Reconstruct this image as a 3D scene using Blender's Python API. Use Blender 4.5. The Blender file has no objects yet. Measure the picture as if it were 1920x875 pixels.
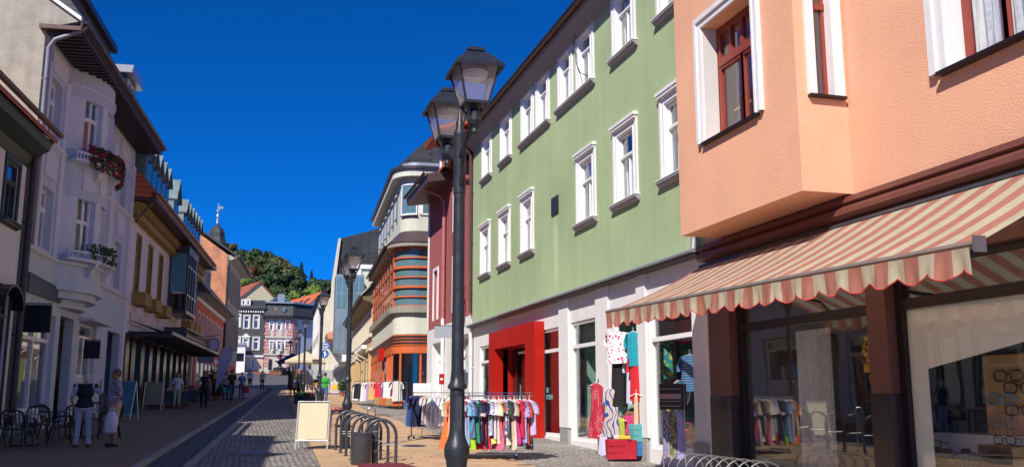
import bpy, math, random
from mathutils import Vector, Matrix
random.seed(7)
R = math.radians
C = bpy.context.scene.collection
scene = bpy.context.scene

# ------------------------------------------------------------------ camera
FPX = 1763.0; PITCH = math.atan(314 / FPX); YAW = R(15.749); EYE = 1.8
cam_data = bpy.data.cameras.new('camera'); cam_obj = bpy.data.objects.new('camera', cam_data); C.objects.link(cam_obj)
cam_data.sensor_width = 36; cam_data.lens = FPX / 1920 * 36; cam_data.clip_end = 5000; cam_data.clip_start = .05
cam_obj.location = (0, 0, EYE); cam_obj.rotation_euler = (math.pi / 2 + PITCH, 0, -YAW)
scene.camera = cam_obj
# ------------------------------------------------------------------ light
SUN_EL = 43; SUN_AZ = 40            # light travels towards (sin40, cos40): sun stands behind the camera to the left
world = bpy.data.worlds.new('World'); scene.world = world; world.use_nodes = True
wn = world.node_tree; wn.nodes.clear()
sky = wn.nodes.new('ShaderNodeTexSky'); sky.sky_type = 'NISHITA'; sky.sun_disc = False
sky.sun_elevation = R(SUN_EL); sky.sun_rotation = R(SUN_AZ + 180); sky.air_density = 1.0; sky.dust_density = .0; sky.ozone_density = 6; sky.altitude = 4500
hsv = wn.nodes.new('ShaderNodeMix'); hsv.data_type = 'RGBA'; hsv.blend_type = 'MULTIPLY'; hsv.inputs['Factor'].default_value = 1; hsv.inputs['B'].default_value = (.02, .60, 1.22, 1)
bg = wn.nodes.new('ShaderNodeBackground'); bg.inputs[1].default_value = .09
wo = wn.nodes.new('ShaderNodeOutputWorld')
wn.links.new(sky.outputs[0], hsv.inputs['A']); wn.links.new(hsv.outputs['Result'], bg.inputs[0]); wn.links.new(bg.outputs[0], wo.inputs[0])
sun_d = bpy.data.lights.new('sun', 'SUN'); sun_d.energy = 4.6; sun_d.angle = R(.5); sun_d.color = (1, .93, .82)
sun = bpy.data.objects.new('sun', sun_d); C.objects.link(sun)
ldir = Vector((math.sin(R(SUN_AZ)) * math.cos(R(SUN_EL)), math.cos(R(SUN_AZ)) * math.cos(R(SUN_EL)), -math.sin(R(SUN_EL))))
sun.rotation_euler = ldir.to_track_quat('-Z', 'Y').to_euler()
scene.view_settings.view_transform = 'Standard'; scene.view_settings.look = 'None'
scene.view_settings.exposure = 0.38; scene.view_settings.gamma = 1
scene.render.engine = 'CYCLES'
scene.cycles.max_bounces = 6; scene.cycles.transparent_max_bounces = 12

# ------------------------------------------------------------------ geometry helpers
def gz(y):                                   # height of the street, rising away from the camera
    if y < -20: return -.64
    if y < 95: return .032 * y
    if y < 175: return 3.04 + .046 * (y - 95)
    return 6.72 + .01 * (min(y, 240) - 175)
def ray(px, py):
    u = (px - 960) / FPX; v = (437.5 - py) / FPX
    f = Vector((math.sin(YAW) * math.cos(PITCH), math.cos(YAW) * math.cos(PITCH), math.sin(PITCH)))
    r = Vector((math.cos(YAW), -math.sin(YAW), 0)); w = r.cross(f)
    return f + u * r + v * w
def on_ground(px, py):
    d = ray(px, py); t = -EYE / (d.z - .032 * d.y)
    if t > 0 and t * d.y < 95: return Vector((t * d.x, t * d.y, EYE + t * d.z))
    t = (3.04 - .046 * 95 - EYE) / (d.z - .046 * d.y)
    return Vector((t * d.x, t * d.y, EYE + t * d.z))
def at_y(px, py, y):
    d = ray(px, py); t = y / d.y; return Vector((t * d.x, y, EYE + t * d.z))
def at_x(px, py, x):
    d = ray(px, py); t = x / d.x; return Vector((x, t * d.y, EYE + t * d.z))

class Frame:
    """vertical plane of a facade: local x along it, local y outwards, z up"""
    def __init__(s, ox, oy, dx, dy):
        l = math.hypot(dx, dy); s.o = Vector((ox, oy)); s.x = Vector((dx / l, dy / l)); s.y = Vector((-s.x.y, s.x.x))
        s.ang = math.atan2(s.x.y, s.x.x)
    def at(s, px, py, off=0.0):
        d = ray(px, py); o = s.o + s.y * off
        t = (o.x * s.y.x + o.y * s.y.y) / (d.x * s.y.x + d.y * s.y.y)
        q = Vector((d.x * t, d.y * t))
        return ((q - s.o).dot(s.x), EYE + d.z * t)
    def w(s, x, y=0, z=0):
        p = s.o + s.x * x + s.y * y; return Vector((p.x, p.y, z))
WORLD = Frame(0, 0, 1, 0)

OFF = {}
def setp(o, label=None, cat=None, group=None, kind=None):
    if label: o['label'] = label
    if cat: o['category'] = cat
    if group: o['group'] = group
    if kind: o['kind'] = kind
    return o
def thing(name, label, cat, fr=WORLD, x=0, y=0, z=0, rot=0, group=None):
    """Empty at the base of a thing; its parts are authored in the frame fr (x, y, z as used there)"""
    o = bpy.data.objects.new(name, None); C.objects.link(o); o.empty_display_size = .3
    if rot or (fr is WORLD and (x or y)):   # own local frame: parts authored around (0,0,0)
        p = fr.w(x, y, z); o.location = p; o.rotation_euler = (0, 0, fr.ang + rot); OFF[o.name] = Vector((0, 0, 0))
    else:
        o.location = fr.w(x, y, z); o.rotation_euler = (0, 0, fr.ang); OFF[o.name] = Vector((x, y, z))
    return setp(o, label, cat, group)
def local_thing(name, label, cat, loc, rot=0, group=None):
    o = bpy.data.objects.new(name, None); C.objects.link(o); o.empty_display_size = .3
    o.location = loc; o.rotation_euler = (0, 0, rot); OFF[o.name] = Vector((0, 0, 0))
    return setp(o, label, cat, group)

class MB:
    def __init__(s): s.v = []; s.f = []; s.m = []; s.cur = 0; s.T = None
    def vt(s, p):
        p = Vector(p)
        if s.T is not None: p = s.T @ p
        s.v.append(p); return len(s.v) - 1
    def face(s, pts): s.f.append([s.vt(p) for p in pts]); s.m.append(s.cur); return s
    def idx(s, ids): s.f.append(list(ids)); s.m.append(s.cur)
    def box(s, x0, x1, y0, y1, z0, z1):
        a = [s.vt(p) for p in ((x0, y0, z0), (x1, y0, z0), (x1, y1, z0), (x0, y1, z0), (x0, y0, z1), (x1, y0, z1), (x1, y1, z1), (x0, y1, z1))]
        for q in ((0, 3, 2, 1), (4, 5, 6, 7), (0, 1, 5, 4), (1, 2, 6, 5), (2, 3, 7, 6), (3, 0, 4, 7)): s.idx([a[i] for i in q])
        return s
    def bbox(s, x0, x1, y0, y1, z0, z1, b=.01):
        """box with its vertical and top edges chamfered"""
        b = min(b, abs(x1 - x0) * .45, abs(y1 - y0) * .45, abs(z1 - z0) * .45)
        def ring(i, z): return [s.vt(p) for p in ((x0 + i, y0, z), (x1 - i, y0, z), (x1, y0 + i, z), (x1, y1 - i, z), (x1 - i, y1, z), (x0 + i, y1, z), (x0, y1 - i, z), (x0, y0 + i, z))]
        def ring2(z): return [s.vt(p) for p in ((x0 + b, y0 + b, z), (x1 - b, y0 + b, z), (x1 - b, y0 + b, z), (x1 - b, y1 - b, z), (x1 - b, y1 - b, z), (x0 + b, y1 - b, z), (x0 + b, y1 - b, z), (x0 + b, y0 + b, z))]
        r = [ring(b, z0), ring(b, z1 - b)]
        for k in range(8): s.idx([r[0][k], r[0][(k + 1) % 8], r[1][(k + 1) % 8], r[1][k]])
        t = [s.vt(p) for p in ((x0 + b, y0 + b, z1), (x1 - b, y0 + b, z1), (x1 - b, y1 - b, z1), (x0 + b, y1 - b, z1))]
        q = r[1]
        s.idx([q[0], q[1], t[1], t[0]]); s.idx([q[1], q[2], t[1]]); s.idx([q[2], q[3], t[2], t[1]]); s.idx([q[3], q[4], t[2]])
        s.idx([q[4], q[5], t[3], t[2]]); s.idx([q[5], q[6], t[3]]); s.idx([q[6], q[7], t[0], t[3]]); s.idx([q[7], q[0], t[0]])
        s.idx(t); s.idx(list(reversed(r[0]))); return s
    def prism(s, poly, a0, a1, axis='y'):
        """extrude a 2D polygon; axis y: poly is (x,z); axis x: poly is (y,z); axis z: poly is (x,y)"""
        def P(p, a): return {'y': (p[0], a, p[1]), 'x': (a, p[0], p[1]), 'z': (p[0], p[1], a)}[axis]
        A = [s.vt(P(p, a0)) for p in poly]; B = [s.vt(P(p, a1)) for p in poly]; n = len(poly)
        s.idx(A); s.idx(list(reversed(B)))
        for i in range(n): s.idx([A[i], B[i], B[(i + 1) % n], A[(i + 1) % n]])
        return s
    def tube(s, pts, r, n=8, cap=True, flat=1.0):
        pts = [Vector(p) for p in pts]; rr = r if isinstance(r, (list, tuple)) else [r] * len(pts)
        rings = []; up = None
        for i, p in enumerate(pts):
            d = (pts[min(i + 1, len(pts) - 1)] - pts[max(i - 1, 0)])
            if d.length < 1e-9: d = Vector((0, 0, 1))
            d.normalize()
            if up is None: up = Vector((0, 0, 1)) if abs(d.z) < .9 else Vector((1, 0, 0))
            a = d.cross(up); 
            if a.length < 1e-4: a = d.cross(Vector((0, 1, 0)))
            a.normalize(); b = d.cross(a).normalized(); up = -b if (-b).dot(up) > 0 else b
            rings.append([s.vt(p + a * math.cos(2 * math.pi * k / n) * rr[i] + b * math.sin(2 * math.pi * k / n) * rr[i] * flat) for k in range(n)])
        for i in range(len(rings) - 1):
            for k in range(n): s.idx([rings[i][k], rings[i][(k + 1) % n], rings[i + 1][(k + 1) % n], rings[i + 1][k]])
        if cap: s.idx(rings[0]); s.idx(list(reversed(rings[-1])))
        return s
    def lathe(s, prof, c=(0, 0), n=12, a0=0):
        rings = []
        for r, z in prof: rings.append([s.vt((c[0] + r * math.cos(a0 + 2 * math.pi * k / n), c[1] + r * math.sin(a0 + 2 * math.pi * k / n), z)) for k in range(n)])
        for i in range(len(rings) - 1):
            for k in range(n): s.idx([rings[i][k], rings[i][(k + 1) % n], rings[i + 1][(k + 1) % n], rings[i + 1][k]])
        s.idx(list(reversed(rings[0]))); s.idx(rings[-1]); return s
    def ball(s, c, rx, ry=None, rz=None, n=10, m=6):
        ry = ry or rx; rz = rz or rx
        rings = []
        for j in range(1, m):
            t = math.pi * j / m
            rings.append([s.vt((c[0] + rx * math.sin(t) * math.cos(2 * math.pi * k / n), c[1] + ry * math.sin(t) * math.sin(2 * math.pi * k / n), c[2] - rz * math.cos(t))) for k in range(n)])
        b = s.vt((c[0], c[1], c[2] - rz)); t_ = s.vt((c[0], c[1], c[2] + rz))
        for k in range(n):
            s.idx([b, rings[0][(k + 1) % n], rings[0][k]]); s.idx([t_, rings[-1][k], rings[-1][(k + 1) % n]])
        for i in range(len(rings) - 1):
            for k in range(n): s.idx([rings[i][k], rings[i][(k + 1) % n], rings[i + 1][(k + 1) % n], rings[i + 1][k]])
        return s
    def sheet(s, x0, x1, z0, z1, holes=(), y=0.0, reveal=.15):
        """wall front with openings (x0,x1,z0,z1) and their reveals"""
        H = [(max(x0, min(h[0], h[1])), min(x1, max(h[0], h[1])), max(z0, h[2]), min(z1, h[3])) for h in holes]
        H = [h for h in H if h[1] - h[0] > .01 and h[3] - h[2] > .01]
        xs = sorted(set([x0, x1] + [h[0] for h in H] + [h[1] for h in H])); zs = sorted(set([z0, z1] + [h[2] for h in H] + [h[3] for h in H]))
        for i in range(len(xs) - 1):
            for j in range(len(zs) - 1):
                cx = (xs[i] + xs[i + 1]) / 2; cz = (zs[j] + zs[j + 1]) / 2
                if any(h[0] < cx < h[1] and h[2] < cz < h[3] for h in H): continue
                s.face([(xs[i + 1], y, zs[j]), (xs[i], y, zs[j]), (xs[i], y, zs[j + 1]), (xs[i + 1], y, zs[j + 1])])
        for h in H:
            a, b, c, d = h; yy = y - reveal
            s.face([(a, y, c), (a, yy, c), (a, yy, d), (a, y, d)]); s.face([(b, yy, c), (b, y, c), (b, y, d), (b, yy, d)])
            s.face([(a, y, d), (a, yy, d), (b, yy, d), (b, y, d)]); s.face([(a, yy, c), (a, y, c), (b, y, c), (b, yy, c)])
        return s
    def data(s, mats, smooth=False, center=True):
        if center and s.v:
            lo = Vector([min(v[i] for v in s.v) for i in range(3)]); hi = Vector([max(v[i] for v in s.v) for i in range(3)])
            c = Vector(((lo.x + hi.x) / 2, (lo.y + hi.y) / 2, lo.z))
        else: c = Vector((0, 0, 0))
        me = bpy.data.meshes.new('mesh'); me.from_pydata([v - c for v in s.v], [], s.f)
        mats = mats if isinstance(mats, (list, tuple)) else [mats]
        for m in mats: me.materials.append(m)
        if len(mats) > 1: me.polygons.foreach_set('material_index', s.m)
        if smooth: me.polygons.foreach_set('use_smooth', [True] * len(me.polygons))
        me.update(); return me, c
    def build(s, name, mats, parent=None, fr=None, smooth=False, label=None, cat=None, group=None, kind=None):
        me, c = s.data(mats, smooth); me.name = name
        o = bpy.data.objects.new(name, me); C.objects.link(o)
        if parent is not None:
            o.parent = parent; o.location = c - OFF[parent.name]; OFF[o.name] = c
        else:
            fr = fr or WORLD; o.location = fr.w(c.x, c.y, c.z); o.rotation_euler = (0, 0, fr.ang); OFF[o.name] = c
        return setp(o, label, cat, group, kind)
def smooth_by_angle(o, deg=35):
    me = o.data
    me.polygons.foreach_set('use_smooth', [True] * len(me.polygons))
    try: me.set_sharp_from_angle(angle=R(deg))
    except Exception: pass
    return o
def inst(name, me, parent, loc, rot=(0, 0, 0), scale=None, label=None, cat=None, group=None):
    o = bpy.data.objects.new(name, me); C.objects.link(o)
    if parent is not None: o.parent = parent; o.location = Vector(loc) - OFF[parent.name]; OFF[o.name] = Vector(loc)
    else: o.location = loc
    o.rotation_euler = rot
    if scale: o.scale = scale
    return setp(o, label, cat, group)
def copy_tree(o, parent=None):
    c = o.copy(); C.objects.link(c); OFF[c.name] = OFF.get(o.name, Vector((0, 0, 0)))
    if parent is not None: c.parent = parent
    for ch in list(o.children): copy_tree(ch, c)
    return c
# ------------------------------------------------------------------ materials
def _n(nt, t, **kw):
    n = nt.nodes.new(t)
    for k, v in kw.items(): setattr(n, k, v)
    return n
def pm(name, col, rough=.65, metal=0.0, var=.12, vscale=2.5, bump=0.0, bscale=30, streak=0.0, spec=.5, rnd=0.0, coat=0, sheen=0, scuff=0.0, dirt=0.0):
    m = bpy.data.materials.new(name); m.use_nodes = True; nt = m.node_tree; p = nt.nodes['Principled BSDF']; L = nt.links.new
    geo = _n(nt, 'ShaderNodeNewGeometry')
    p.inputs['Roughness'].default_value = rough; p.inputs['Metallic'].default_value = metal; p.inputs['Specular IOR Level'].default_value = spec
    if coat: p.inputs['Coat Weight'].default_value = coat; p.inputs['Coat Roughness'].default_value = .15
    if sheen: p.inputs['Sheen Weight'].default_value = sheen
    base = _n(nt, 'ShaderNodeRGB'); base.outputs[0].default_value = (*col, 1); out = base.outputs[0]
    def mul(out, fac_socket, lo, hi):
        mr = _n(nt, 'ShaderNodeMapRange'); L(fac_socket, mr.inputs[0]); mr.inputs[1].default_value = .25; mr.inputs[2].default_value = .75
        mr.inputs[3].default_value = lo; mr.inputs[4].default_value = hi
        vm = _n(nt, 'ShaderNodeVectorMath', operation='SCALE'); L(out, vm.inputs[0]); L(mr.outputs[0], vm.inputs['Scale']); return vm.outputs[0]
    if var:
        nz = _n(nt, 'ShaderNodeTexNoise'); nz.inputs['Scale'].default_value = vscale; nz.inputs['Detail'].default_value = 6; nz.inputs['Roughness'].default_value = .6
        L(geo.outputs['Position'], nz.inputs['Vector']); out = mul(out, nz.outputs['Fac'], 1 - var, 1 + var)
    if streak:
        mp = _n(nt, 'ShaderNodeMapping'); mp.inputs['Scale'].default_value = (3.2, 3.2, .22); L(geo.outputs['Position'], mp.inputs[0])
        nz = _n(nt, 'ShaderNodeTexNoise'); nz.inputs['Scale'].default_value = 1; nz.inputs['Detail'].default_value = 5; L(mp.outputs[0], nz.inputs['Vector'])
        out = mul(out, nz.outputs['Fac'], 1 - streak, 1 + streak * .6)
    if dirt:
        nz = _n(nt, 'ShaderNodeTexNoise'); nz.inputs['Scale'].default_value = 11; nz.inputs['Detail'].default_value = 8; nz.inputs['Roughness'].default_value = .75
        L(geo.outputs['Position'], nz.inputs['Vector']); out = mul(out, nz.outputs['Fac'], 1 - dirt, 1 + dirt * .4)
    if rnd:
        oi = _n(nt, 'ShaderNodeObjectInfo'); mr = _n(nt, 'ShaderNodeMapRange'); L(oi.outputs['Random'], mr.inputs[0]); mr.inputs[3].default_value = 1 - rnd; mr.inputs[4].default_value = 1 + rnd
        vm = _n(nt, 'ShaderNodeVectorMath', operation='SCALE'); L(out, vm.inputs[0]); L(mr.outputs[0], vm.inputs['Scale']); out = vm.outputs[0]
    L(out, p.inputs['Base Color'])
    if scuff:
        nz = _n(nt, 'ShaderNodeTexNoise'); nz.inputs['Scale'].default_value = 14; nz.inputs['Detail'].default_value = 5; L(geo.outputs['Position'], nz.inputs['Vector'])
        mr = _n(nt, 'ShaderNodeMapRange'); L(nz.outputs['Fac'], mr.inputs[0]); mr.inputs[1].default_value = .3; mr.inputs[2].default_value = .7
        mr.inputs[3].default_value = max(.02, rough - scuff); mr.inputs[4].default_value = min(1, rough + scuff); L(mr.outputs[0], p.inputs['Roughness'])
    if bump:
        nz = _n(nt, 'ShaderNodeTexNoise'); nz.inputs['Scale'].default_value = bscale; nz.inputs['Detail'].default_value = 4; L(geo.outputs['Position'], nz.inputs['Vector'])
        b = _n(nt, 'ShaderNodeBump'); b.inputs['Strength'].default_value = bump; b.inputs['Distance'].default_value = .02; L(nz.outputs['Fac'], b.inputs['Height']); L(b.outputs[0], p.inputs['Normal'])
    return m
def glass_mat(name, tint=(.85, .95, .93), refl=1.0, rough=0.0, ior=1.5, base=.04, wobble=.02):
    m = bpy.data.materials.new(name); m.use_nodes = True; nt = m.node_tree; nt.nodes.clear(); L = nt.links.new
    o = _n(nt, 'ShaderNodeOutputMaterial'); mx = _n(nt, 'ShaderNodeMixShader'); t = _n(nt, 'ShaderNodeBsdfTransparent'); g = _n(nt, 'ShaderNodeBsdfGlossy')
    t.inputs[0].default_value = (*tint, 1); g.inputs['Roughness'].default_value = rough; g.inputs['Color'].default_value = (.95, .97, 1, 1)
    g0 = _n(nt, 'ShaderNodeNewGeometry'); dt = _n(nt, 'ShaderNodeVectorMath', operation='DOT_PRODUCT'); L(g0.outputs['Incoming'], dt.inputs[0]); L(g0.outputs['True Normal'], dt.inputs[1])
    ab = _n(nt, 'ShaderNodeMath', operation='ABSOLUTE'); L(dt.outputs['Value'], ab.inputs[0]); om = _n(nt, 'ShaderNodeMath', operation='SUBTRACT', use_clamp=True); om.inputs[0].default_value = 1; L(ab.outputs[0], om.inputs[1])
    pw = _n(nt, 'ShaderNodeMath', operation='POWER'); L(om.outputs[0], pw.inputs[0]); pw.inputs[1].default_value = 5     # Schlick, the same from both sides
    ml = _n(nt, 'ShaderNodeMath', operation='MULTIPLY_ADD', use_clamp=True); ml.inputs[1].default_value = refl * .9; ml.inputs[2].default_value = base; L(pw.outputs[0], ml.inputs[0])
    if wobble:
        geo = _n(nt, 'ShaderNodeNewGeometry'); nz = _n(nt, 'ShaderNodeTexNoise'); nz.inputs['Scale'].default_value = 1.6; nz.inputs['Detail'].default_value = 1; L(geo.outputs['Position'], nz.inputs['Vector'])
        b = _n(nt, 'ShaderNodeBump'); b.inputs['Strength'].default_value = wobble; b.inputs['Distance'].default_value = .3; L(nz.outputs['Fac'], b.inputs['Height']); L(b.outputs[0], g.inputs['Normal'])
    L(ml.outputs[0], mx.inputs[0]); L(t.outputs[0], mx.inputs[1]); L(g.outputs[0], mx.inputs[2]); L(mx.outputs[0], o.inputs[0]); return m
def brick_mat(name, c1, c2, mortar, bw, bh, plane='xz', msize=.015, rough=.85, bump=.6, var=.25, offset=.5, ang=0):
    """courses in world space; plane xy for paving, xz / yz for walls (ang rotates about z first)"""
    m = bpy.data.materials.new(name); m.use_nodes = True; nt = m.node_tree; p = nt.nodes['Principled BSDF']; L = nt.links.new
    geo = _n(nt, 'ShaderNodeNewGeometry'); rot = _n(nt, 'ShaderNodeMapping'); rot.inputs['Rotation'].default_value = (0, 0, ang); L(geo.outputs['Position'], rot.inputs[0])
    sp = _n(nt, 'ShaderNodeSeparateXYZ'); L(rot.outputs[0], sp.inputs[0]); cb = _n(nt, 'ShaderNodeCombineXYZ')
    a, b_ = plane[0].upper(), plane[1].upper(); L(sp.outputs[a], cb.inputs[0]); L(sp.outputs[b_], cb.inputs[1])
    wz = _n(nt, 'ShaderNodeTexNoise'); wz.inputs['Scale'].default_value = 3 / bw * .2; L(geo.outputs['Position'], wz.inputs['Vector'])
    wv = _n(nt, 'ShaderNodeVectorMath', operation='MULTIPLY_ADD'); L(wz.outputs['Color'], wv.inputs[0]); wv.inputs[1].default_value = (bh * .45,) * 3; L(cb.outputs[0], wv.inputs[2])
    br = _n(nt, 'ShaderNodeTexBrick'); L(wv.outputs[0], br.inputs[0]); br.offset = offset
    br.inputs['Color1'].default_value = (*c1, 1); br.inputs['Color2'].default_value = (*c2, 1); br.inputs['Mortar'].default_value = (*mortar, 1)
    br.inputs['Scale'].default_value = 1; br.inputs['Mortar Size'].default_value = msize; br.inputs['Brick Width'].default_value = bw; br.inputs['Row Height'].default_value = bh; br.inputs['Mortar Smooth'].default_value = .3
    nz = _n(nt, 'ShaderNodeTexNoise'); nz.inputs['Scale'].default_value = 1.1; nz.inputs['Detail'].default_value = 8; nz.inputs['Roughness'].default_value = .7; L(geo.outputs['Position'], nz.inputs['Vector'])
    mr = _n(nt, 'ShaderNodeMapRange'); L(nz.outputs['Fac'], mr.inputs[0]); mr.inputs[1].default_value = .3; mr.inputs[2].default_value = .7; mr.inputs[3].default_value = 1 - var; mr.inputs[4].default_value = 1 + var
    vm = _n(nt, 'ShaderNodeVectorMath', operation='SCALE'); L(br.outputs[0], vm.inputs[0]); L(mr.outputs[0], vm.inputs['Scale']); L(vm.outputs[0], p.inputs['Base Color'])
    p.inputs['Roughness'].default_value = rough
    iv = _n(nt, 'ShaderNodeMath', operation='SUBTRACT'); iv.inputs[0].default_value = 1; L(br.outputs['Fac'], iv.inputs[1])
    n2 = _n(nt, 'ShaderNodeTexNoise'); n2.inputs['Scale'].default_value = 25; L(geo.outputs['Position'], n2.inputs['Vector'])
    ad = _n(nt, 'ShaderNodeMath', operation='MULTIPLY_ADD'); L(n2.outputs['Fac'], ad.inputs[0]); ad.inputs[1].default_value = .5; L(iv.outputs[0], ad.inputs[2])
    b = _n(nt, 'ShaderNodeBump'); b.inputs['Strength'].default_value = bump; b.inputs['Distance'].default_value = .02; L(ad.outputs[0], b.inputs['Height']); L(b.outputs[0], p.inputs['Normal'])
    return m
def cobble_mat(name, c1, c2, joint, size=.11, bump=1.0):
    m = bpy.data.materials.new(name); m.use_nodes = True; nt = m.node_tree; p = nt.nodes['Principled BSDF']; L = nt.links.new
    geo = _n(nt, 'ShaderNodeNewGeometry'); vo = _n(nt, 'ShaderNodeTexVoronoi'); vo.inputs['Scale'].default_value = 1 / size; vo.inputs['Randomness'].default_value = .55
    L(geo.outputs['Position'], vo.inputs['Vector']); ve = _n(nt, 'ShaderNodeTexVoronoi', feature='DISTANCE_TO_EDGE'); ve.inputs['Scale'].default_value = 1 / size; ve.inputs['Randomness'].default_value = .55
    L(geo.outputs['Position'], ve.inputs['Vector'])
    sp = _n(nt, 'ShaderNodeSeparateXYZ'); L(vo.outputs['Color'], sp.inputs[0]); r = _n(nt, 'ShaderNodeValToRGB'); L(sp.outputs[0], r.inputs[0])
    r.color_ramp.elements[0].color = (*c1, 1); r.color_ramp.elements[1].color = (*c2, 1)
    e = _n(nt, 'ShaderNodeMapRange'); L(ve.outputs[0], e.inputs[0]); e.inputs[1].default_value = .02; e.inputs[2].default_value = .12
    mx = _n(nt, 'ShaderNodeMix', data_type='RGBA'); L(e.outputs[0], mx.inputs['Factor']); mx.inputs['A'].default_value = (*joint, 1); L(r.outputs[0], mx.inputs['B'])
    nz = _n(nt, 'ShaderNodeTexNoise'); nz.inputs['Scale'].default_value = .7; nz.inputs['Detail'].default_value = 8; nz.inputs['Roughness'].default_value = .7; L(geo.outputs['Position'], nz.inputs['Vector'])
    mr = _n(nt, 'ShaderNodeMapRange'); L(nz.outputs['Fac'], mr.inputs[0]); mr.inputs[1].default_value = .3; mr.inputs[2].default_value = .7; mr.inputs[3].default_value = .75; mr.inputs[4].default_value = 1.2
    vm = _n(nt, 'ShaderNodeVectorMath', operation='SCALE'); L(mx.outputs['Result'], vm.inputs[0]); L(mr.outputs[0], vm.inputs['Scale']); L(vm.outputs[0], p.inputs['Base Color'])
    p.inputs['Roughness'].default_value = .7
    e2 = _n(nt, 'ShaderNodeMapRange', interpolation_type='SMOOTHSTEP'); L(ve.outputs[0], e2.inputs[0]); e2.inputs[1].default_value = 0; e2.inputs[2].default_value = .3
    b = _n(nt, 'ShaderNodeBump'); b.inputs['Strength'].default_value = bump; b.inputs['Distance'].default_value = .03; L(e2.outputs[0], b.inputs['Height']); L(b.outputs[0], p.inputs['Normal'])
    return m
def tile_mat(name, c1, c2, pw=.22, ph=.33, bump=.8):
    """roof tiles or slates: courses by height, columns along the slope's horizontal direction"""
    m = bpy.data.materials.new(name); m.use_nodes = True; nt = m.node_tree; p = nt.nodes['Principled BSDF']; L = nt.links.new
    tc = _n(nt, 'ShaderNodeTexCoord'); sp = _n(nt, 'ShaderNodeSeparateXYZ'); L(tc.outputs['Object'], sp.inputs[0]); cb = _n(nt, 'ShaderNodeCombineXYZ')
    ad = _n(nt, 'ShaderNodeMath', operation='ADD'); L(sp.outputs['X'], ad.inputs[0]); ml = _n(nt, 'ShaderNodeMath', operation='MULTIPLY'); L(sp.outputs['Y'], ml.inputs[0]); ml.inputs[1].default_value = .13; L(ml.outputs[0], ad.inputs[1])
    L(ad.outputs[0], cb.inputs[0]); L(sp.outputs['Z'], cb.inputs[1])
    br = _n(nt, 'ShaderNodeTexBrick'); L(cb.outputs[0], br.inputs[0]); br.inputs['Color1'].default_value = (*c1, 1); br.inputs['Color2'].default_value = (*c2, 1)
    br.inputs['Mortar'].default_value = (*[c * .35 for c in c1], 1); br.inputs['Scale'].default_value = 1; br.inputs['Mortar Size'].default_value = .012
    br.inputs['Brick Width'].default_value = pw; br.inputs['Row Height'].default_value = ph * .6; L(br.outputs[0], p.inputs['Base Color']); p.inputs['Roughness'].default_value = .6
    iv = _n(nt, 'ShaderNodeMath', operation='SUBTRACT'); iv.inputs[0].default_value = 1; L(br.outputs['Fac'], iv.inputs[1])
    b = _n(nt, 'ShaderNodeBump'); b.inputs['Strength'].default_value = bump; b.inputs['Distance'].default_value = .03; L(iv.outputs[0], b.inputs['Height']); L(b.outputs[0], p.inputs['Normal'])
    return m
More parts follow.
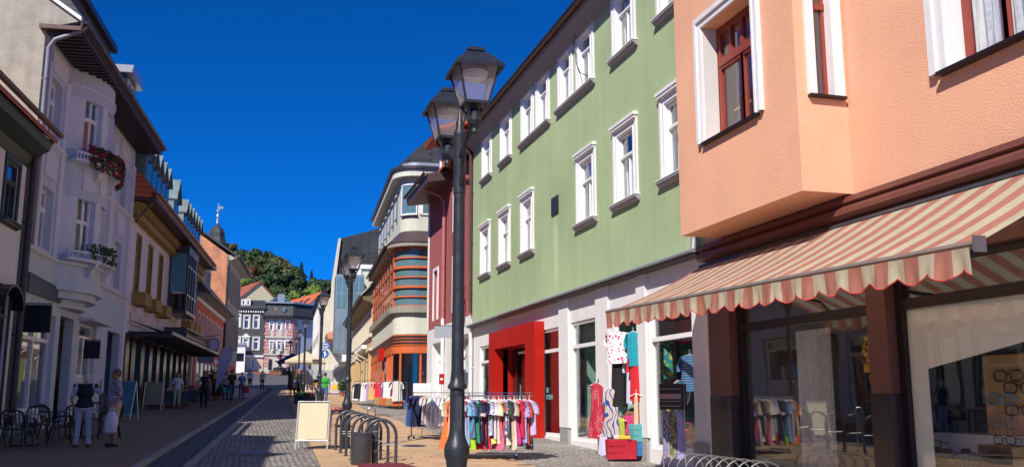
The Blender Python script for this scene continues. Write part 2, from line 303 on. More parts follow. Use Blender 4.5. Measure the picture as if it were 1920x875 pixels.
def pattern_mat(name, kind, cols, scale=20, rough=.8):
    """printed cloth: dots, check, stripe, swirl, floral, leaf"""
    m = bpy.data.materials.new(name); m.use_nodes = True; nt = m.node_tree; p = nt.nodes['Principled BSDF']; L = nt.links.new
    tc = _n(nt, 'ShaderNodeTexCoord'); p.inputs['Roughness'].default_value = rough
    r = _n(nt, 'ShaderNodeValToRGB'); r.color_ramp.interpolation = 'CONSTANT'
    while len(r.color_ramp.elements) < len(cols): r.color_ramp.elements.new(.5)
    if kind == 'dots':
        t = _n(nt, 'ShaderNodeTexVoronoi'); t.inputs['Scale'].default_value = scale; t.inputs['Randomness'].default_value = .2; L(tc.outputs['Object'], t.inputs['Vector']); s = t.outputs['Distance']; stops = [0, .2, .6, .8]
    elif kind in ('floral', 'leaf'):
        t = _n(nt, 'ShaderNodeTexVoronoi'); t.inputs['Scale'].default_value = scale; n = _n(nt, 'ShaderNodeTexNoise'); n.inputs['Scale'].default_value = scale * 1.2
        L(tc.outputs['Object'], n.inputs['Vector']); v = _n(nt, 'ShaderNodeVectorMath', operation='MULTIPLY_ADD'); L(n.outputs['Color'], v.inputs[0]); v.inputs[1].default_value = (.9 / scale,) * 3; L(tc.outputs['Object'], v.inputs[2]); L(v.outputs[0], t.inputs['Vector'])
        s = t.outputs['Distance'] if kind == 'floral' else None
        if s is None: sp = _n(nt, 'ShaderNodeSeparateXYZ'); L(t.outputs['Color'], sp.inputs[0]); s = sp.outputs[0]
        stops = [0, .12, .34, .6, .8] if kind == 'floral' else [i / len(cols) for i in range(6)]
    elif kind == 'swirl':
        t = _n(nt, 'ShaderNodeTexWave'); t.inputs['Scale'].default_value = scale; t.inputs['Distortion'].default_value = 22; t.inputs['Detail'].default_value = 1; t.inputs['Detail Scale'].default_value = .6
        L(tc.outputs['Object'], t.inputs['Vector']); s = t.outputs['Fac']; stops = [i / len(cols) for i in range(6)]
    elif kind == 'stripe':
        t = _n(nt, 'ShaderNodeTexWave'); t.bands_direction = 'X'; t.inputs['Scale'].default_value = scale; L(tc.outputs['Object'], t.inputs['Vector']); s = t.outputs['Fac']; stops = [i / len(cols) for i in range(6)]
    elif kind == 'hstripe':
        t = _n(nt, 'ShaderNodeTexWave'); t.bands_direction = 'Z'; t.inputs['Scale'].default_value = scale; t.inputs['Distortion'].default_value = .5; L(tc.outputs['Object'], t.inputs['Vector']); s = t.outputs['Fac']; stops = [i / len(cols) for i in range(6)]
    elif kind == 'check':
        a = _n(nt, 'ShaderNodeTexWave'); a.bands_direction = 'X'; b = _n(nt, 'ShaderNodeTexWave'); b.bands_direction = 'Z'
        for q in (a, b): q.inputs['Scale'].default_value = scale; L(tc.outputs['Object'], q.inputs['Vector'])
        mm = _n(nt, 'ShaderNodeMath', operation='ADD'); L(a.outputs['Fac'], mm.inputs[0]); L(b.outputs['Fac'], mm.inputs[1]); h = _n(nt, 'ShaderNodeMath', operation='MULTIPLY'); L(mm.outputs[0], h.inputs[0]); h.inputs[1].default_value = .5; s = h.outputs[0]; stops = [0, .35, .65, .8]
    for i, c in enumerate(cols): r.color_ramp.elements[i].position = stops[i]; r.color_ramp.elements[i].color = (*c, 1)
    L(s, r.inputs[0]); L(r.outputs[0], p.inputs['Base Color']); return m

M = {}
M['green'] = pm('green render', (.38, .48, .27), .85, var=.13, vscale=.45, bump=.15, bscale=60, streak=.07, dirt=.05)
def add_run(m, ya, yb, za, zb, col):          # pale run-off mark under the vent, shaped by its own edges and noise
    nt = m.node_tree; p = nt.nodes['Principled BSDF']; L = nt.links.new; src = p.inputs['Base Color'].links[0].from_socket
    geo = _n(nt, 'ShaderNodeNewGeometry'); sp = _n(nt, 'ShaderNodeSeparateXYZ'); L(geo.outputs['Position'], sp.inputs[0])
    def band(sock, a, b, e):
        u = _n(nt, 'ShaderNodeMapRange', interpolation_type='SMOOTHSTEP'); L(sock, u.inputs[0]); u.inputs[1].default_value = a; u.inputs[2].default_value = a + e
        v = _n(nt, 'ShaderNodeMapRange', interpolation_type='SMOOTHSTEP'); L(sock, v.inputs[0]); v.inputs[1].default_value = b; v.inputs[2].default_value = b - e
        k = _n(nt, 'ShaderNodeMath', operation='MULTIPLY'); L(u.outputs[0], k.inputs[0]); L(v.outputs[0], k.inputs[1]); return k.outputs[0]
    k = _n(nt, 'ShaderNodeMath', operation='MULTIPLY'); L(band(sp.outputs['Y'], ya, yb, .12), k.inputs[0]); L(band(sp.outputs['Z'], za, zb, .05 if False else .8), k.inputs[1])
    mp = _n(nt, 'ShaderNodeMapping'); mp.inputs['Scale'].default_value = (9, 9, .5); L(geo.outputs['Position'], mp.inputs[0]); nz = _n(nt, 'ShaderNodeTexNoise'); nz.inputs['Scale'].default_value = 1; L(mp.outputs[0], nz.inputs['Vector'])
    k2 = _n(nt, 'ShaderNodeMath', operation='MULTIPLY'); L(k.outputs[0], k2.inputs[0]); L(nz.outputs['Fac'], k2.inputs[1])
    mx = _n(nt, 'ShaderNodeMix', data_type='RGBA'); L(k2.outputs[0], mx.inputs['Factor']); L(src, mx.inputs['A']); mx.inputs['B'].default_value = (*col, 1); L(mx.outputs['Result'], p.inputs['Base Color'])
add_run(M['green'], 23.7, 24.25, 4.5, 7.0, (.60, .66, .44))
M['white_wall'] = pm('white render', (.74, .73, .75), .8, var=.05, bump=.15, bscale=50, streak=.06)
M['peach'] = pm('peach roughcast', (.80, .43, .28), .9, var=.11, vscale=.5, bump=.5, bscale=45, dirt=.06)
M['rose'] = pm('rose render', (.36, .10, .105), .85, var=.07, bump=.2, bscale=50, streak=.08)
M['white_trim'] = pm('white trim', (.78, .77, .80), .55, var=.04, vscale=5, bump=.05, streak=.04)
M['white_pvc'] = pm('white window frame', (.82, .82, .84), .35, var=.03)
M['flash'] = pm('zinc flashing', (.45, .46, .50), .4, .6, var=.1)
M['sill_grey'] = pm('grey sill', (.30, .28, .32), .6, var=.1)
M['gutter'] = pm('dark gutter', (.055, .045, .05), .4, .4, var=.15)
M['gutter_br'] = pm('brown gutter', (.10, .06, .055), .45, .2, var=.15)
M['soffit'] = pm('grey soffit', (.22, .20, .21), .7, var=.1)
M['redbrown'] = pm('red brown window frame', (.27, .045, .03), .45, var=.12, scuff=.1)
M['brown_pillar'] = pm('brown pillar', (.13, .055, .045), .45, var=.15, vscale=6, bump=.1)
M['dark_granite'] = pm('dark granite', (.035, .025, .03), .25, var=.5, vscale=60)
M['dark_frame'] = pm('dark shop frame', (.022, .015, .017), .35, .3, var=.1)
M['brown_ledge'] = pm('brown ledge', (.16, .055, .04), .5, var=.12)
M['portal'] = pm('red portal', (.42, .012, .006), .4, var=.06, scuff=.1, spec=.3)
M['tin'] = pm('brushed steel', (.55, .55, .57), .3, .9, var=.06)
M['black_metal'] = pm('dark lamp paint', (.028, .034, .048), .42, .25, var=.2, vscale=9, bump=.12, bscale=70, scuff=.12)
M['grey_metal'] = pm('anthracite paint', (.07, .07, .085), .35, .3, var=.15, scuff=.12, vscale=8)
M['glass'] = glass_mat('shop glass', (.97, .985, .98), 1.0, base=.085, wobble=.004)
M['glass_up'] = glass_mat('window glass', (.95, .97, .98), 1.0, base=.09, wobble=.01)
M['glass_lamp'] = glass_mat('lantern glass', (.84, .84, .88), .9, rough=.12, base=.08)
_nt = M['glass_lamp'].node_tree; _o = [n for n in _nt.nodes if n.type == 'OUTPUT_MATERIAL'][0]; _src = _o.inputs[0].links[0].from_socket
_d = _nt.nodes.new('ShaderNodeBsdfTranslucent'); _d.inputs[0].default_value = (.7, .66, .70, 1); _d2 = _nt.nodes.new('ShaderNodeBsdfDiffuse'); _d2.inputs[0].default_value = (.7, .66, .70, 1); _a = _nt.nodes.new('ShaderNodeAddShader'); _m = _nt.nodes.new('ShaderNodeMixShader'); _m.inputs[0].default_value = .16
_nt.links.new(_d.outputs[0], _a.inputs[0]); _nt.links.new(_d2.outputs[0], _a.inputs[1]); _nt.links.new(_src, _m.inputs[1]); _nt.links.new(_a.outputs[0], _m.inputs[2]); _nt.links.new(_m.outputs[0], _o.inputs[0])
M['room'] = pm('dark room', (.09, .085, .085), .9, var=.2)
M['curtain'] = pm('net curtain', (.72, .72, .74), .9, var=.2, vscale=12)
M['slate'] = tile_mat('slate', (.028, .030, .038), (.05, .052, .062), .3, .25)
M['slate_plain'] = pm('dark slate', (.04, .042, .052), .55, var=.25, vscale=5, bump=.3, bscale=20)
M['tiles'] = tile_mat('red clay tiles', (.42, .10, .04), (.52, .15, .06), .25, .35, 1.0)
M['asphalt'] = pm('asphalt', (.085, .085, .095), .85, var=.15, vscale=1.5, bump=.3, bscale=120, dirt=.1)
M['setts'] = cobble_mat('grey setts', (.20, .19, .18), (.40, .36, .32), (.09, .085, .08), .12)
M['setts2'] = cobble_mat('shopfront setts', (.28, .26, .24), (.50, .46, .42), (.18, .16, .15), .10)
M['gutter_setts'] = cobble_mat('gutter setts', (.08, .08, .09), (.15, .15, .16), (.05, .05, .05), .16)
M['slab_tan'] = pm('tan paving slab', (.50, .33, .20), .8, var=.10, vscale=1.4, bump=.3, bscale=50, rnd=.13, dirt=.24)
M['slab_left'] = pm('brown grey paving slab', (.44, .36, .35), .8, var=.14, vscale=1.2, bump=.25, bscale=50, rnd=.12, dirt=.2)
M['joint'] = pm('sand joint', (.22, .16, .11), .95, var=.2, vscale=10)
M['ground'] = pm('dull earth', (.12, .115, .10), .95, var=.2, vscale=.3)
M['granite'] = pm('granite kerb', (.30, .29, .29), .7, var=.15, vscale=12, bump=.2, rnd=.12)
# ------------------------------------------------------------------ ground, roads, pavements
def xl(y): return -8.0 + .0787 * y
def xg(y): return -1.78 + .053 * (y - 19)
def xk(y): return 1.31 + .03 * (y - 18.4)
def xr(y): return 5.45 if y < 45 else 5.45 + .07 * (y - 45)
def strip(name, fa, fb, y0, y1, dz, m, step=3.0, nx=2):
    b = MB(); n = max(1, int((y1 - y0) / step)); rows = []
    for i in range(n + 1):
        y = y0 + (y1 - y0) * i / n; a, c = fa(y), fb(y)
        rows.append([b.vt((a + (c - a) * k / nx, y, gz(y) + dz)) for k in range(nx + 1)])
    for i in range(n):
        for k in range(nx): b.idx([rows[i][k], rows[i][k + 1], rows[i + 1][k + 1], rows[i + 1][k]])
    return b.build(name, m, kind='structure')
g = MB(); ys = list(range(-200, 96, 5)) + list(range(100, 260, 5)) + [300, 400, 600, 1000, 2000]
xs_ = [-1500, -400, -150, -60, -30, -15, 0, 15, 30, 60, 150, 400, 1500]
gr = [[g.vt((x, y, gz(y) - .10)) for x in xs_] for y in ys]
for i in range(len(ys) - 1):
    for k in range(len(xs_) - 1): g.idx([gr[i][k], gr[i][k + 1], gr[i + 1][k + 1], gr[i + 1][k]])
ground = g.build('ground', M['ground'], kind='structure')
left_pav = strip('left_pavement', lambda y: xl(y) - 4, xg, -20, 92, .02, M['joint'])
gut = strip('gutter', lambda y: xg(y), lambda y: xg(y) + .76, -20, 92, -.05, M['gutter_setts'])
road = strip('cobbled_roadway', lambda y: xg(y) + .76, xk, -20, 92, 0, M['setts'])
tan = strip('right_pavement', xk, lambda y: xr(y) + .02, -20, 92, 0, M['joint'])
rc = strip('shopfront_paving', xr, lambda y: 16, -20, 92, .004, M['setts2'])
strip('side_road', lambda y: -60, lambda y: 60, 92, 176, .004, M['asphalt'], nx=12)
# far pavement band with pale kerb on the other side of the side road
strip('far_pavement', lambda y: -40, lambda y: 30, 164.6, 174, .12, M['slab_left'], nx=8)
strip('far_kerb', lambda y: -40, lambda y: 30, 164.1, 164.59, .13, M['granite'], nx=8)
strip('crossing_kerb', lambda y: -9, lambda y: 12, 95.2, 96.2, .06, M['granite'], nx=6)
tilt = math.atan(.032)
def slabs(parent, name, fa, fb, y0, y1, w, l, m, limit, top=.014, gap=.012):
    b = MB(); b.bbox(-w / 2 + gap / 2, w / 2 - gap / 2, -l / 2 + gap / 2, l / 2 - gap / 2, -.03, 0, .006)
    me, _ = b.data(m, center=False); cnt = 0; rest = MB(); row = 0; y = y0
    while y < y1:
        a, c = fa(y), fb(y); o = (row % 2) * w / 2; x = a - o + w / 2
        while x < c:
            if x + w / 2 <= c + .02 and x - w / 2 >= a - .02:
                z = gz(y) + top + random.uniform(-.003, .003)
                if cnt < limit and y > 13:
                    ob = inst(name, me, parent, (x, y, z), (tilt + random.uniform(-.004, .004), random.uniform(-.004, .004), 0)); cnt += 1
                else:
                    rest.T = Matrix.Translation((x, y, z)) @ Matrix.Rotation(tilt, 4, 'X')
                    rest.bbox(-w / 2 + gap / 2, w / 2 - gap / 2, -l / 2 + gap / 2, l / 2 - gap / 2, -.03, 0, .006)
            else:
                x0, x1 = max(a, x - w / 2), min(c, x + w / 2)
                if x1 - x0 > .06:
                    rest.T = Matrix.Translation((0, y, gz(y) + top)) @ Matrix.Rotation(tilt, 4, 'X')
                    rest.bbox(x0 + gap / 2, x1 - gap / 2, -l / 2 + gap / 2, l / 2 - gap / 2, -.03, 0, .006)
            x += w
        y += l; row += 1
    rest.T = None
    rest.build(name, m, parent, kind='stuff')
# right hand tan slabs: the 300 nearest in view as single slabs
def far_rest(parent, fa, fb, y0, y1, w, l, m):
    pass
slabs(tan, 'paving_slab', lambda y: xk(y) + .16, lambda y: xr(y), 17.2, 62, .62, .42, M['slab_tan'], 300)
slabs(left_pav, 'paving_slab', lambda y: max(xl(y) - .1, -7.4), lambda y: xg(y) - .13, 17.2, 62, .6, .4, M['slab_left'], 300)
strip('far_paving', lambda y: xk(y) + .16, lambda y: xr(y), 62, 92, .012, M['slab_tan'])
strip('near_paving', lambda y: xk(y) + .16, lambda y: xr(y), -20, 17, .012, M['slab_tan'])
strip('far_left_paving', lambda y: xl(y) - .1, lambda y: xg(y) - .13, 62, 92, .03, M['slab_left'])
strip('near_left_paving', lambda y: xl(y) - .1, lambda y: xg(y) - .13, -20, 17, .03, M['slab_left'])
# stone rows: pale row beside the gutter, kerb of the left pavement, dark border of the tan strip
def stone_row(parent, name, fx, y0, y1, l, w, m, top, h=.04):
    b = MB(); b.bbox(-w / 2, w / 2, -l / 2 + .006, l / 2 - .006, -h, 0, .008); me, _ = b.data(m, center=False)
    y = y0; n = 0; rest = MB()
    while y < y1:
        if n < 300: inst(name, me, parent, (fx(y), y, gz(y) + top), (tilt, 0, -math.atan(.05))); n += 1
        else:
            rest.T = Matrix.Translation((fx(y), y, gz(y) + top)) @ Matrix.Rotation(tilt, 4, 'X'); rest.bbox(-w / 2, w / 2, -l / 2 + .006, l / 2 - .006, -h, 0, .008)
        y += l
    if rest.v: rest.T = None; rest.build(name, m, parent, kind='stuff')
stone_row(road, 'border_stone', lambda y: xg(y) + .84, 17, 92, .8, .16, M['granite'], .012)
stone_row(left_pav, 'kerb_stone', lambda y: xg(y) - .06, 17, 92, .8, .13, M['granite'], .034, .09)
stone_row(tan, 'border_stone', lambda y: xk(y) + .07, 17, 60, .3, .14, M['setts'], .012)
# ------------------------------------------------------------------ building helpers
def window(parent, x0, x1, z0, z1, y=0, depth=.14, fm=None, transom=.3, cols=2, top_cols=1, gl=None, surround=None, sw=.2, sp=.07, sill=None, sill_p=.16, sill_h=.09,
           curtain=None, fw=.055, bars=0, name='window', steps=True, open_sash=False, tdepth=None, line=None):
    """casement in an opening of the wall at plane y: frame > panes, sill, surround, curtain"""
    if x0 > x1: x0, x1 = x1, x0
    fm = fm or M['white_pvc']; gl = gl or M['glass_up']; yb = y - depth
    f = MB(); d0, d1 = yb - .03, yb + .03
    f.box(x0, x0 + fw, d0, d1, z0, z1); f.box(x1 - fw, x1, d0, d1, z0, z1); f.box(x0 + fw, x1 - fw, d0, d1, z0, z0 + fw); f.box(x0 + fw, x1 - fw, d0, d1, z1 - fw, z1)
    zt = z1 - transom * (z1 - z0) if transom else z1 - fw
    if transom: f.box(x0 + fw, x1 - fw, d0, d1 + .035, zt - fw * .6, zt + fw * .6)
    panes = []
    zl1 = zt - (fw * .6 if transom else 0)
    W_ = x1 - x0 - 2 * fw
    for c in range(cols):
        a = x0 + fw + W_ * c / cols; b = x0 + fw + W_ * (c + 1) / cols
        if c: f.box(a - fw * .45, a + fw * .45, d0, d1 + .015, z0 + fw, zl1)
        panes.append((a, b, z0 + fw, zl1))
    if transom:
        for c in range(top_cols):
            a = x0 + fw + W_ * c / top_cols; b = x0 + fw + W_ * (c + 1) / top_cols
            if c: f.box(a - fw * .35, a + fw * .35, d0, d1 + .01, zt + fw * .6, z1 - fw)
            panes.append((a, b, zt + fw * .6, z1 - fw))
    for (a, b, c, d) in panes:      # inner sash edges
        s_ = fw * .55; e0, e1 = yb - .02, yb + .045
        f.box(a, a + s_, e0, e1, c, d); f.box(b - s_, b, e0, e1, c, d); f.box(a + s_, b - s_, e0, e1, c, c + s_); f.box(a + s_, b - s_, e0, e1, d - s_, d)
    w = f.build(name, fm, parent)
    for (a, b, c, d) in panes:
        MB().box(a + .01, b - .01, yb - .006, yb + .006, c + .01, d - .01).build('pane', gl, w)
    if surround:
        s = MB(); y1_ = y + sp
        s.box(x0 - sw, x0, y, y1_, z0, z1 + sw); s.box(x1, x1 + sw, y, y1_, z0, z1 + sw); s.box(x0, x1, y, y1_, z1, z1 + sw)
        if steps:
            st = .035 if sp > .03 else .022; t = sw * .38
            s.box(x0 - sw - .015, x0 - sw + t, y, y1_ + st, z0, z1 + sw + .02); s.box(x1 + sw - t, x1 + sw + .015, y, y1_ + st, z0, z1 + sw + .02)
            s.box(x0 - sw + t, x1 + sw - t, y, y1_ + .035, z1 + sw - t, z1 + sw + .018)
            s.box(x0 - .035, x0 + .004, y - .004, y1_ + .018, z0 + .003, z1 - .003); s.box(x1 - .004, x1 + .035, y - .004, y1_ + .018, z0 + .003, z1 - .003)
        s.build('surround', surround, w)
    if line:
        e = .012; s = MB(); s.box(x0 + .002, x0 + e, yb + .032, y - .005, z0 + .002, z1 - .002); s.box(x1 - e, x1 - .002, yb + .032, y - .005, z0 + .002, z1 - .002); s.box(x0 + e, x1 - e, yb + .032, y - .005, z1 - e, z1 - .002); s.build('reveal_lining', line, w)
    if sill:
        s = MB(); e = sw + .06 if surround else .06
        s.prism([(y - depth, z0), (y + sill_p, z0 - .015), (y + sill_p, z0 - sill_h * .6), (y + sill_p - .05, z0 - sill_h * .7), (y + sill_p - .07, z0 - sill_h * 1.2), (y + .03, z0 - sill_h * 1.7), (y, z0 - sill_h * 1.7), (y, z0 - .03), (y - depth, z0 - .03)], x0 - e, x1 + e, 'x')
        s.build('sill', sill, w)
    if curtain:
        cm, kind = curtain; cu = MB(); n = 22; yc = yb - .12
        def fold(x, z): return yc + .02 * math.sin(x * 55 + z) + .012 * math.sin(x * 23 + 2 * z)
        def cl(xa, xb, za, zb, pull=0):
            k = max(6, int((xb - xa) / .03)); rows = []
            for j in range(5):
                z = za + (zb - za) * j / 4; row = []
                for i in range(k + 1):
                    t = i / k; x = xa + (xb - xa) * t
                    if pull > 0: x = xa + (xb - xa) * t * (1 - pull * (1 - j / 4) ** .7)
                    if pull < 0: x = xb - (xb - xa) * (1 - t) * (1 + pull * (1 - j / 4) ** .7)
                    row.append(cu.vt((x, fold(x, z), z)))
                rows.append(row)
            for j in range(4):
                for i in range(k): cu.idx([rows[j][i], rows[j][i + 1], rows[j + 1][i + 1], rows[j + 1][i]])
        if kind == 'full': cl(x0 + .03, x1 - .03, z0 + .04, z1 - .03)
        elif kind == 'half': cl(x0 + .03, x1 - .03, z0 + .04, z0 + (z1 - z0) * .55)
        elif kind == 'sides': m_ = (x1 - x0) * .36; cl(x0 + .03, x0 + m_, z0 + .04, z1 - .03, .45); cl(x1 - m_, x1 - .03, z0 + .04, z1 - .03, -.45)
        cu.build('curtain', cm, w)
    return w
def shell(root, x0, x1, y_back, zb, zt, m, holes=(), y=0, reveal=.16, floors=(), name='wall', sides=True, top=True):
    b = MB(); b.sheet(x0, x1, zb, zt, holes, y, reveal)
    if sides:
        b.face([(x0, y, zb), (x0, y_back, zb), (x0, y_back, zt), (x0, y, zt)]); b.face([(x1, y_back, zb), (x1, y, zb), (x1, y, zt), (x1, y_back, zt)])
        b.face([(x0, y_back, zb), (x1, y_back, zb), (x1, y_back, zt), (x0, y_back, zt)])
    if top: b.face([(x0, y, zt), (x1, y, zt), (x1, y_back, zt), (x0, y_back, zt)])
    for z in floors: b.box(x0 + .02, x1 - .02, y_back + .02, y - .25, z - .15, z)
    return b.build(name, m, root)
def gable_roof(root, x0, x1, yf, yb, ze, zr, m, over=.4, th=.12, name='roof', yr=None, mans=None):
    """ridge along local x; yf front eave plane, yb back"""
    yr = (yf + yb) / 2 if yr is None else yr; k = (zr - ze) / (yf - yr); b = MB()
    e = yf + over; zlo = ze - over * k * .6
    b.prism([(e, zlo), (yr, zr), (yr, zr + th * 1.3), (e, zlo + th)], x0 - .1, x1 + .1, 'x')
    eb = yb - .3; b.prism([(yr, zr), (eb, ze - .2), (eb, ze - .2 + th), (yr, zr + th * 1.3)], x0 - .1, x1 + .1, 'x')
    return b.build(name, m, root)
def half_gutter(root, x0, x1, y, z, r=.07, m=None, name='gutter'):
    b = MB(); n = 7; A = []; B = []
    pr = [(y + r * math.cos(math.pi + math.pi * k / n), z + r * math.sin(math.pi + math.pi * k / n)) for k in range(n + 1)]
    pr2 = [(y + (r - .012) * math.cos(math.pi + math.pi * k / n), z + (r - .012) * math.sin(math.pi + math.pi * k / n)) for k in range(n, -1, -1)]
    b.prism(pr + pr2, x0, x1, 'x')
    return b.build(name, m or M['gutter'], root)
def downpipe(root, pts, r=.05, m=None, clips=(), name='downpipe'):
    b = MB(); b.tube(pts, r, 10)
    for (x, y, z) in clips: b.lathe([(r * 1.25, z - .02), (r * 1.25, z + .02)], (x, y), 10); b.box(x - .015, x + .015, y - r * 2.2, y, z - .015, z + .015)
    return b.build(name, m or M['gutter_br'], root, smooth=False)
def text_obj(name, body, size, m, parent, loc, rotz=0, extrude=.004, label=None, rotx=math.pi / 2, align='CENTER'):
    cu = bpy.data.curves.new(name, 'FONT'); cu.body = body; cu.size = size; cu.extrude = extrude; cu.align_x = align; cu.align_y = 'CENTER'
    o = bpy.data.objects.new(name, cu); C.objects.link(o)
    dg = bpy.context.evaluated_depsgraph_get(); me = bpy.data.meshes.new_from_object(o.evaluated_get(dg)); bpy.data.objects.remove(o)
    me.materials.clear(); me.materials.append(m); o = bpy.data.objects.new(name, me); C.objects.link(o)
    if parent is not None: o.parent = parent; o.location = Vector(loc) - OFF[parent.name]; OFF[o.name] = Vector(loc)
    else: o.location = loc
    o.rotation_euler = (rotx, 0, rotz)
    if label: o['label'] = label
    return o
# ------------------------------------------------------------------ right side: green house and peach house
FR = Frame(8.0, 0, 0, 1)                 # local x = distance down the street, local y = towards the street
gh = thing('town_house', 'sage green rendered house with white window surrounds and a red portal in its white shopfront', 'house', FR, 15.4, 0, gz(15.4))
top_row = [(30.95, 32.3), (28.45, 29.75), (25.95, 27.25), (24.4, 25.7), (22.5, 23.65), (20.9, 22.2), (18.3, 19.6), (15.75, 17.0)]
low_row = [(31.1, 32.5), (28.5, 29.95), (25.95, 27.3), (20.85, 22.2), (18.3, 19.65), (15.75, 17.1)]
tops = [(31.17, 32.13), (28.6, 29.56), (26.15, 27.06), (24.62, 25.5), (22.62, 23.42), (21.05, 21.95), (18.45, 19.4), (15.95, 16.9)]
lows = [(31.32, 32.3), (28.75, 29.72), (26.18, 27.12), (21.05, 22.02), (18.5, 19.46), (15.95, 16.9)]
holes = [(a, b, 9.66, 11.08) for a, b in tops] + [(a, b, 6.2, 7.76) for a, b in lows]
shell(gh, 15.42, 33.8, -9, 4.62, 11.42, M['green'], holes, reveal=.2, floors=(8.6,))
for i, (a, b) in enumerate(tops):
    window(gh, a, b, 9.66, 11.08, 0, .11, transom=.3, surround=M['white_trim'], sw=.19, sp=.022, sill=None, curtain=(M['curtain'], ['sides', 'half'][i % 2]), line=M['white_trim'], fw=.042)
for i, (a, b) in enumerate(lows):
    window(gh, a, b, 6.2, 7.76, 0, .11, transom=.34, surround=M['white_trim'], sw=.19, sp=.022, sill=None, curtain=(M['curtain'], ['sides', 'half', 'sides'][i % 3]), line=M['white_trim'], fw=.042)
def msill(a, b, z): 
    s = MB(); s.prism([(0, z), (.13, z - .012), (.13, z - .045), (.10, z - .055), (.09, z - .075), (.035, z - .12), (0, z - .12)], a, b, 'x'); s.build('sill', M['sill_grey'], gh)
    MB().box(a - .012, b + .012, 0, .142, z, z + .02).build('sill_cap', M['white_trim'], gh)
for a, b in ((30.9, 32.4), (28.33, 29.82), (24.33, 27.34), (20.78, 23.7), (18.15, 19.68), (15.7, 17.15)): msill(a, b, 9.63)
for a, b in lows: msill(a - .27, b + .27, 6.17)
for (a, b) in lows:      # stepped hood mouldings
    MB().box(a - .24, b + .24, .0, .115, 7.96, 8.03).box(a - .21, b + .21, .0, .095, 7.90, 7.955).build('hood', M['white_trim'], gh)
v = MB(); v.box(23.69, 24.28, .0, .03, 6.82, 7.32)
vv = v.build('vent', M['gutter'], gh); v = MB()
for k in range(8): v.box(23.74, 24.23, .03, .045, 6.86 + k * .055, 6.89 + k * .055)
v.build('louvre', M['grey_metal'], vv)
# eaves: coved soffit, fascia, gutter, roof
s = MB(); s.prism([(0, 11.12), (.06, 11.14), (.32, 11.42), (.34, 11.50), (0, 11.5)], 15.42, 33.8, 'x'); s.build('coved_soffit', M['soffit'], gh)
half_gutter(gh, 15.42, 33.85, .45, 11.62, .085)
MB().box(15.42, 33.82, .33, .37, 11.5, 11.66).build('fascia', M['gutter'], gh)
gable_roof(gh, 15.45, 33.8, .3, -9, 11.58, 16.2, M['tiles'], over=.12)
# dividing flashing and shopfront
f = MB(); f.prism([(0, 4.62), (.26, 4.53), (.27, 4.50), (.2, 4.49), (0, 4.5)], 15.5, 33.85, 'x'); f.build('flashing', M['flash'], gh)
f = MB(); f.prism([(0, 4.49), (.2, 4.488), (.18, 4.44), (0, 4.42)], 15.52, 33.83, 'x'); f.build('flashing_shade_strip', M['gutter'], gh)  # solid dark strip, painted as the shade under the flashing
sh = [(31.0, 32.65, 1.06, 3.70), (26.0, 29.5, .9, 3.6), (23.72, 25.56, .88, 3.76), (21.0, 22.88, .84, 3.78), (18.56, 20.1, .66, 3.66), (16.05, 18.0, .86, 3.62)]
shell(gh, 15.42, 33.8, -9, .3, 4.60, M['white_wall'], sh, y=-.02, reveal=.16, name='shop_wall', floors=(.62, 4.42))
def shopwin(x0, x1, z0, z1, zt, name='shop_window', root=None, yb=-.11, fw=.075, fm=None, gl=None, cols=1):
    root = root or gh; fm = fm or M['white_pvc']
    f = MB(); d0, d1 = yb - .03, yb + .05
    f.box(x0, x0 + fw, d0, d1, z0, z1); f.box(x1 - fw, x1, d0, d1, z0, z1); f.box(x0 + fw, x1 - fw, d0, d1, z0, z0 + fw * 1.1); f.box(x0 + fw, x1 - fw, d0, d1, z1 - fw, z1); f.box(x0 + fw, x1 - fw, d0, d1 + .02, zt - fw * .6, zt + fw * .6)
    w = f.build(name, fm, root)
    for a, b in ((z0, zt), (zt, z1)): MB().box(x0 + .05, x1 - .05, yb - .008, yb + .008, a + .04, b - .04).build('pane', gl or M['glass'], w)
    return w
for (x0, x1, z0, z1) in (sh[0], sh[2], sh[3], sh[5]): shopwin(x0, x1, z0, z1, z0 + (z1 - z0) * .79)
# low plinth strips and pier foot blocks
for a, b in ((22.98, 23.62), (20.2, 20.9), (18.1, 18.46), (15.5, 16.0)): MB().box(a, b, -.015, .05, gz((a + b) / 2) - .05, 1.12 if a > 20 else 1.05).build('pier_foot', M['granite'], gh)
for a, b in ((22.93, 23.67), (20.16, 20.95), (18.05, 18.5)): MB().box(a, b, -.015, .045, 1.14 if a > 20 else 1.07, 4.42).build('pier', M['white_wall'], gh)
# red portal
M['dark_glass_door'] = pm('dark door glass', (.02, .015, .015), .08, var=.1)
p = MB(); z0 = .72; d0, d1 = -.40, .28
p.box(29.5, 30.2, d0, d1, z0, 4.0); p.box(25.1, 26.02, -.01, d1, z0, 4.0); p.box(25.85, 26.02, -.13, -.01, z0, 4.0); p.box(26.02, 29.5, d0, d1, 3.44, 4.0)
por = p.build('portal', M['portal'], gh)
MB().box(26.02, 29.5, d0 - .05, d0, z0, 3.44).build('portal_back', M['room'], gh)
p = MB(); p.box(27.9, 29.49, d0 + .01, d0 + .06, z0 + .02, 3.42); p.build('door_leaf', M['dark_glass_door'], por)
for x in (28.1, 26.75): MB().tube([(x, -.2, 1.1), (x, -.2, 2.3)], .03, 8).build('pull_handle', M['tin'], por)
MB().box(26.5, 28.7, -.36, -.30, 3.26, 3.33).build('strip_light', M['white_pvc'], por)
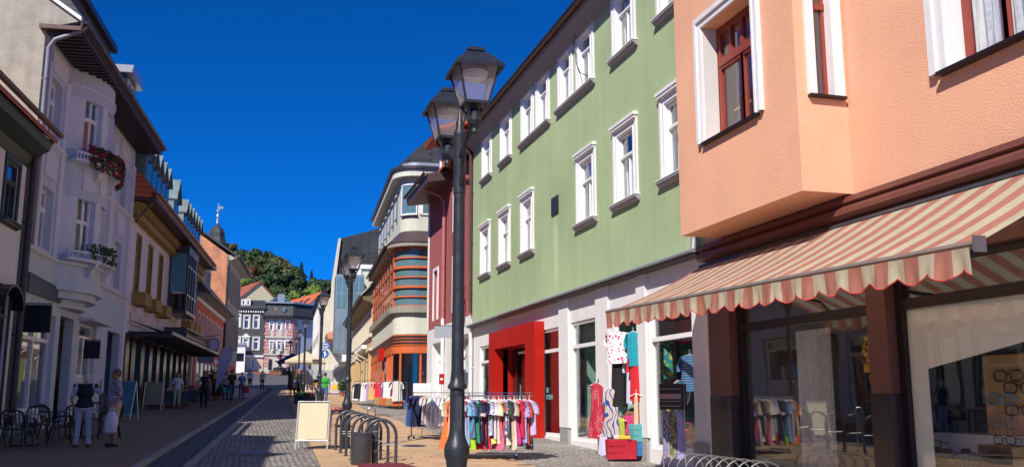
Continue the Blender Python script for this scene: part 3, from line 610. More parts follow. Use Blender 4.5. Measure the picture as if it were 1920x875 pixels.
# interior of the clothes shop
M['shop_in'] = pm('pale green shop wall', (.30, .50, .44), .8, var=.08)
M['shop_floor'] = pm('shop floor', (.35, .33, .30), .5)
i_ = MB(); i_.box(15.6, 25.9, -2.4, -2.3, .7, 4.4); i_.box(20.55, 20.63, -2.3, -.6, .7, 4.4); i_.box(23.4, 23.48, -2.3, -.6, .7, 4.4); i_.build('interior_wall', M['shop_in'], gh)
i_ = MB(); i_.box(16.1, 18.1, -1.5, -.4, .64, .93); i_.box(21.2, 25.6, -1.6, -.4, .64, .92); i_.build('display_plinth', M['white_wall'], gh)
text_obj('house_number', '11', .34, M['gutter'], gh, (23.42, -.006, 4.12), rotz=math.pi, extrude=.006)
# cable hanging from the eaves
MB().tube([(21.9, .12, 11.3), (22.0, .1, 10.9), (21.9, .09, 10.4), (21.6, .1, 10.05), (21.2, .12, 9.85), (20.95, .12, 9.72)], .012, 5).build('cable', M['gutter'], gh)
# downpipe between green and rose house, and one between green and peach
downpipe(gh, [(33.72, .42, 11.5), (33.72, .3, 11.2), (33.72, .12, 10.95), (33.72, .1, 5.0)], .05, M['gutter_br'], [(33.72, .1, z) for z in (9.5, 7.6, 5.7)])
downpipe(gh, [(15.6, .1, 11.5), (15.6, .1, 4.75), (15.6, .12, 4.5)], .06, M['flash'], [(15.6, .1, 7)])
downpipe(gh, [(33.55, .1, 4.45), (33.55, .1, 1.1)], .05, M['white_wall'], [(33.55, .1, 3)], name='white_downpipe')

# ---- peach house
ph = thing('corner_house', 'peach roughcast house with a boxed bay and red brown windows above an optician shopfront', 'house', FR, 3, 0, gz(3))
ph_h = [(7.6, 8.95, 5.72, 7.9), (4.2, 5.9, 5.72, 7.9), (1.2, 2.9, 5.72, 7.9), (7.6, 8.95, 9.2, 11.2), (4.2, 5.9, 9.2, 11.2)]
shell(ph, -6, 15.38, -9, 4.35, 12.6, M['peach'], ph_h, reveal=.28, floors=(8.6,))
gable_roof(ph, -6, 15.38, .3, -9, 12.55, 16.5, M['tiles'], over=.3)
half_gutter(ph, -6, 15.4, .62, 12.5, .085)
for (a, b, c, d) in ph_h:
    w = window(ph, a, b, c, d, 0, .26, M['redbrown'], transom=0, cols=2, fw=.075, surround=M['white_trim'], sw=.26, sp=.045, steps=True, curtain=(M['curtain'], 'half'), line=M['white_trim'])
    MB().box(a - .12, b + .12, -.26, .12, c - .05, c - .005).build('sill', M['dark_frame'], w)
    q = MB()
    for k in range(14): q.box(a + .1, b - .1, -.46, -.44, d - .06 - k * .05, d - .045 - k * .05)
    q.build('blind', M['curtain'], w)
# bay
bx0, bx1, by = 10.96, 14.7, .8
wz0, wz1 = 6.02, 8.02; wx0, wx1 = 12.0, 13.66
b = MB(); b.sheet(bx0, bx1, 4.62, 12.2, [(wx0, wx1, wz0, wz1), (wx0, wx1, 9.4, 11.3)], by, .34)
b.face([(bx0, by, 4.62), (bx0, by, 12.2), (bx1, by, 12.2), (bx1, by, 12.2)]) if False else None
# bay side facing the camera, with its slim window
sy0, sy1 = .22, .50
for (ya, yb_, za, zb) in ((0, sy0, 4.62, 12.2), (sy1, by, 4.62, 12.2), (sy0, sy1, 4.62, 6.0), (sy0, sy1, 8.0, 9.4), (sy0, sy1, 11.3, 12.2)):
    b.face([(bx0, ya, za), (bx0, yb_, za), (bx0, yb_, zb), (bx0, ya, zb)])
b.face([(bx1, 0, 4.62), (bx1, by, 4.62), (bx1, by, 12.2), (bx1, 0, 12.2)])
b.face([(bx0, 0, 4.62), (bx1, 0, 4.62), (bx1, by, 4.62), (bx0, by, 4.62)]); b.face([(bx0, 0, 12.2), (bx1, 0, 12.2), (bx1, by, 12.2), (bx0, by, 12.2)])
bay = b.build('bay', M['peach'], ph)
w = MB()
for (za) in (wz0, 9.4):
    zz = za + 2.0 if za == wz0 else za + 1.9
    window(bay, wx0, wx1, za, zz, by, .30, M['redbrown'], transom=.33, cols=2, top_cols=4, fw=.085, surround=M['white_trim'], sw=.17, sp=.045, steps=True)
MB().box(wx0 - .05, wx1 + .05, by - .3, by + .08, wz0 - .045, wz0 - .002).build('sill', M['dark_frame'], bay)
M['reveal'] = pm('pale reveal paint', (.62, .62, .60), .7, var=.05)
MB().box(wx1 - .012, wx1 - .004, by - .26, by + .0, wz0, wz1).build('reveal_lining', M['reveal'], bay)
# slim side window (plane x = bx0, towards the camera)
def sidewin(za, zb):
    f = MB(); xx = bx0 + .14
    f.box(xx - .03, xx + .03, sy0, sy0 + .05, za, zb); f.box(xx - .03, xx + .03, sy1 - .05, sy1, za, zb); f.box(xx - .03, xx + .03, sy0, sy1, za, za + .06); f.box(xx - .03, xx + .03, sy0, sy1, zb - .06, zb); f.box(xx - .05, xx + .03, sy0, sy1, za + (zb - za) * .66, za + (zb - za) * .66 + .1)
    w = f.build('window', M['redbrown'], bay)
    MB().box(xx - .006, xx + .006, sy0 + .03, sy1 - .03, za + .05, zb - .05).build('pane', M['glass_up'], w)
    s = MB(); s.box(bx0 - .045, bx0, sy0 - .17, sy0, za, zb + .1); s.box(bx0 - .045, bx0, sy1, sy1 + .13, za, zb + .1); s.box(bx0 - .045, bx0, sy0, sy1, zb, zb + .1)
    s.box(bx0, bx0 + .12, sy0 - .01, sy0, za, zb); s.box(bx0, bx0 + .12, sy1, sy1 + .01, za, zb)
    s.build('surround', M['white_trim'], w)
    MB().box(bx0 - .08, bx0 + .1, sy0 - .17, sy1 + .13, za - .04, za - .002).build('sill', M['dark_frame'], w)
sidewin(6.0, 8.0); sidewin(9.4, 11.3)
# ledge above the awning and shop storey
l = MB(); l.prism([(0, 4.60), (.10, 4.58), (.12, 4.50), (.07, 4.47), (.17, 4.40), (.18, 4.33), (.12, 4.28), (0, 4.28)], -6, 15.38, 'x'); l.build('cornice', M['brown_ledge'], ph)
l = MB(); l.box(-6, 15.38, -.28, -.02, 3.55, 4.28); l.build('fascia_board', M['brown_pillar'], ph)
for (a, b_) in ((14.62, 15.36), (10.47, 10.86), (4.9, 5.5), (-.5, .1), (-6, -5.4)):
    MB().bbox(a, b_, -.3, 0, 1.9, 3.56, .01).build('pillar', M['brown_pillar'], ph); MB().bbox(a - .01, b_ + .01, -.31, .015, -.2, 1.9, .01).build('pillar_base', M['dark_granite'], ph)
for i, (a, b_) in enumerate(((10.86, 14.62), (5.5, 10.47), (.1, 4.9))):
    f = MB(); y0_, y1_ = -.26, -.16; zb = .70 if i == 0 else .72
    f.box(a, a + .13, y0_, y1_, zb, 3.55); f.box(b_ - .13, b_, y0_, y1_, zb, 3.55); f.box(a + .13, b_ - .13, y0_, y1_, zb, zb + .09); f.box(a + .13, b_ - .13, y0_, y1_, 2.96, 3.1); f.box(a + .13, b_ - .13, y0_, y1_, 3.47, 3.55)
    w = f.build('shop_window', M['dark_frame'], ph)
    MB().box(a + .1, b_ - .1, -.215, -.2, zb + .05, 3.0).build('pane', M['glass'], w); MB().box(a + .1, b_ - .1, -.215, -.2, 3.06, 3.5).build('pane', M['glass'], w)
    MB().box(a, b_, -.3, -.14, gz((a + b_) / 2) - .2, zb).build('stall_riser', M['dark_granite'], ph)
# rooms behind
M['reflection_sheet'] = pm('pale reflection sheet', (.80, .82, .78), .7, var=.04)  # pale colour of the film that partly stands in for reflections
M['optic_dark'] = pm('dark grey panel', (.06, .075, .075), .6, var=.15)
M['optic_shelf'] = pm('white display shelf', (.78, .82, .86), .5, var=.04)
M['optic_room'] = pm('warm shop plaster', (.34, .29, .25), .8, var=.1)
r = MB(); r.box(-6, 15.3, -6, -5.9, -.2, 4.3); r.box(15.25, 15.37, -8.9, -.3, -.2, 4.3); r.box(-6, 15.3, -8.9, -.3, .35, .45); r.box(-6, 15.3, -8.9, -.02, 4.28, 4.34); r.build('shop_room', M['optic_room'], ph)
r = MB(); r.box(11.3, 11.38, -4.5, -.6, .45, 4.2); r.build('partition', M['optic_dark'], ph)
r = MB(); r.box(5.4, 10.9, -1.5, -.78, .45, 1.395); r.box(5.4, 10.9, -.775, -.3, .45, .93); r.build('display_shelf', M['optic_shelf'], ph)
r = MB(); r.box(5.4, 11.2, -1.62, -1.52, .45, 4.2); r.build('display_back', M['optic_dark'], ph)
r = MB(); r.prism([(-.9, 2.0), (-.9, 4.2), (-1.5, 4.2), (-1.5, 2.0)], 5.4, 10.3, 'x') if False else None
# white diagonal cut film, partly a painted reflection: hangs behind the glass from the transom
r = MB(); r.prism([(10.34, .93), (10.34, 2.96), (8.15, 2.96), (8.3, 2.47), (10.02, 2.2), (10.02, .93)], -.24, -.232, 'y'); r.build('reflection_film', M['reflection_sheet'], ph)

MB().bbox(11.6, 14.2, -3.6, -3.0, .45, 1.45, .02).build('shop_counter', M['wood_in'] if 'wood_in' in M else pm('interior wood', (.32, .18, .08), .5, var=.2, vscale=4), ph)
q = MB()
for z in (1.0, 1.5, 2.0, 2.5, 3.0): q.box(11.2, 14.8, -5.85, -5.5, z, z + .04)
for x in (11.2, 12.4, 13.6, 14.76): q.box(x, x + .04, -5.85, -5.52, .45, 3.1)
q.build('shelving', M['white_pvc'], ph)
for (x, y) in ((28.9, .285), (27.4, .285)): MB().box(x, x + .006, d1, d1 + .002, 3.46, 3.98).build('panel_joint', M['gutter'], por)
# ------------------------------------------------------------------ left side
FL = Frame(-8.0, 0, -.0787, -1)             # local x = minus the distance down the street, local y = towards the street
M['grey_blue'] = pm('grey blue render', (.54, .60, .72), .85, var=.06, streak=.08, bump=.15, bscale=50, dirt=.05)
M['grey_lilac'] = pm('pale lilac render', (.66, .68, .77), .85, var=.06, bump=.1, bscale=50)
M['lilac'] = pm('lilac white render', (.80, .74, .78), .85, var=.05, streak=.08, bump=.1, bscale=50, dirt=.05)
M['concrete'] = pm('weathered cement render', (.40, .38, .33), .9, var=.2, vscale=2, streak=.2, bump=.4, bscale=25, dirt=.15)
M['gold'] = pm('ochre brown paint', (.34, .22, .05), .7, var=.12, vscale=4)
M['zinc'] = pm('pale zinc cladding', (.20, .28, .30), .5, .4, var=.22, vscale=3, streak=.25)
M['red_wall'] = pm('brick red render', (.55, .12, .07), .85, var=.1, vscale=2, bump=.2)
M['stone_beige'] = pm('grey beige stone', (.42, .38, .34), .85, var=.15, bump=.2)
M['brick'] = brick_mat('old orange brick', (.66, .22, .10), (.48, .13, .06), (.55, .36, .25), .25, .075, 'xz', .012, var=.35)
M['teal_pane'] = pm('teal enamel panel', (.10, .28, .34), .3, var=.06, spec=.5)
M['black_plastic'] = pm('black panel', (.008, .008, .02), .4, var=0)
M['dark_glass'] = pm('dark tinted glass', (.012, .014, .018), .04, var=.1, spec=.8)
M['dark_stone'] = pm('polished dark stone', (.05, .04, .042), .22, var=.25, vscale=6)
M['bronze'] = pm('pale bronze mullion', (.42, .36, .34), .35, .3)
M['awning_slat'] = pm('blank pale sign panel', (.70, .58, .55), .6, var=.04)
M['green_wood'] = pm('bottle green wood', (.03, .05, .04), .5, var=.2)
M['geranium'] = pm('geranium petals', (.42, .012, .03), .6, var=.3, vscale=30)
M['pipe_grey'] = pm('dull zinc pipe', (.20, .22, .28), .55, .2, var=.15)
M['petunia'] = pm('magenta petals', (.34, .015, .16), .6, var=.3, vscale=30)
M['leaf'] = pm('pot plant leaves', (.05, .10, .03), .6, var=.35, vscale=25)

# --- house at the frame's left edge
l1 = thing('white_house', 'low white house with dark green windows at the left edge of the street', 'house', FL, -27.2, 0, gz(27))
h1 = [(-26.55, -25.6, 6.3, 7.8), (-24.6, -23.6, 6.3, 7.8), (-22.6, -21.6, 6.3, 7.8), (-26.75, -25.9, 1.2, 4.6), (-25.2, -23.2, 1.6, 4.4), (-22.4, -20.4, 1.6, 4.4)]
shell(l1, -27.2, -19, -9, .3, 8.4, M['white_wall'], h1, reveal=.14)
for a, b_, c, d in h1[:3]: window(l1, a, b_, c, d, 0, .06, M['green_wood'], transom=.34, cols=2, surround=M['green_wood'], sw=.14, sp=.05, sill=M['green_wood'], sill_p=.2, steps=False)
for a, b_, c, d in h1[3:]: window(l1, a, b_, c, d, 0, .1, M['green_wood'], transom=.2, cols=1, surround=M['green_wood'], sw=.09, sp=.05, steps=False)
s = MB(); s.prism([(0, 7.95), (.04, 8.0), (.12, 8.25), (.5, 8.45), (.55, 8.7), (0, 8.75)], -27.3, -19, 'x'); s.build('soffit', M['green_wood'], l1)
half_gutter(l1, -27.45, -19, .72, 8.95, .09, M['gutter_br'])
gable_roof(l1, -27.3, -19, .5, -9, 8.75, 12.4, M['tiles'], over=.15)
downpipe(l1, [(-27.35, .6, 8.85), (-27.35, .3, 8.5), (-27.35, .14, 8.2), (-27.35, .14, 5), (-27.35, .14, 1.2)], .085, M['gutter'], [(-27.35, .14, 6.5), (-27.35, .14, 3.5)])
# curved dark hood over its door
b = MB(); pr = []
for k in range(9):
    t = math.pi * k / 8; pr.append((-26.2 + .72 * math.cos(t), 4.15 + .55 * math.sin(t)))
b.prism(pr + [(x * 1.0, z - .06) for x, z in reversed(pr)], 0, .32, 'y'); b.build('door_hood', M['black_plastic'], l1)
# --- tall neighbour added outside the frame, its roof sized to shade the street
l0 = thing('shade_house', 'added unseen plain house shading the street before the low white one', 'house', FL, -19, 0, gz(19))
l0h = [(-x - 1, -x, z, z + 1.6) for x in (-2, 1, 4, 7, 10, 13, 16) for z in (2, 5.4, 8.6)]
shell(l0, -19, 8, -9, -.5, 10.6, M['lilac'], l0h, reveal=.15)
for a, b_, c, d in l0h: window(l0, a, b_, c, d, 0, .12)
gable_roof(l0, -19, 8, .4, -9, 10.6, 12.8, M['tiles'], over=.3)
for x in (-15.2, -11.6, -6.5):
    b = MB(); b.prism([(x - .5, 11), (x + .5, 11), (x + .5, 11.5), (x, 12.9), (x - .5, 11.5)], -3.5, -.2, 'y'); b.build('dormer', M['lilac'], l0)

# --- grey blue house with the round bay
l2 = thing('bay_house', 'grey blue house with a round bay, flower balcony and overhanging dark eaves', 'house', FL, -27.7, 0, gz(28))
X0, X1 = -41.0, -27.75; Z1, Z2, ZE = 5.95, 9.2, 12.0
up = [(-29.9, -28.75, 6.1, 7.85), (-36.25, -35.1, 6.1, 7.85), (-39.6, -38.4, 6.1, 7.85), (-29.9, -28.75, 9.38, 11.08), (-36.25, -35.1, 9.38, 10.9), (-39.6, -38.4, 9.2, 10.95)]
gl = [(-31.2, -28.0, 1.5, 4.3), (-33.3, -31.7, 1.05, 4.4), (-36.5, -34.1, 1.3, 4.42), (-40.5, -38.3, 1.1, 4.42)]
bayc = -32.5; bch = 1.95; bb = .85; br_ = (bch ** 2 + bb ** 2) / (2 * bb); bcy = bb - br_; bth = math.asin(bch / br_)
shell(l2, X0, X1, -9, .4, ZE + .3, M['grey_blue'], up + gl + [(bayc - 1.7, bayc + 1.7, 5.2, 11.3)], reveal=.28, floors=(5.1,))
for a, b_, c, d in up: window(l2, a, b_, c, d, 0, .24, transom=.33, cols=2 if False else 1, curtain=(M['curtain'], 'sides'), fw=.07)
def arc_wall(th0, th1, z0, z1, r, cx, cy, thick=.25, n=4):
    b = MB(); O = []; I = []
    for k in range(n + 1):
        t = th0 + (th1 - th0) * k / n; O.append((cx + r * math.sin(t), cy + r * math.cos(t))); I.append((cx + (r - thick) * math.sin(t), cy + (r - thick) * math.cos(t)))
    for k in range(n):
        for z in ((z0, z1),):
            b.face([(*O[k], z0), (*O[k + 1], z0), (*O[k + 1], z1), (*O[k], z1)]); b.face([(*I[k + 1], z0), (*I[k], z0), (*I[k], z1), (*I[k + 1], z1)])
            b.face([(*O[k], z1), (*O[k + 1], z1), (*I[k + 1], z1), (*I[k], z1)]); b.face([(*O[k + 1], z0), (*O[k], z0), (*I[k], z0), (*I[k + 1], z0)])
    for k in (0, n): b.face([(*O[k], z0), (*O[k], z1), (*I[k], z1), (*I[k], z0)])
    return b
def aw(name, th0, th1, z0, z1, o, m, root, thick=.25, n=4): return arc_wall(th0, th1, z0, z1, br_ + o, bayc, bcy, thick, n).build(name, m, root)
# corbelled base in three drums
b = MB()
for (r0, z0, z1) in ((-.42, 4.62, 4.86), (-.12, 4.86, 5.08), (.05, 5.08, 5.24)):
    w_ = arc_wall(-bth, bth, z0, z1, br_ + r0, bayc, bcy, .9, 12); o_ = len(b.v); b.v += w_.v; b.f += [[i + o_ for i in f_] for f_ in w_.f]; b.m += w_.m
b.build('corbel', M['grey_blue'], l2)
bay2 = aw('bay', -bth, bth, 5.24, 6.15, 0, M['grey_blue'], l2, n=14)
aw('spandrel', -bth, bth, 7.95, 9.42, 0, M['grey_blue'], bay2, n=14); aw('bay_head', -bth, bth, 11.1, 12.1, 0, M['grey_blue'], bay2, n=14)
aw('string_course', -bth, bth, 11.42, 11.5, .06, M['grey_lilac'], bay2, .1, n=14)
aw('ledge', -bth, bth, 5.86, 5.96, .09, M['grey_lilac'], bay2, .14, n=14)
for zb, zt in ((6.15, 7.95), (9.42, 11.1)):
    for t0, t1 in ((-bth, -bth + .22), (-.30, -.17), (.17, .30), (bth - .22, bth)): aw('column', t0, t1, zb, zt, .03, M['grey_lilac'], bay2, .3, 2)
    for t0, t1 in ((-bth + .22, -.30), (-.17, .17), (.30, bth - .22)):
        f_ = aw('window', t0, t1, zb, zb + .1, -.14, M['white_pvc'], bay2, .06, 2); tm = (t0 + t1) / 2
        for a_, c_ in ((t0, t0 + .035), (t1 - .035, t1), (tm - .012, tm + .012)): aw('stile', a_, c_, zb + .1, zt, -.14, M['white_pvc'], f_, .07, 1)
        aw('transom', t0, t1, zb + 1.05, zb + 1.17, -.13, M['white_pvc'], f_, .07, 2); aw('pane', t0, t1, zb + .1, zt, -.165, M['glass_up'], f_, .01, 3)
        aw('curtain', t0 + .01, t0 + .11, zb + .1, zt, -.3, M['curtain'], f_, .01, 3)
for z in (8.15,):       # sunk panels on the spandrel
    for t0, t1 in ((-.42, -.1), (.0, .22), (.32, .55)): aw('panel', t0, t1, 8.25, 9.0, .025, M['grey_lilac'], bay2, .05, 3)
# balconies on brackets
def balcony(z, flowers):
    b = aw('balcony', -bth * .92, bth * .92, z, z + .08, .38, M['grey_lilac'], bay2, .45, 12)
    aw('balcony_rim', -bth * .92, bth * .92, z + .24, z + .30, .38, M['grey_lilac'], b, .07, 12)
    q = MB()
    for k in range(38):
        t = -bth * .9 + bth * 1.8 * k / 37; x = bayc + (br_ + .345) * math.sin(t); y = bcy + (br_ + .345) * math.cos(t); q.box(x - .02, x + .02, y - .02, y + .02, z + .08, z + .24)
    q.build('baluster', M['grey_lilac'], b, kind='stuff')
    for t in (-.55, -.1, .35):
        x = bayc + (br_ + .02) * math.sin(t); y = bcy + (br_ + .02) * math.cos(t); q = MB(); q.T = Matrix.Translation((x, y, 0)) @ Matrix.Rotation(-t, 4, 'Z')
        q.prism([(-.05, z), (.3, z), (.3, z - .1), (.18, z - .2), (.14, z - .36), (-.05, z - .5)], -.08, .08, 'x'); q.build('bracket', M['grey_lilac'], b)
balcony(9.02, 1); balcony(5.98, 0)
def flower_box(name, label, th0, th1, z, n, mats, cat='flower box', spill=.35):
    q = MB(); random.seed(int(z * 10) + n)
    for k in range(n):
        t = random.uniform(th0, th1); rr = br_ + .30 + random.uniform(-.08, .16); x = bayc + rr * math.sin(t); y = bcy + rr * math.cos(t); zz = z + random.uniform(-spill if rr > br_ + .36 else .0, .38); s_ = random.uniform(.025, .065)
        q.cur = random.choices((0, 1, 2), (5, mats[0], mats[1]))[0]; a = Vector((random.uniform(-1, 1), random.uniform(-1, 1), random.uniform(-1, 1))).normalized(); c = a.orthogonal().normalized(); e = a.cross(c); p = Vector((x, y, zz))
        q.face([p + c * s_, p + e * s_, p - c * s_, p - e * s_])
        q.face([p + a * s_, p + e * s_, p - a * s_, p - e * s_])
    q.build(name, [M['leaf'], M['geranium'], M['petunia']], fr=FL, label=label, cat=cat)
flower_box('geranium_box', 'red and magenta geraniums trailing from the upper balcony of the grey blue bay', -.60, .60, 9.22, 1500, (2.2, 1.3))
flower_box('ivy_box', 'small dark trailing plants on the lower balcony of the grey blue bay', -.1, .5, 6.18, 220, (0, 0), cat='plant', spill=.15)
# pilasters, ledges, panels
for (a, b_) in ((-28.45, -27.8), (-30.5, -30.1), (-34.9, -34.6), (-37.6, -36.9), (-41, -40.5)): MB().box(a, b_, 0, .07, 6.0, 11.35).build('pilaster', M['grey_lilac'], l2)
for z in (5.88, 9.1):
    for (a, b_) in ((-30.5, -27.7), (-41.02, -34.5)): MB().prism([(0, z - .06), (.12, z), (.14, z + .07), (.0, z + .12)], a, b_, 'x').build('string_course', M['grey_lilac'], l2)
for (a, b_) in ((-29.9, -28.7), (-36.3, -35.0), (-39.7, -38.3)):
    MB().box(a, b_, 0, .05, 8.15, 8.9).build('panel', M['grey_lilac'], l2); MB().box(a - .15, b_ + .15, 0, .06, 11.2, 11.75).build('frieze_panel', M['grey_lilac'], l2)
# eaves with modillions, gutter, roof, roof side, dormer
s = MB(); s.box(X0 - .2, X1 + .3, -.1, 1.0, 12.02, 12.14); s.build('soffit', M['gutter_br'], l2)
q = MB()
for k in range(48): x = X0 + .1 + k * .28; q.box(x, x + .09, .1, .95, 11.93, 12.02)
q.build('modillions', M['gutter'], l2, kind='stuff')
half_gutter(l2, X0 - .25, X1 + .4, 1.1, 12.28, .1, M['gutter'])
MB().box(X0 - .2, X1 + .32, .98, 1.03, 12.1, 12.36).build('fascia', M['gutter'], l2)
b = MB(); b.prism([(1.1, 12.30), (-.3, 14.2), (-4, 15.6), (-9, 12.3), (-9, 12.1), (1.05, 12.14)], X0 - .15, X1 + .02, 'x'); b.build('roof', M['slate'], l2)
b = MB(); b.prism([(-.4, 14.2), (-.2, 14.9), (-1.5, 15.1), (-4, 15.7), (-4, 14.2)], -36.6, X1 - .05, 'x'); b.build('upper_roof', M['slate_plain'], l2)
MB().box(-36.7, X1, -.22, -.05, 14.7, 14.95).build('upper_gutter', M['gutter'], l2)
d = MB(); d.box(-40.6, -38.6, -2.6, -.1, 13.4, 14.6); dm = d.build('dormer', M['slate_plain'], l2)
MB().prism([(-40.8, 14.6), (-38.4, 14.6), (-38.7, 15.0), (-40.5, 15.0)], -2.7, .15, 'y').build('dormer_roof', M['flash'], dm); window(dm, -40.3, -38.9, 13.6, 14.5, -.08, .02, transom=0, cols=2)
# cement gable towards the camera
g_ = MB(); g_.prism([(.02, .4), (.02, 12.1), (.9, 12.36), (-4, 15.75), (-9, 12.3), (-9, .4)], X1 + .02, X1 + .1, 'x'); g_.build('gable', M['concrete'], l2)
MB().prism([(.95, 12.34), (-4.0, 15.76), (-4.0, 15.88), (.95, 12.46)], X1 - .02, X1 + .2, 'x').build('verge_flashing', M['white_trim'], l2)
downpipe(l2, [(-27.6, 1.1, 12.2), (-27.6, .9, 12.02), (-27.6, .3, 11.75), (-27.6, .16, 11.5), (-27.6, .16, 8.9)], .06, M['pipe_grey'], [(-27.6, .16, 10.6), (-27.6, .16, 9.4)])
downpipe(l2, [(-27.95, .12, 12), (-27.95, .12, 6)], .045, M['flash'], [], name='second_downpipe')
# ground floor
shopwin(-31.2, -28.0, 1.5, 4.3, 3.55, root=l2, yb=-.2, fw=.09)
MB().box(-29.65, -29.55, -.24, -.13, 1.55, 4.25).build('mullion', M['white_pvc'], l2)
f_ = MB(); f_.box(-33.3, -33.2, -1.3, -.95, 1.05, 4.4); f_.box(-31.8, -31.7, -1.3, -1.2, 1.05, 4.4); f_.box(-33.2, -31.8, -1.28, -1.2, 3.5, 3.6); dd = f_.build('door', M['white_pvc'], l2); MB().box(-33.2, -31.8, -1.25, -1.24, 1.1, 4.38).build('pane', M['glass_up'], dd)
shopwin(-36.5, -34.1, 2.6, 4.4, 3.95, root=l2, yb=-.2, fw=.08); MB().box(-36.5, -34.1, -.22, -.1, 1.3, 2.6).build('apron', M['grey_lilac'], l2)
MB().box(-35.35, -35.25, -.24, -.13, 2.65, 3.9).build('mullion', M['white_pvc'], l2)
b = MB(); b.box(-40.4, -38.4, -6, -5.9, 1.1, 4.4); b.build('passage_back', M['room'], l2)
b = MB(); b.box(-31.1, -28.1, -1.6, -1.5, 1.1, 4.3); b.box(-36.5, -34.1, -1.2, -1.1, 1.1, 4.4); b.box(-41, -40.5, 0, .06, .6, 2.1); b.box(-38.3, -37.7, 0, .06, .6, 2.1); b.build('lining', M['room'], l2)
MB().box(-36.7, -33.9, .02, .5, 4.42, 4.50).build('blind_box', M['grey_blue'], l2)
# blank hanging signs
def hang_sign(label, x, z0, z1, y0, y1, m, name='hanging_sign', arm=True):
    t = thing(name, label, 'sign', FL, x, y0, z0)
    MB().bbox(x - .05, x + .05, y0, y1, z0, z1, .01).build('sign_panel', M[m], t)
    if arm: MB().box(x - .02, x + .02, 0, y1, z1 + .02, z1 + .05).build('bracket', M['gutter'], t)
    return t
hang_sign('blank navy square sign on a bracket above the cafe tables', -28.0, 3.62, 4.36, -.02, .72, 'black_plastic')
hang_sign('blank navy square sign beside the grey blue shop window', -34.9, 3.22, 3.82, .0, .52, 'black_plastic')
M['teal_sign'] = pm('dark teal banner', (.02, .05, .09), .5, var=.5, vscale=2)
t = MB(); t.prism([(-27.95, 4.72), (-27.95, 5.25), (-31.2, 5.15), (-31.2, 4.72)], .03, .1, 'y'); t.build('fascia_sign', M['teal_sign'], fr=FL, label='dark teal blank fascia sign over the grey blue shop window', cat='sign')

# --- lilac house with ochre window boxes, zinc dormers and a glass canopy
l3 = thing('lilac_house', 'lilac white house with ochre window reveals, zinc dormer teeth and long dark shopfront', 'house', FL, -41.0, 0, gz(41))
wx = [(-43.35, -42.4), (-46.2, -45.2), (-49.1, -48.1), (-57.6, -56.7), (-59.6, -58.8), (-61.4, -60.5)]
h3 = [(a, b_, 6.3, 8.85) for a, b_ in wx] + [(-61.8, -41.6, 1.0, 4.55)]
shell(l3, -62.3, -41.05, -9, .6, 10.2, M['lilac'], h3, reveal=.35, floors=(4.75,))
for a, b_ in wx:
    w = MB(); w.box(a, b_, -.33, -.28, 6.3, 8.85); w = w.build('window', M['dark_glass'], l3)
    s = MB(); s.box(a, a + .1, -.3, .06, 6.3, 8.85); s.box(b_ - .1, b_, -.3, .06, 6.3, 8.85); s.box(a + .1, b_ - .1, -.3, .06, 8.75, 8.85); s.build('reveal_lining', M['gold'], w)
    MB().bbox(a - .35, b_ + .15, 0, .55, 5.78, 6.32).build('planter', M['gold'], w)
s = MB(); s.box(-62.4, -41.1, 0, .28, 9.35, 9.95); s.build('cornice', M['gold'], l3)
q = MB()
for k in range(62): x = -62.2 + k * .34; q.box(x, x + .17, .28, .42, 9.55, 9.95)
q.build('dentils', M['gold'], l3, kind='stuff')
MB().box(-62.4, -41.1, 0, .34, 9.22, 9.32).build('string_course', M['gold'], l3)
MB().box(-62.5, -41.0, 0, .95, 10.0, 10.1).build('soffit', M['gutter_br'], l3); half_gutter(l3, -62.6, -40.95, 1.0, 10.32, .1, M['gutter_br'])
b = MB(); b.prism([(1.0, 10.3), (.3, 11.1), (-4, 13.4), (-9, 10.2), (.95, 10.12)], -62.5, -41.0, 'x'); b.build('roof', M['tiles'], l3)
def tooth(x, w, z0, z1, zp, y0=-2.6, y1=.35, lab=None):
    b = MB(); b.prism([(x - w / 2, z0), (x + w / 2, z0), (x + w / 2, z1), (x, zp), (x - w / 2, z1)], y0, y1, 'y'); d = b.build('dormer', M['zinc'], l3)
    MB().box(x - w * .3, x + w * .3, y1 - .02, y1 + .02, z0 + .35, z1).build('pane', M['dark_glass'], d)
    r = MB(); r.prism([(x - w / 2 - .06, z1 - .03), (x, zp - .03), (x, zp + .05), (x - w / 2 - .06, z1 + .05)], y0, y1 + .16, 'y'); r.prism([(x + w / 2 + .06, z1 - .03), (x, zp - .03), (x, zp + .05), (x + w / 2 + .06, z1 + .05)], y0, y1 + .16, 'y'); r.build('dormer_roof', M['zinc'], d)
for k in range(5): tooth(-42.0 - k * 1.25, 1.2, 10.7, 11.95, 12.75)
tooth(-50.0, 1.6, 10.6, 11.8, 12.9)
for k in range(6): tooth(-53.2 - k * 1.2, 1.15, 10.7, 11.8, 12.55)
downpipe(l3, [(-41.3, 1.0, 10.25), (-41.3, .7, 9.9), (-41.35, .25, 9.3), (-41.35, .12, 9.1)], .05, M['gutter_br']); downpipe(l3, [(-53.5, 1.0, 10.25), (-53.4, .6, 9.9), (-53, .25, 9.5), (-52.8, .1, 9.4)], .05, M['gutter_br'])
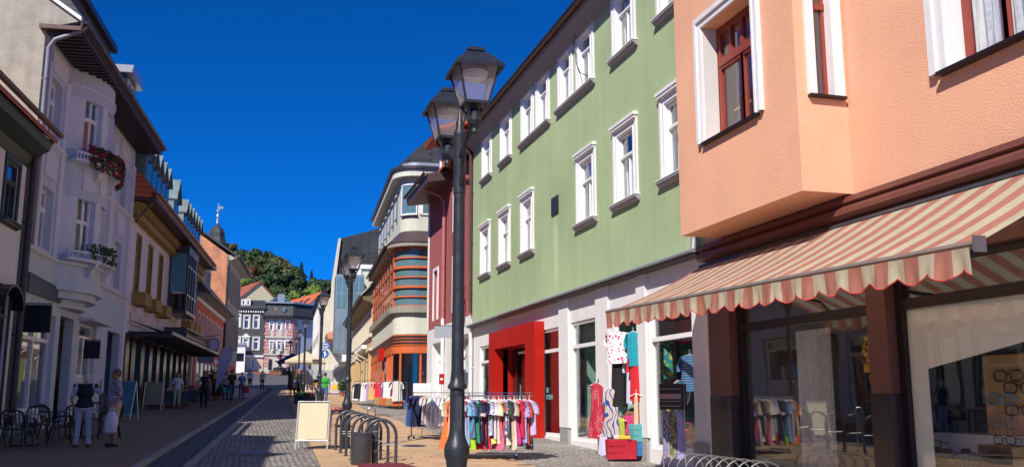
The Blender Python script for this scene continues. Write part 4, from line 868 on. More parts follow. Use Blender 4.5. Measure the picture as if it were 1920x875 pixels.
# oriel
o = MB(); o.box(-55.1, -51.3, 0, .95, 9.35, 9.75); o.box(-55.1, -51.3, 0, .95, 6.25, 6.42); ori = o.build('oriel', M['grey_metal'], l3)
for x, y in ((-55.05, .9), (-54.1, .9), (-53.15, .9), (-52.2, .9), (-51.35, .9), (-51.35, .05), (-55.05, .05)): MB().box(x - .05, x + .05, y - .05, y + .05, 6.4, 9.4).build('post', M['grey_metal'], ori)
MB().box(-51.33, -51.30, .1, .85, 7.35, 9.35).build('side_panel', M['teal_pane'], ori); MB().box(-51.33, -51.30, .1, .85, 6.42, 7.25).build('side_pane', M['dark_glass'], ori)
for x in (-54.58, -53.63, -52.68, -51.78):
    for a, b_ in ((6.45, 7.2), (7.28, 8.7), (8.78, 9.32)): MB().box(x - .42, x + .38, .86, .88, a, b_).build('pane', M['glass_up'], ori)
f_ = MB()
for z in (7.24, 8.74): f_.box(-55, -51.4, .84, .92, z - .04, z + .04)
f_.box(-55, -54.95, 0, .9, 6.4, 9.4); f_.build('rail', M['white_pvc'], ori)
MB().box(-54.6, -51.8, .1, .14, 6.45, 9.3).build('curtain', M['curtain'], ori)
for x in (-43.1, -45.1): MB().box(x - .85, x + .95, .02, .06, 4.98, 5.48).build('sign_panel', M['awning_slat'], l3)
# shopfront recess and piers
b = MB(); b.box(-61.8, -41.6, -1.4, -1.3, 1.0, 4.6); b.build('recess', M['dark_stone'], l3)
for k, x in enumerate((-41.5, -43.6, -45.8, -47.9, -50.0, -52.1, -54.2, -56.3, -58.4, -60.5)):
    MB().box(x - .75, x, -.33 if k else -.2, .06 if k == 0 else -.1, gz(-x) - .1, 4.56).build('pier', M['dark_stone'], l3)
    MB().box(x - .95, x - .78, -.3, -.12, gz(-x), 4.3).build('mullion', M['bronze'], l3)
    if k: MB().box(x, x + 1.15, -.26, -.24, gz(-x) + .3, 4.4).build('pane', M['dark_glass'], l3)
cn = thing('canopy', 'long dark steel and glass canopy over the lilac house shopfront', 'canopy', FL, -42, .1, 4.2)
MB().box(-61, -41.9, .1, 1.75, 4.62, 4.645).build('roof_sheet', glass_mat('smoked canopy glass', (.25, .27, .3), 1.0), cn)
MB().box(-61, -41.9, 1.68, 1.78, 4.52, 4.66).build('front_rail', M['grey_metal'], cn); MB().box(-61, -41.9, .05, .12, 4.52, 4.66).build('wall_rail', M['grey_metal'], cn)
for k in range(10):
    x = -42.2 - k * 2.05; MB().box(x - .04, x + .04, .1, 1.7, 4.45, 4.6).build('beam', M['grey_metal'], cn)
    MB().tube([(x, .06, 5.1), (x, 1.5, 4.62)], .018, 5).build('tie_rod', M['grey_metal'], cn)
cn2 = thing('steel_balcony', 'grey steel grille balcony under the glass oriel', 'balcony', FL, -53, .1, 4.9)
MB().box(-62, -50.2, .05, 1.2, 5.0, 5.08).build('deck', M['grey_metal'], cn2)
MB().box(-62, -50.2, 1.15, 1.2, 5.4, 5.45).box(-50.25, -50.2, .1, 1.2, 5.08, 5.45).build('rail', M['grey_metal'], cn2)
q = MB()
for k in range(24): q.box(-62 + k * .5, -61.97 + k * .5, 1.16, 1.19, 5.08, 5.4)
q.build('bars', M['grey_metal'], cn2, kind='stuff')

# --- red house
l4 = thing('red_house', 'low brick red house with tall pale windows and a slate dormer roof', 'house', FL, -62.5, 0, gz(62))
h4 = [(-x - .75, -x, 5.2, 7.4) for x in (63.6, 65.6, 67.6, 69.6, 71.6, 73.6, 75.6, 77.6)]
shell(l4, -80, -62.5, -9, 1.2, 8.3, M['red_wall'], h4, reveal=.14)
for a, b_, c, d in h4: window(l4, a, b_, c, d, 0, .1, transom=.3, cols=2, surround=M['lilac'], sw=.12, sp=.05, steps=False)
MB().box(-80, -62.4, 0, .12, 8.05, 8.3).build('cornice', M['lilac'], l4); half_gutter(l4, -80, -62.4, .75, 8.6, .09, M['gutter'])
MB().prism([(0, 8.3), (.7, 8.5), (.7, 8.6), (0, 8.6)], -80, -62.45, 'x').build('soffit', M['soffit'], l4)
b = MB(); b.prism([(.75, 8.6), (-2.2, 12.0), (-4.5, 13.0), (-9, 8.6)], -80, -62.5, 'x'); b.build('roof', M['slate_plain'], l4)
d = MB(); d.box(-68.6, -65.8, -2.4, .05, 8.9, 10.8); dm = d.build('dormer', M['slate_plain'], l4); MB().box(-68.9, -65.5, -2.6, .4, 10.8, 11.0).build('dormer_roof', M['flash'], dm); window(dm, -68.3, -66.1, 9.3, 10.6, .05, .03, transom=0, cols=2, surround=M['lilac'], sw=.1, steps=False)
f_ = MB(); f_.box(-79.5, -63, -.02, .1, 4.6, 4.85); f_.build('fascia', M['lilac'], l4)
for x in (63.2, 65.4, 67.6, 69.8, 72, 74.2, 76.4, 78.6): MB().box(-x - .5, -x, 0, .08, gz(x) - .1, 4.6).build('pilaster', M['lilac'], l4)
for x in (63.2, 65.4, 67.6, 69.8, 72, 74.2, 76.4): MB().box(-x - 2.1, -x - .6, .01, .04, gz(x) + .4, 4.3).build('pane', M['dark_glass'], l4)

# --- tall brick gabled house
l5 = thing('brick_gable_house', 'tall house with an orange brick gable and a grey stone street front', 'house', FL, -80, 0, gz(80))
h5 = [(-x - 1.0, -x, z, z + zh) for x in (81.3, 84.2, 87.1, 90) for z, zh in ((10.2, 2.3), (6.4, 2.3))]
shell(l5, -92.5, -80.02, -14, 1.2, 13.6, M['stone_beige'], h5, reveal=.16, sides=False)
b = MB(); b.box(-92.5, -80.02, -14, -13.9, 1.2, 13.6); b.box(-92.5, -92.4, -13.9, -.02, 1.2, 13.6); b.build('rear_wall', M['stone_beige'], l5)
for a, b_, c, d in h5: window(l5, a, b_, c, d, 0, .13, M['white_pvc'], transom=.3, cols=2, surround=M['stone_beige'], sw=.28, sp=.12, steps=True, sill=M['stone_beige'])
g_ = MB(); g_.prism([(0, 1.2), (0, 13.6), (-.2, 13.75), (-7, 18.6), (-14, 13.6), (-14, 1.2)], -80.0, -79.8, 'x'); g_.build('gable', M['brick'], l5)
b = MB(); b.prism([(.9, 13.3), (-7, 18.75), (-14.5, 13.4), (-14.5, 13.6), (-7, 18.95), (.9, 13.5)], -92.5, -79.6, 'x'); b.build('roof', M['slate_plain'], l5)
MB().prism([(0, 13.1), (.1, 13.2), (.8, 13.3), (.85, 13.5), (0, 13.6)], -92.5, -79.9, 'x').build('cornice', M['stone_beige'], l5); half_gutter(l5, -92.5, -79.8, .95, 13.6, .1, M['gutter'])
downpipe(l5, [(-79.7, .95, 13.5), (-79.7, .3, 13.1), (-79.72, .1, 12.6), (-79.72, .1, 3)], .09, M['gutter'])
for (y, z, h) in ((-1.6, 11.3, .9), (-1.7, 12.5, .5), (-1.4, 8.7, .7), (-5, 13.6, .6), (-1.5, 5.5, .6)): MB().tube([(-79.77, y, z - h / 2), (-79.74, y - .05, z + h / 2)], .05, 5).build('wall_anchor', M['gutter'], l5)
for x, z in ((86, 4.3),): MB().box(-x - 4, -x + 4.5, .02, .12, z, z + .5).build('sign_panel', M['red_wall'], l5)
# roof turret with weathervane behind
tw = local_thing('roof_turret', 'small slate capped bell turret with a weathervane above the brick gable', 'turret', (0, 0, 0))
P_ = at_y(406, 450, 96); tw.location = (P_.x, 96, P_.z - 3.0)
b = MB(); b.box(-.85, .85, -.85, .85, 0, 1.2); b.build('base', M['slate_plain'], tw)
for sx in (-1, 1):
    for sy in (-1, 1): MB().box(sx * .6 - .12, sx * .6 + .12, sy * .6 - .12, sy * .6 + .12, 1.2, 2.5).build('post', M['white_trim'], tw)
MB().box(-.3, .3, -.3, .3, 1.2, 2.5).build('core', M['slate_plain'], tw)
MB().lathe([(1.3, 2.5), (1.35, 2.6), (1.0, 2.8), (.85, 3.2), (.8, 3.7), (.6, 4.1), (.2, 4.45), (.1, 4.7)], n=8, a0=math.pi / 8).build('cap', M['slate_plain'], tw)
MB().lathe([(.14, 4.65), (.09, 5.2), (.15, 5.4), (.08, 5.6), (.04, 6.7)], n=8).build('spire', M['flash'], tw); MB().ball((0, 0, 5.9), .18).build('ball', M['flash'], tw)
MB().prism([(.03, 6.1), (.35, 6.15), (.55, 6.3), (.35, 6.4), (.03, 6.45)], -.03, .03, 'y').build('weathervane', M['flash'], tw)
# ------------------------------------------------------------------ right side beyond the green house
rh = thing('rose_house', 'dusky rose house with white base and pink downpipe between green and orange buildings', 'house', FR, 33.85, 0, gz(34))
rh_h = [(40.3, 41.2, 5.3, 7.5), (36.2, 37.1, 5.3, 7.5), (40.3, 41.2, 8.6, 10.4) if False else (36.2, 37.1, 8.6, 10.4)]
shell(rh, 33.85, 42.6, -9, 4.95, 11.0, M['rose'], rh_h, reveal=.18)
for a, b_, c, d in rh_h: window(rh, a, b_, c, d, 0, .15, transom=.3, cols=1, surround=M['white_trim'], sw=.12, sp=.05, steps=False, curtain=(M['curtain'], 'full'))
rl = [(34.3, 36.6, 1.3, 4.3), (38.6, 41.4, 1.35, 4.3)]
shell(rh, 33.85, 42.6, -9, .9, 4.94, M['white_wall'], rl, y=.012, reveal=.5, name='base_wall')
for a, b_, c, d in rl: shopwin(a, b_, c, d, c + (d - c) * .75, root=rh, yb=-.35, fw=.09)
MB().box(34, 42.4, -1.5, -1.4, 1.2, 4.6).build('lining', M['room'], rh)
MB().box(42.45, 42.62, 0, .05, 4.95, 11.0).build('corner_strip', M['white_trim'], rh)
s = MB(); s.prism([(0, 10.9), (1.05, 10.75), (1.08, 11.1), (0, 11.3)], 37.5, 42.7, 'x'); s.build('soffit', M['gutter_br'], rh); half_gutter(rh, 37.45, 42.75, 1.16, 11.15, .08, M['gutter'])
gable_roof(rh, 33.9, 42.6, .3, -9, 11.35, 15.5, M['tiles'], over=.25)
M['pink_pipe'] = pm('pink painted pipe', (.42, .14, .14), .5, var=.08)
downpipe(rh, [(39.2, 1.1, 11.1), (39.2, .95, 10.85), (38.7, .3, 10.45), (38.6, .12, 10.2), (38.6, .12, 5.2)], .075, M['pink_pipe'], [(38.6, .12, z) for z in (9.6, 7.4, 5.6)])
downpipe(rh, [(38.6, .12, 5.2), (38.6, .12, 1.3)], .075, M['white_trim'], [(38.6, .12, 2.9)], name='white_downpipe')
downpipe(rh, [(35.6, .12, 10.55), (34.4, .12, 10.3), (34.1, .12, 10.2)], .06, M['pink_pipe'], name='pipe_branch')
# small tiled dormer with white window behind the lamp
d = MB(); d.box(36.8, 39.4, -2.5, .2, 11.3, 12.9); dm = d.build('dormer', M['tiles'], rh); b = MB(); b.prism([(.75, 12.75), (-2.5, 13.7), (-2.5, 13.9), (.8, 12.9)], 36.5, 39.9, 'x'); b.build('dormer_roof', M['tiles'], dm)
window(dm, 37.3, 38.9, 11.6, 12.7, .2, .02, transom=0, cols=2, surround=M['white_trim'], sw=.08, steps=False)
tl = MB(); tl.ball((0, 0, 0), .3)
# wall lantern with red top, small fittings
wl = thing('wall_lantern', 'white wall lantern with a red cap on the rose house', 'lantern', FR, 34.9, .2, 5.1)
MB().lathe([(.02, 5.85), (.13, 5.8), (.17, 5.45), (.2, 5.42)], (34.9, .22), 10).build('cap', M['portal'], wl); MB().lathe([(.19, 5.4), (.19, 4.95), (.15, 4.9)], (34.9, .22), 10).build('shade', M['white_trim'], wl)
MB().tube([(34.9, 0, 6.05), (34.9, .12, 6.12), (34.9, .22, 6.02), (34.9, .22, 5.85)], .025, 6).build('arm', M['gutter'], wl)
sg = thing('blank_sign', 'blank pale grey rectangular sign hanging before the rose house', 'sign', FR, 35.2, .2, 4)
MB().box(35.15, 35.2, .22, 1.13, 4.16, 4.60).build('sign_panel', pm('blank grey panel', (.34, .37, .43), .5, var=.03), sg); MB().box(35.16, 35.19, 0, 1.15, 4.61, 4.64).build('bracket', M['gutter'], sg)

# --- orange glazed corner building
FO = Frame(7.0, 46.0, .055, 1)            # street face; local x = distance beyond its corner
M['sage'] = pm('pale sage render', (.60, .62, .53), .8, var=.05, streak=.08, bump=.1)
M['orange'] = pm('orange painted frame', (.58, .13, .04), .45, var=.08, vscale=5)
M['sage_band'] = pm('sage grey band', (.28, .27, .22), .7, var=.08)
M['blue_pane'] = pm('blue grey glazing', (.11, .20, .24), .08, var=.12, spec=.7)
M['street_pane'] = pm('pale reflecting glazing', (.14, .13, .15), .06, var=.3, spec=.8)
ob = thing('corner_shop', 'orange glazed corner shop with a rounded pale sage upper storey', 'building', FO, 0, 0, gz(46))
RAD = 1.15; LEN = 14.6; BACK = -5.2
def outline(o=0.0, x1=LEN, n=8):
    """plan of the building: back corner, front face (towards the camera), rounded corner, street face"""
    r = RAD + o; pts = [(-o, BACK)]
    for k in range(n + 1):
        t = math.pi / 2 * k / n; pts.append((RAD - r * math.cos(t), -RAD + r * math.sin(t)))
    pts.append((x1, o)); return pts
def ring(name, z0, z1, o, m, root, thick=None, closed=True, x1=LEN, slope=0):
    b = MB(); A = outline(o, x1)
    if thick is None:
        b.prism(A + [(x1, BACK)], z0, z1, 'z')
    else:
        I = outline(o - thick, x1); n = len(A)
        for i in range(n - 1):
            b.face([(*A[i], z0), (*A[i + 1], z0), (*A[i + 1], z1), (*A[i], z1)]); b.face([(*I[i], z0), (*I[i + 1], z0), (*I[i + 1], z1), (*I[i], z1)])
            b.face([(*A[i], z1), (*A[i + 1], z1), (*I[i + 1], z1), (*I[i], z1)]); b.face([(*A[i], z0), (*A[i + 1], z0), (*I[i + 1], z0), (*I[i], z0)])
    return b.build(name, m, root)
ring('band', 5.05, 6.1, 0, M['sage'], ob); ring('cornice', 6.1, 6.42, .22, M['sage_band'], ob)
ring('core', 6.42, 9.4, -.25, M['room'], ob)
def glazing(z0, z1, rows, o, root, pane_m, street_m, xs, front_posts, blinds=True):
    g_ = ring('glazing', z0, z1, o - .06, pane_m, root, .05)
    zs = [z0 + (z1 - z0) * k / rows for k in range(rows + 1)]
    for k, z in enumerate(zs): ring('rail', z - (.06 if k % 2 == 0 else .035), z + (.06 if k % 2 == 0 else .035), o + (.05 if k % 2 == 0 else .02), M['orange'], root, .14)
    for x in xs: MB().box(x - .05, x + .05, o - .1, o + .03, z0, z1).build('post', M['orange'], root)
    for x in xs[:-1]:
        pass
    for y in front_posts: MB().box(-o - .03, -o + .1, y - .06, y + .06, z0, z1).build('post', M['orange'], root)
    return g_
xs = [RAD + .02, 2.7, 4.3, 5.9, 7.5, 9.1, 10.7, 12.3, 13.9, LEN]
glazing(6.42, 9.35, 6, 0, ob, M['blue_pane'], M['street_pane'], xs, [-2.2, -4.4])
st = MB(); st.box(RAD, LEN, -.07, .004, 6.45, 9.3); st.build('street_glazing', M['street_pane'], ob)
for k in (RAD,): pass
ring('eave', 9.4, 9.62, .35, M['sage_band'], ob)
b = MB(); A = outline(.4); I = outline(-.25)
for i in range(len(A) - 1): b.face([(*A[i], 9.6), (*A[i + 1], 9.6), (*I[i + 1], 10.25), (*I[i], 10.25)])
b.build('lean_to_roof', pm('plum standing seam', (.09, .06, .07), .5, .3, var=.1), ob)
half_gutter(ob, RAD, LEN + .1, .45, 9.62, .07)
# upper storey
uw = ring('upper_storey', 10.2, 13.0, -.25, M['sage'], ob)
ring('upper_eave', 13.0, 13.35, .18, M['sage'], ob); ring('upper_gutter', 13.35, 13.5, .30, M['gutter'], ob, .5)
# corner window (curved) and small street windows
w = MB()
def arcpts(r, a0, a1, n=6): return [(RAD - r * math.cos(a0 + (a1 - a0) * k / n), -RAD + r * math.sin(a0 + (a1 - a0) * k / n)) for k in range(n + 1)]
def arcwin(name, r0, r1, a0, a1, z0, z1, m, root):
    A = arcpts(r0, a0, a1); I = arcpts(r1, a0, a1); b = MB()
    for i in range(len(A) - 1):
        b.face([(*A[i], z0), (*A[i + 1], z0), (*A[i + 1], z1), (*A[i], z1)]); b.face([(*A[i], z1), (*A[i + 1], z1), (*I[i + 1], z1), (*I[i], z1)]); b.face([(*A[i], z0), (*A[i + 1], z0), (*I[i + 1], z0), (*I[i], z0)])
    for i in (0, -1): b.face([(*A[i], z0), (*A[i], z1), (*I[i], z1), (*I[i], z0)])
    return b.build(name, m, root)
rr = RAD - .25
cw = arcwin('corner_window', rr + .05, rr - .02, .15, 1.1, 11.1, 12.65, M['blue_pane'], ob)
for z in (11.1, 12.65): arcwin('frame_rail', rr + .08, rr, .12, 1.1, z - .04, z + .04, M['white_pvc'], cw)
for a in (.13, 1.08): arcwin('stile', rr + .08, rr, a, a + .06, 11.1, 12.65, M['white_pvc'], cw)
f_ = MB(); y0, y1 = -2.75, -1.18; xx = .25
f_.box(xx - .07, xx, y0, y0 + .08, 11.1, 12.65); f_.box(xx - .07, xx, y1 - .14, y1 + .05, 11.1, 12.65); f_.box(xx - .07, xx, y0, y1, 11.06, 11.14); f_.box(xx - .07, xx, y0, y1, 12.6, 12.68); f_.box(xx - .08, xx, y0, y1, 12.05, 12.14)
w = f_.build('window', M['white_pvc'], ob); MB().box(xx - .03, xx - .01, y0 + .05, y1 - .1, 11.12, 12.62).build('pane', M['blue_pane'], w)
arcwin('sill', rr + .12, rr, .1, 1.15, 11.0, 11.05, M['gutter'], ob)
for x in (2.6, 4.6, 6.6, 8.6, 10.6, 12.6):
    w = MB().box(x - .22, x + .22, -.25, -.23, 11.25, 12.35).build('window', M['street_pane'], ob); MB().box(x - .3, x + .3, -.22, -.14, 11.15, 11.2).build('sill', M['gutter'], w); MB().box(x - .32, x + .32, -.24, -.14, 12.4, 12.5).build('lintel', M['sage'], w)
# roofs: slate mansard plus zinc corner
b = MB(); b.prism([(.1, 13.5), (-1.8, 15.4), (-4.8, 17.6), (-5.1, 13.5)], .6, LEN, 'x'); b.build('roof', M['slate'], ob)
ring('zinc_cap', 13.5, 13.75, -.1, M['flash'], ob)
# shopfront: rounded, mostly glass
ring('signband', 4.5, 5.03, .02, M['orange'], ob, .3); 
for z in (4.62, 4.78, 4.93): ring('louvre', z - .045, z + .045, .045, M['gutter'], ob, .05)
ring('lintel', 4.12, 4.46, .05, M['orange'], ob, .3)
pl = ring('plinth', .9, 1.75, .12, M['stone_beige'], ob); ring('threshold', 1.75, 1.85, .16, M['orange'], ob)
ring('shop_glazing', 1.9, 4.15, -.02, M['glass'], ob, .015, x1=6.5)
A = outline(0)
for (x, y) in ((0, -2.3), (0.02, -4.6), (.05, -1.3), (.34, -.34), (1.1, -.0), (2.4, 0), (3.6, 0), (6.2, 0)): MB().box(x - .05, x + .05, y - .05, y + .05, 1.85, 4.15).build('post', M['orange'], ob)
b = MB(); b.box(6.2, LEN, -.1, 0, 1.9, 4.2); b.build('side_shopfront', M['dark_glass'], ob)
for x in (8, 9.8, 11.6, 13.4, 14.5): MB().box(x - .08, x + .08, -.1, .05, 1.9, 4.2).build('post', M['orange'], ob)
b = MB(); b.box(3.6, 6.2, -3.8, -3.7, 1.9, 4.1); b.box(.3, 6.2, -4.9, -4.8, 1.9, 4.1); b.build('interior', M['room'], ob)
MB().bbox(5.0, 6.4, .05, .32, 3.95, 4.6).build('sign_box', M['portal'], ob)

# --- yellow house with the pale roof
yh = thing('yellow_house', 'long yellow rendered house with white window strips beyond the orange shop', 'house', FO, LEN + .1, 0, gz(61))
yx0, yx1 = LEN + .12, 39.2
M['yellow'] = pm('warm yellow render', (.58, .42, .22), .85, var=.05, streak=.06)
M['ivory'] = pm('ivory render', (.62, .58, .48), .85, var=.06, streak=.08)
yh_h = [(yx0 + .5 + 1.22 * k, yx0 + 1.25 + 1.22 * k, 5.9, 7.6) for k in range(19)]
shell(yh, yx0, yx1, -9, 1.5, 8.3, M['yellow'], yh_h, reveal=.12)
for i, (a, b_, c, d) in enumerate(yh_h): window(yh, a, b_, c, d, 0, .08, transom=.3, cols=1, surround=M['ivory'], sw=.14, sp=.05, steps=False, sill=M['gutter_br'])
s = MB(); s.prism([(0, 7.95), (.2, 8.1), (.65, 8.25), (.7, 8.45), (0, 8.5)], yx0, yx1, 'x'); s.build('cornice', pm('brown timber soffit', (.16, .12, .07), .7), yh); half_gutter(yh, yx0, yx1 + .2, .8, 8.55, .09, M['gutter_br'])
b = MB(); b.prism([(.75, 8.55), (-3.4, 12.9), (-3.4, 13.0), (.75, 8.67)], yx0, yx1, 'x'); b.build('roof', pm('pale metal roof', (.50, .48, .52), .5, .2, var=.08), yh)
MB().prism([(-3.3, 12.85), (-3.2, 13.1), (-3.5, 13.15), (-3.8, 12.9)], yx0, yx1, 'x').build('ridge', M['tiles'], yh)
MB().box(yx0, yx1, -9, -3.45, 8.3, 12.8).build('rear_block', M['ivory'], yh)
for k in range(10): MB().box(yx0 + 1.0 + 2.5 * k, yx0 + 1.5 + 2.5 * k, -.02, .12, gz(61 + 2.5 * k) - .1, 5.0).build('pilaster', M['yellow'], yh)
M['green_paint'] = pm('green painted door', (.12, .22, .08), .5)
for k in range(9):
    x = yx0 + 1.65 + 2.5 * k; MB().box(x, x + 1.7, .005, .06, gz(61 + 2.5 * k) + .3, 4.6).build('shop_pane', M['green_paint'] if k in (1, 3) else M['street_pane'], yh)
MB().box(yx0, yx1, 0, .2, 5.0, 5.2).build('string_course', M['ivory'], yh)
aw_ = thing('folded_awning', 'folded pale awning on the yellow house front', 'awning', FO, 21, .2, 4.9)
MB().bbox(17.5, 26, .15, .5, 5.25, 5.5).build('cassette', M['white_trim'], aw_)
for x in (18, 22, 25.6): MB().tube([(x, .3, 5.3), (x + .3, .9, 5.0), (x, .2, 4.6)], .03, 5).build('arm', M['white_trim'], aw_)

# --- blue glazed stair tower, white houses behind with slate roofs
M['blue_clad'] = pm('blue grey cladding', (.22, .30, .38), .35, .2, var=.12, streak=.15)
bt = thing('stair_tower', 'blue grey clad bay projecting over the pavement beyond the yellow house', 'bay', FO, 39.5, 0, 6)
bx = 40.3
bm_ = MB().box(bx, bx + 3.5, -1.0, 1.55, 6.1, 13.2).build('cladding', M['blue_clad'], bt)
for k in range(5): MB().box(bx - .03, bx - .003, -1.0 + k * .5 + .03, -.56 + k * .5, 6.3, 9.9).build('cladding_panel', M['blue_clad'], bm_)
for k in range(5):
    for z in (10.1, 11.6): MB().box(bx - .02, bx - .003, -1.0 + k * .5 + .04, -.57 + k * .5, z, z + 1.35).build('pane', M['blue_pane'], bm_)
def plain_house(name, label, fr, x0, x1, yb, zb, ze, zr, wall, roof, holes, root_z, mans=None, surround=None, depth=.12, fm=None, over=.4, trans=.3, cols=2):
    t = thing(name, label, 'house', fr, x0, 0, root_z)
    shell(t, x0, x1, yb, zb, ze, wall, holes, reveal=.15)
    for a, b_, c, d in holes: window(t, a, b_, c, d, 0, depth, fm, transom=trans, cols=cols, surround=surround, sw=.16, sp=.05, steps=False)
    if mans:
        b = MB(); b.prism([(over, ze), (over, ze + .15), (.0, ze + .2), (-mans[0], ze + mans[1]), (yb / 2, zr), (yb, ze)], x0 - .1, x1 + .1, 'x'); b.build('roof', roof, t)
    elif zr: gable_roof(t, x0, x1, 0, yb, ze, zr, roof, over=over)
    return t
wa = plain_house('white_house', 'tall white house with a black slate mansard behind the yellow house', FO, 43.5, 66, -12, 2, 14.4, 21, M['ivory'], M['slate'], [(x, x + 1.1, z, z + 1.9) for x in (46, 49, 52, 55, 58, 61) for z in (5.8, 9, 12)] , gz(90), mans=(3.2, 4.2), surround=M['white_trim'])
MB().box(43.3, 43.5, -12, .3, 14.2, 14.6).build('cornice', M['white_trim'], wa); MB().box(43.3, 66, 0, .35, 14.2, 14.6).build('cornice', M['white_trim'], wa)
MB().box(43.35, 43.5, -.9, .12, 6, 14.2).build('pilaster', M['white_trim'], wa); MB().box(43.2, 43.5, -12, -3.2, 18.6, 18.72).build('roof_flashing', M['pipe_grey'], wa)
MB().box(44.5, 46.5, -7.5, -5.8, 20, 22.6).build('chimney', brick_mat('chimney brick', (.3, .12, .08), (.22, .09, .06), (.25, .2, .16), .25, .08, 'xz'), wa)
wb = thing('gabled_house', 'tall white house with a stepped slate roof beyond the blue bay', 'house', FO, 66, 0, gz(112))
shell(wb, 66.1, 84, -10, 3, 16, M['ivory'], [(x, x + 1.1, z, z + 1.9) for x in (68, 71, 74, 77, 80) for z in (6.5, 9.8, 13)], y=1.0, reveal=.15)
for x in (68, 71, 74, 77, 80):
    for z in (6.5, 9.8, 13): window(wb, x, x + 1.1, z, z + 1.9, 1.0, .12, surround=M['white_trim'], sw=.14, steps=False, transom=.3)
b = MB(); b.prism([(1.3, 15.6), (1.0, 15.8), (.35, 20.9), (-5, 22.6), (-10, 15.6)], 66.3, 84, 'x'); b.build('roof', M['slate'], wb)
MB().prism([(1.2, 3.2), (1.2, 15.6), (.55, 20.9), (.25, 20.9), (.75, 15.6), (-9.9, 15.6), (-9.9, 3.2)], 66.0, 66.28, 'x').build('gable_wall', M['ivory'], wb)
sb = MB(); sb.prism([(0, 8.4), (1.6, 8.4), (1.8, 9.0), (1.2, 9.2), (0, 9.3)], 57, 66, 'x'); sb.build('salmon_canopy', pm('salmon awning', (.62, .25, .17), .8), fr=FO, label='salmon awning over the far white shopfront', cat='awning')
FC = Frame(8.6, 118, 1.2, 30)
wc = plain_house('ivory_house', 'ivory house at the far right end of the shopping street', FC, 0, 28, -10, 3, 14.6, 18, M['ivory'], M['slate_plain'], [(x, x + 1.1, z, z + 1.9) for x in (2, 6, 10, 14, 18, 22) for z in (7, 10.2, 12.4)], gz(118), surround=M['white_trim'])
lo = MB(); lo.box(43.5, 66, .0, .9, 5.1, 5.45); lo.build('shop_canopy', M['white_trim'], wa)
for x in (44, 47, 50, 53, 56, 59, 62, 65): MB().box(x, x + .5, .0, .15, gz(46 + x) - .2, 5.1).build('pilaster', M['white_trim'], wa)
for x in (44.8, 47.8, 50.8, 53.8, 56.8, 59.8): MB().box(x, x + 1.9, .01, .05, gz(46 + x), 4.8).build('shop_pane', M['street_pane'], wa)
# ------------------------------------------------------------------ houses at the end of the street
FB = Frame(0, 175, -1, 0); ZF = gz(175)
def pxh(fr, l, r, t, b, off=0):
    a = fr.at(l, b, off); c = fr.at(r, b, off); d = fr.at(l, t, off); return (min(a[0], c[0]), max(a[0], c[0]), a[1], d[1])
M['far_trim'] = pm('stone grey trim', (.58, .57, .55), .7, var=.06)
M['timber_dark'] = pm('dark slate hung wall', (.065, .058, .062), .7, var=.2, bump=.3)
M['pale_stone'] = pm('pale grey render', (.50, .48, .44), .8, var=.08)
M['pink_q'] = pm('pink quoins', (.55, .25, .23), .8, var=.08)
M['pink_base'] = pm('pale pink stone', (.55, .42, .37), .85, var=.08)
M['cream'] = pm('cream gable render', (.66, .58, .36), .85, var=.04)
bk = thing('slate_house', 'dark slate hung house with white windows at the far end of the street', 'house', FB, 1.0, 0, ZF)
x0, x1 = -FB.at(498, 600)[0] * -1, 0
xr_, _ = FB.at(497, 600); xl_, _ = FB.at(428, 600)
ze = FB.at(470, 577)[1]; zs = FB.at(470, 667)[1]
w_up = [pxh(FB, *q) for q in ((443, 449, 590, 612), (458, 466, 592, 615), (476, 484, 592, 615), (441, 448, 632, 650), (456, 464, 635, 655), (475, 484, 633, 655))]
shell(bk, xr_, xl_, -12, zs, ze, M['timber_dark'], w_up, reveal=.2)
for a, b_, c, d in w_up: window(bk, a, b_, c, d, 0, .12, transom=.3, cols=2, surround=M['far_trim'], sw=.26, sp=.15, steps=False, sill=M['white_trim'], fw=.09)
for q in w_up[4:5]: MB().prism([(q[0] - .5, q[3] + .3), (q[1] + .5, q[3] + .3), ((q[0] + q[1]) / 2, q[3] + 1.0)], 0, .3, 'y').build('pediment', M['white_trim'], bk)
g_ = [pxh(FB, 470, 477, 672, 692), pxh(FB, 441, 458, 677, 687)]
shell(bk, xr_, xl_, -12, ZF - .3, zs - .02, M['pink_base'], g_, y=.05, reveal=.3, name='base_wall')
for a, b_, c, d in g_: window(bk, a, b_, c, d, .05, .2, transom=0, cols=2, fw=.1)
MB().box(xr_, xl_, .05, .35, zs - .15, zs + .15).build('string_course', M['white_trim'], bk); MB().box(xr_, xl_, 0, .5, ze - .25, ze).build('cornice', M['timber_dark'], bk)
q = MB()
for k in range(16): x = xr_ + .3 + k * .42; q.box(x, x + .22, .0, .3, ze - .8, ze - .5)
q.build('frieze_ornament', M['white_trim'], bk, kind='stuff')
b = MB(); zr = FB.at(470, 563)[1]; b.prism([(.6, ze), (.5, ze + .25), (-1.2, zr), (-6, zr + .7), (-12, ze)], xr_, xl_ + .2, 'x'); b.build('roof', M['slate_plain'], bk)
d = pxh(FB, 451, 468, 562, 576); dm = MB().box(d[0] - .25, d[1] + .25, -2, .2, ze + .2, zr + .1).build('dormer', M['slate_plain'], bk)
for q in ((453, 459, 564, 574), (462, 468, 564, 574)):
    a = pxh(FB, *q); window(dm, a[0], a[1], a[2] + .2, a[3] + .2, .2, .02, transom=0, cols=1, surround=M['white_trim'], sw=.12, sp=.04, steps=False, fw=.09)
kx = FB.at(437, 690)[0]
kiosk = MB(); kk = pxh(FB, 437, 458, 655, 697); t = thing('kiosk', 'white flat roofed kiosk before the dark slate house', 'kiosk', FB, kk[0], 0, ZF)
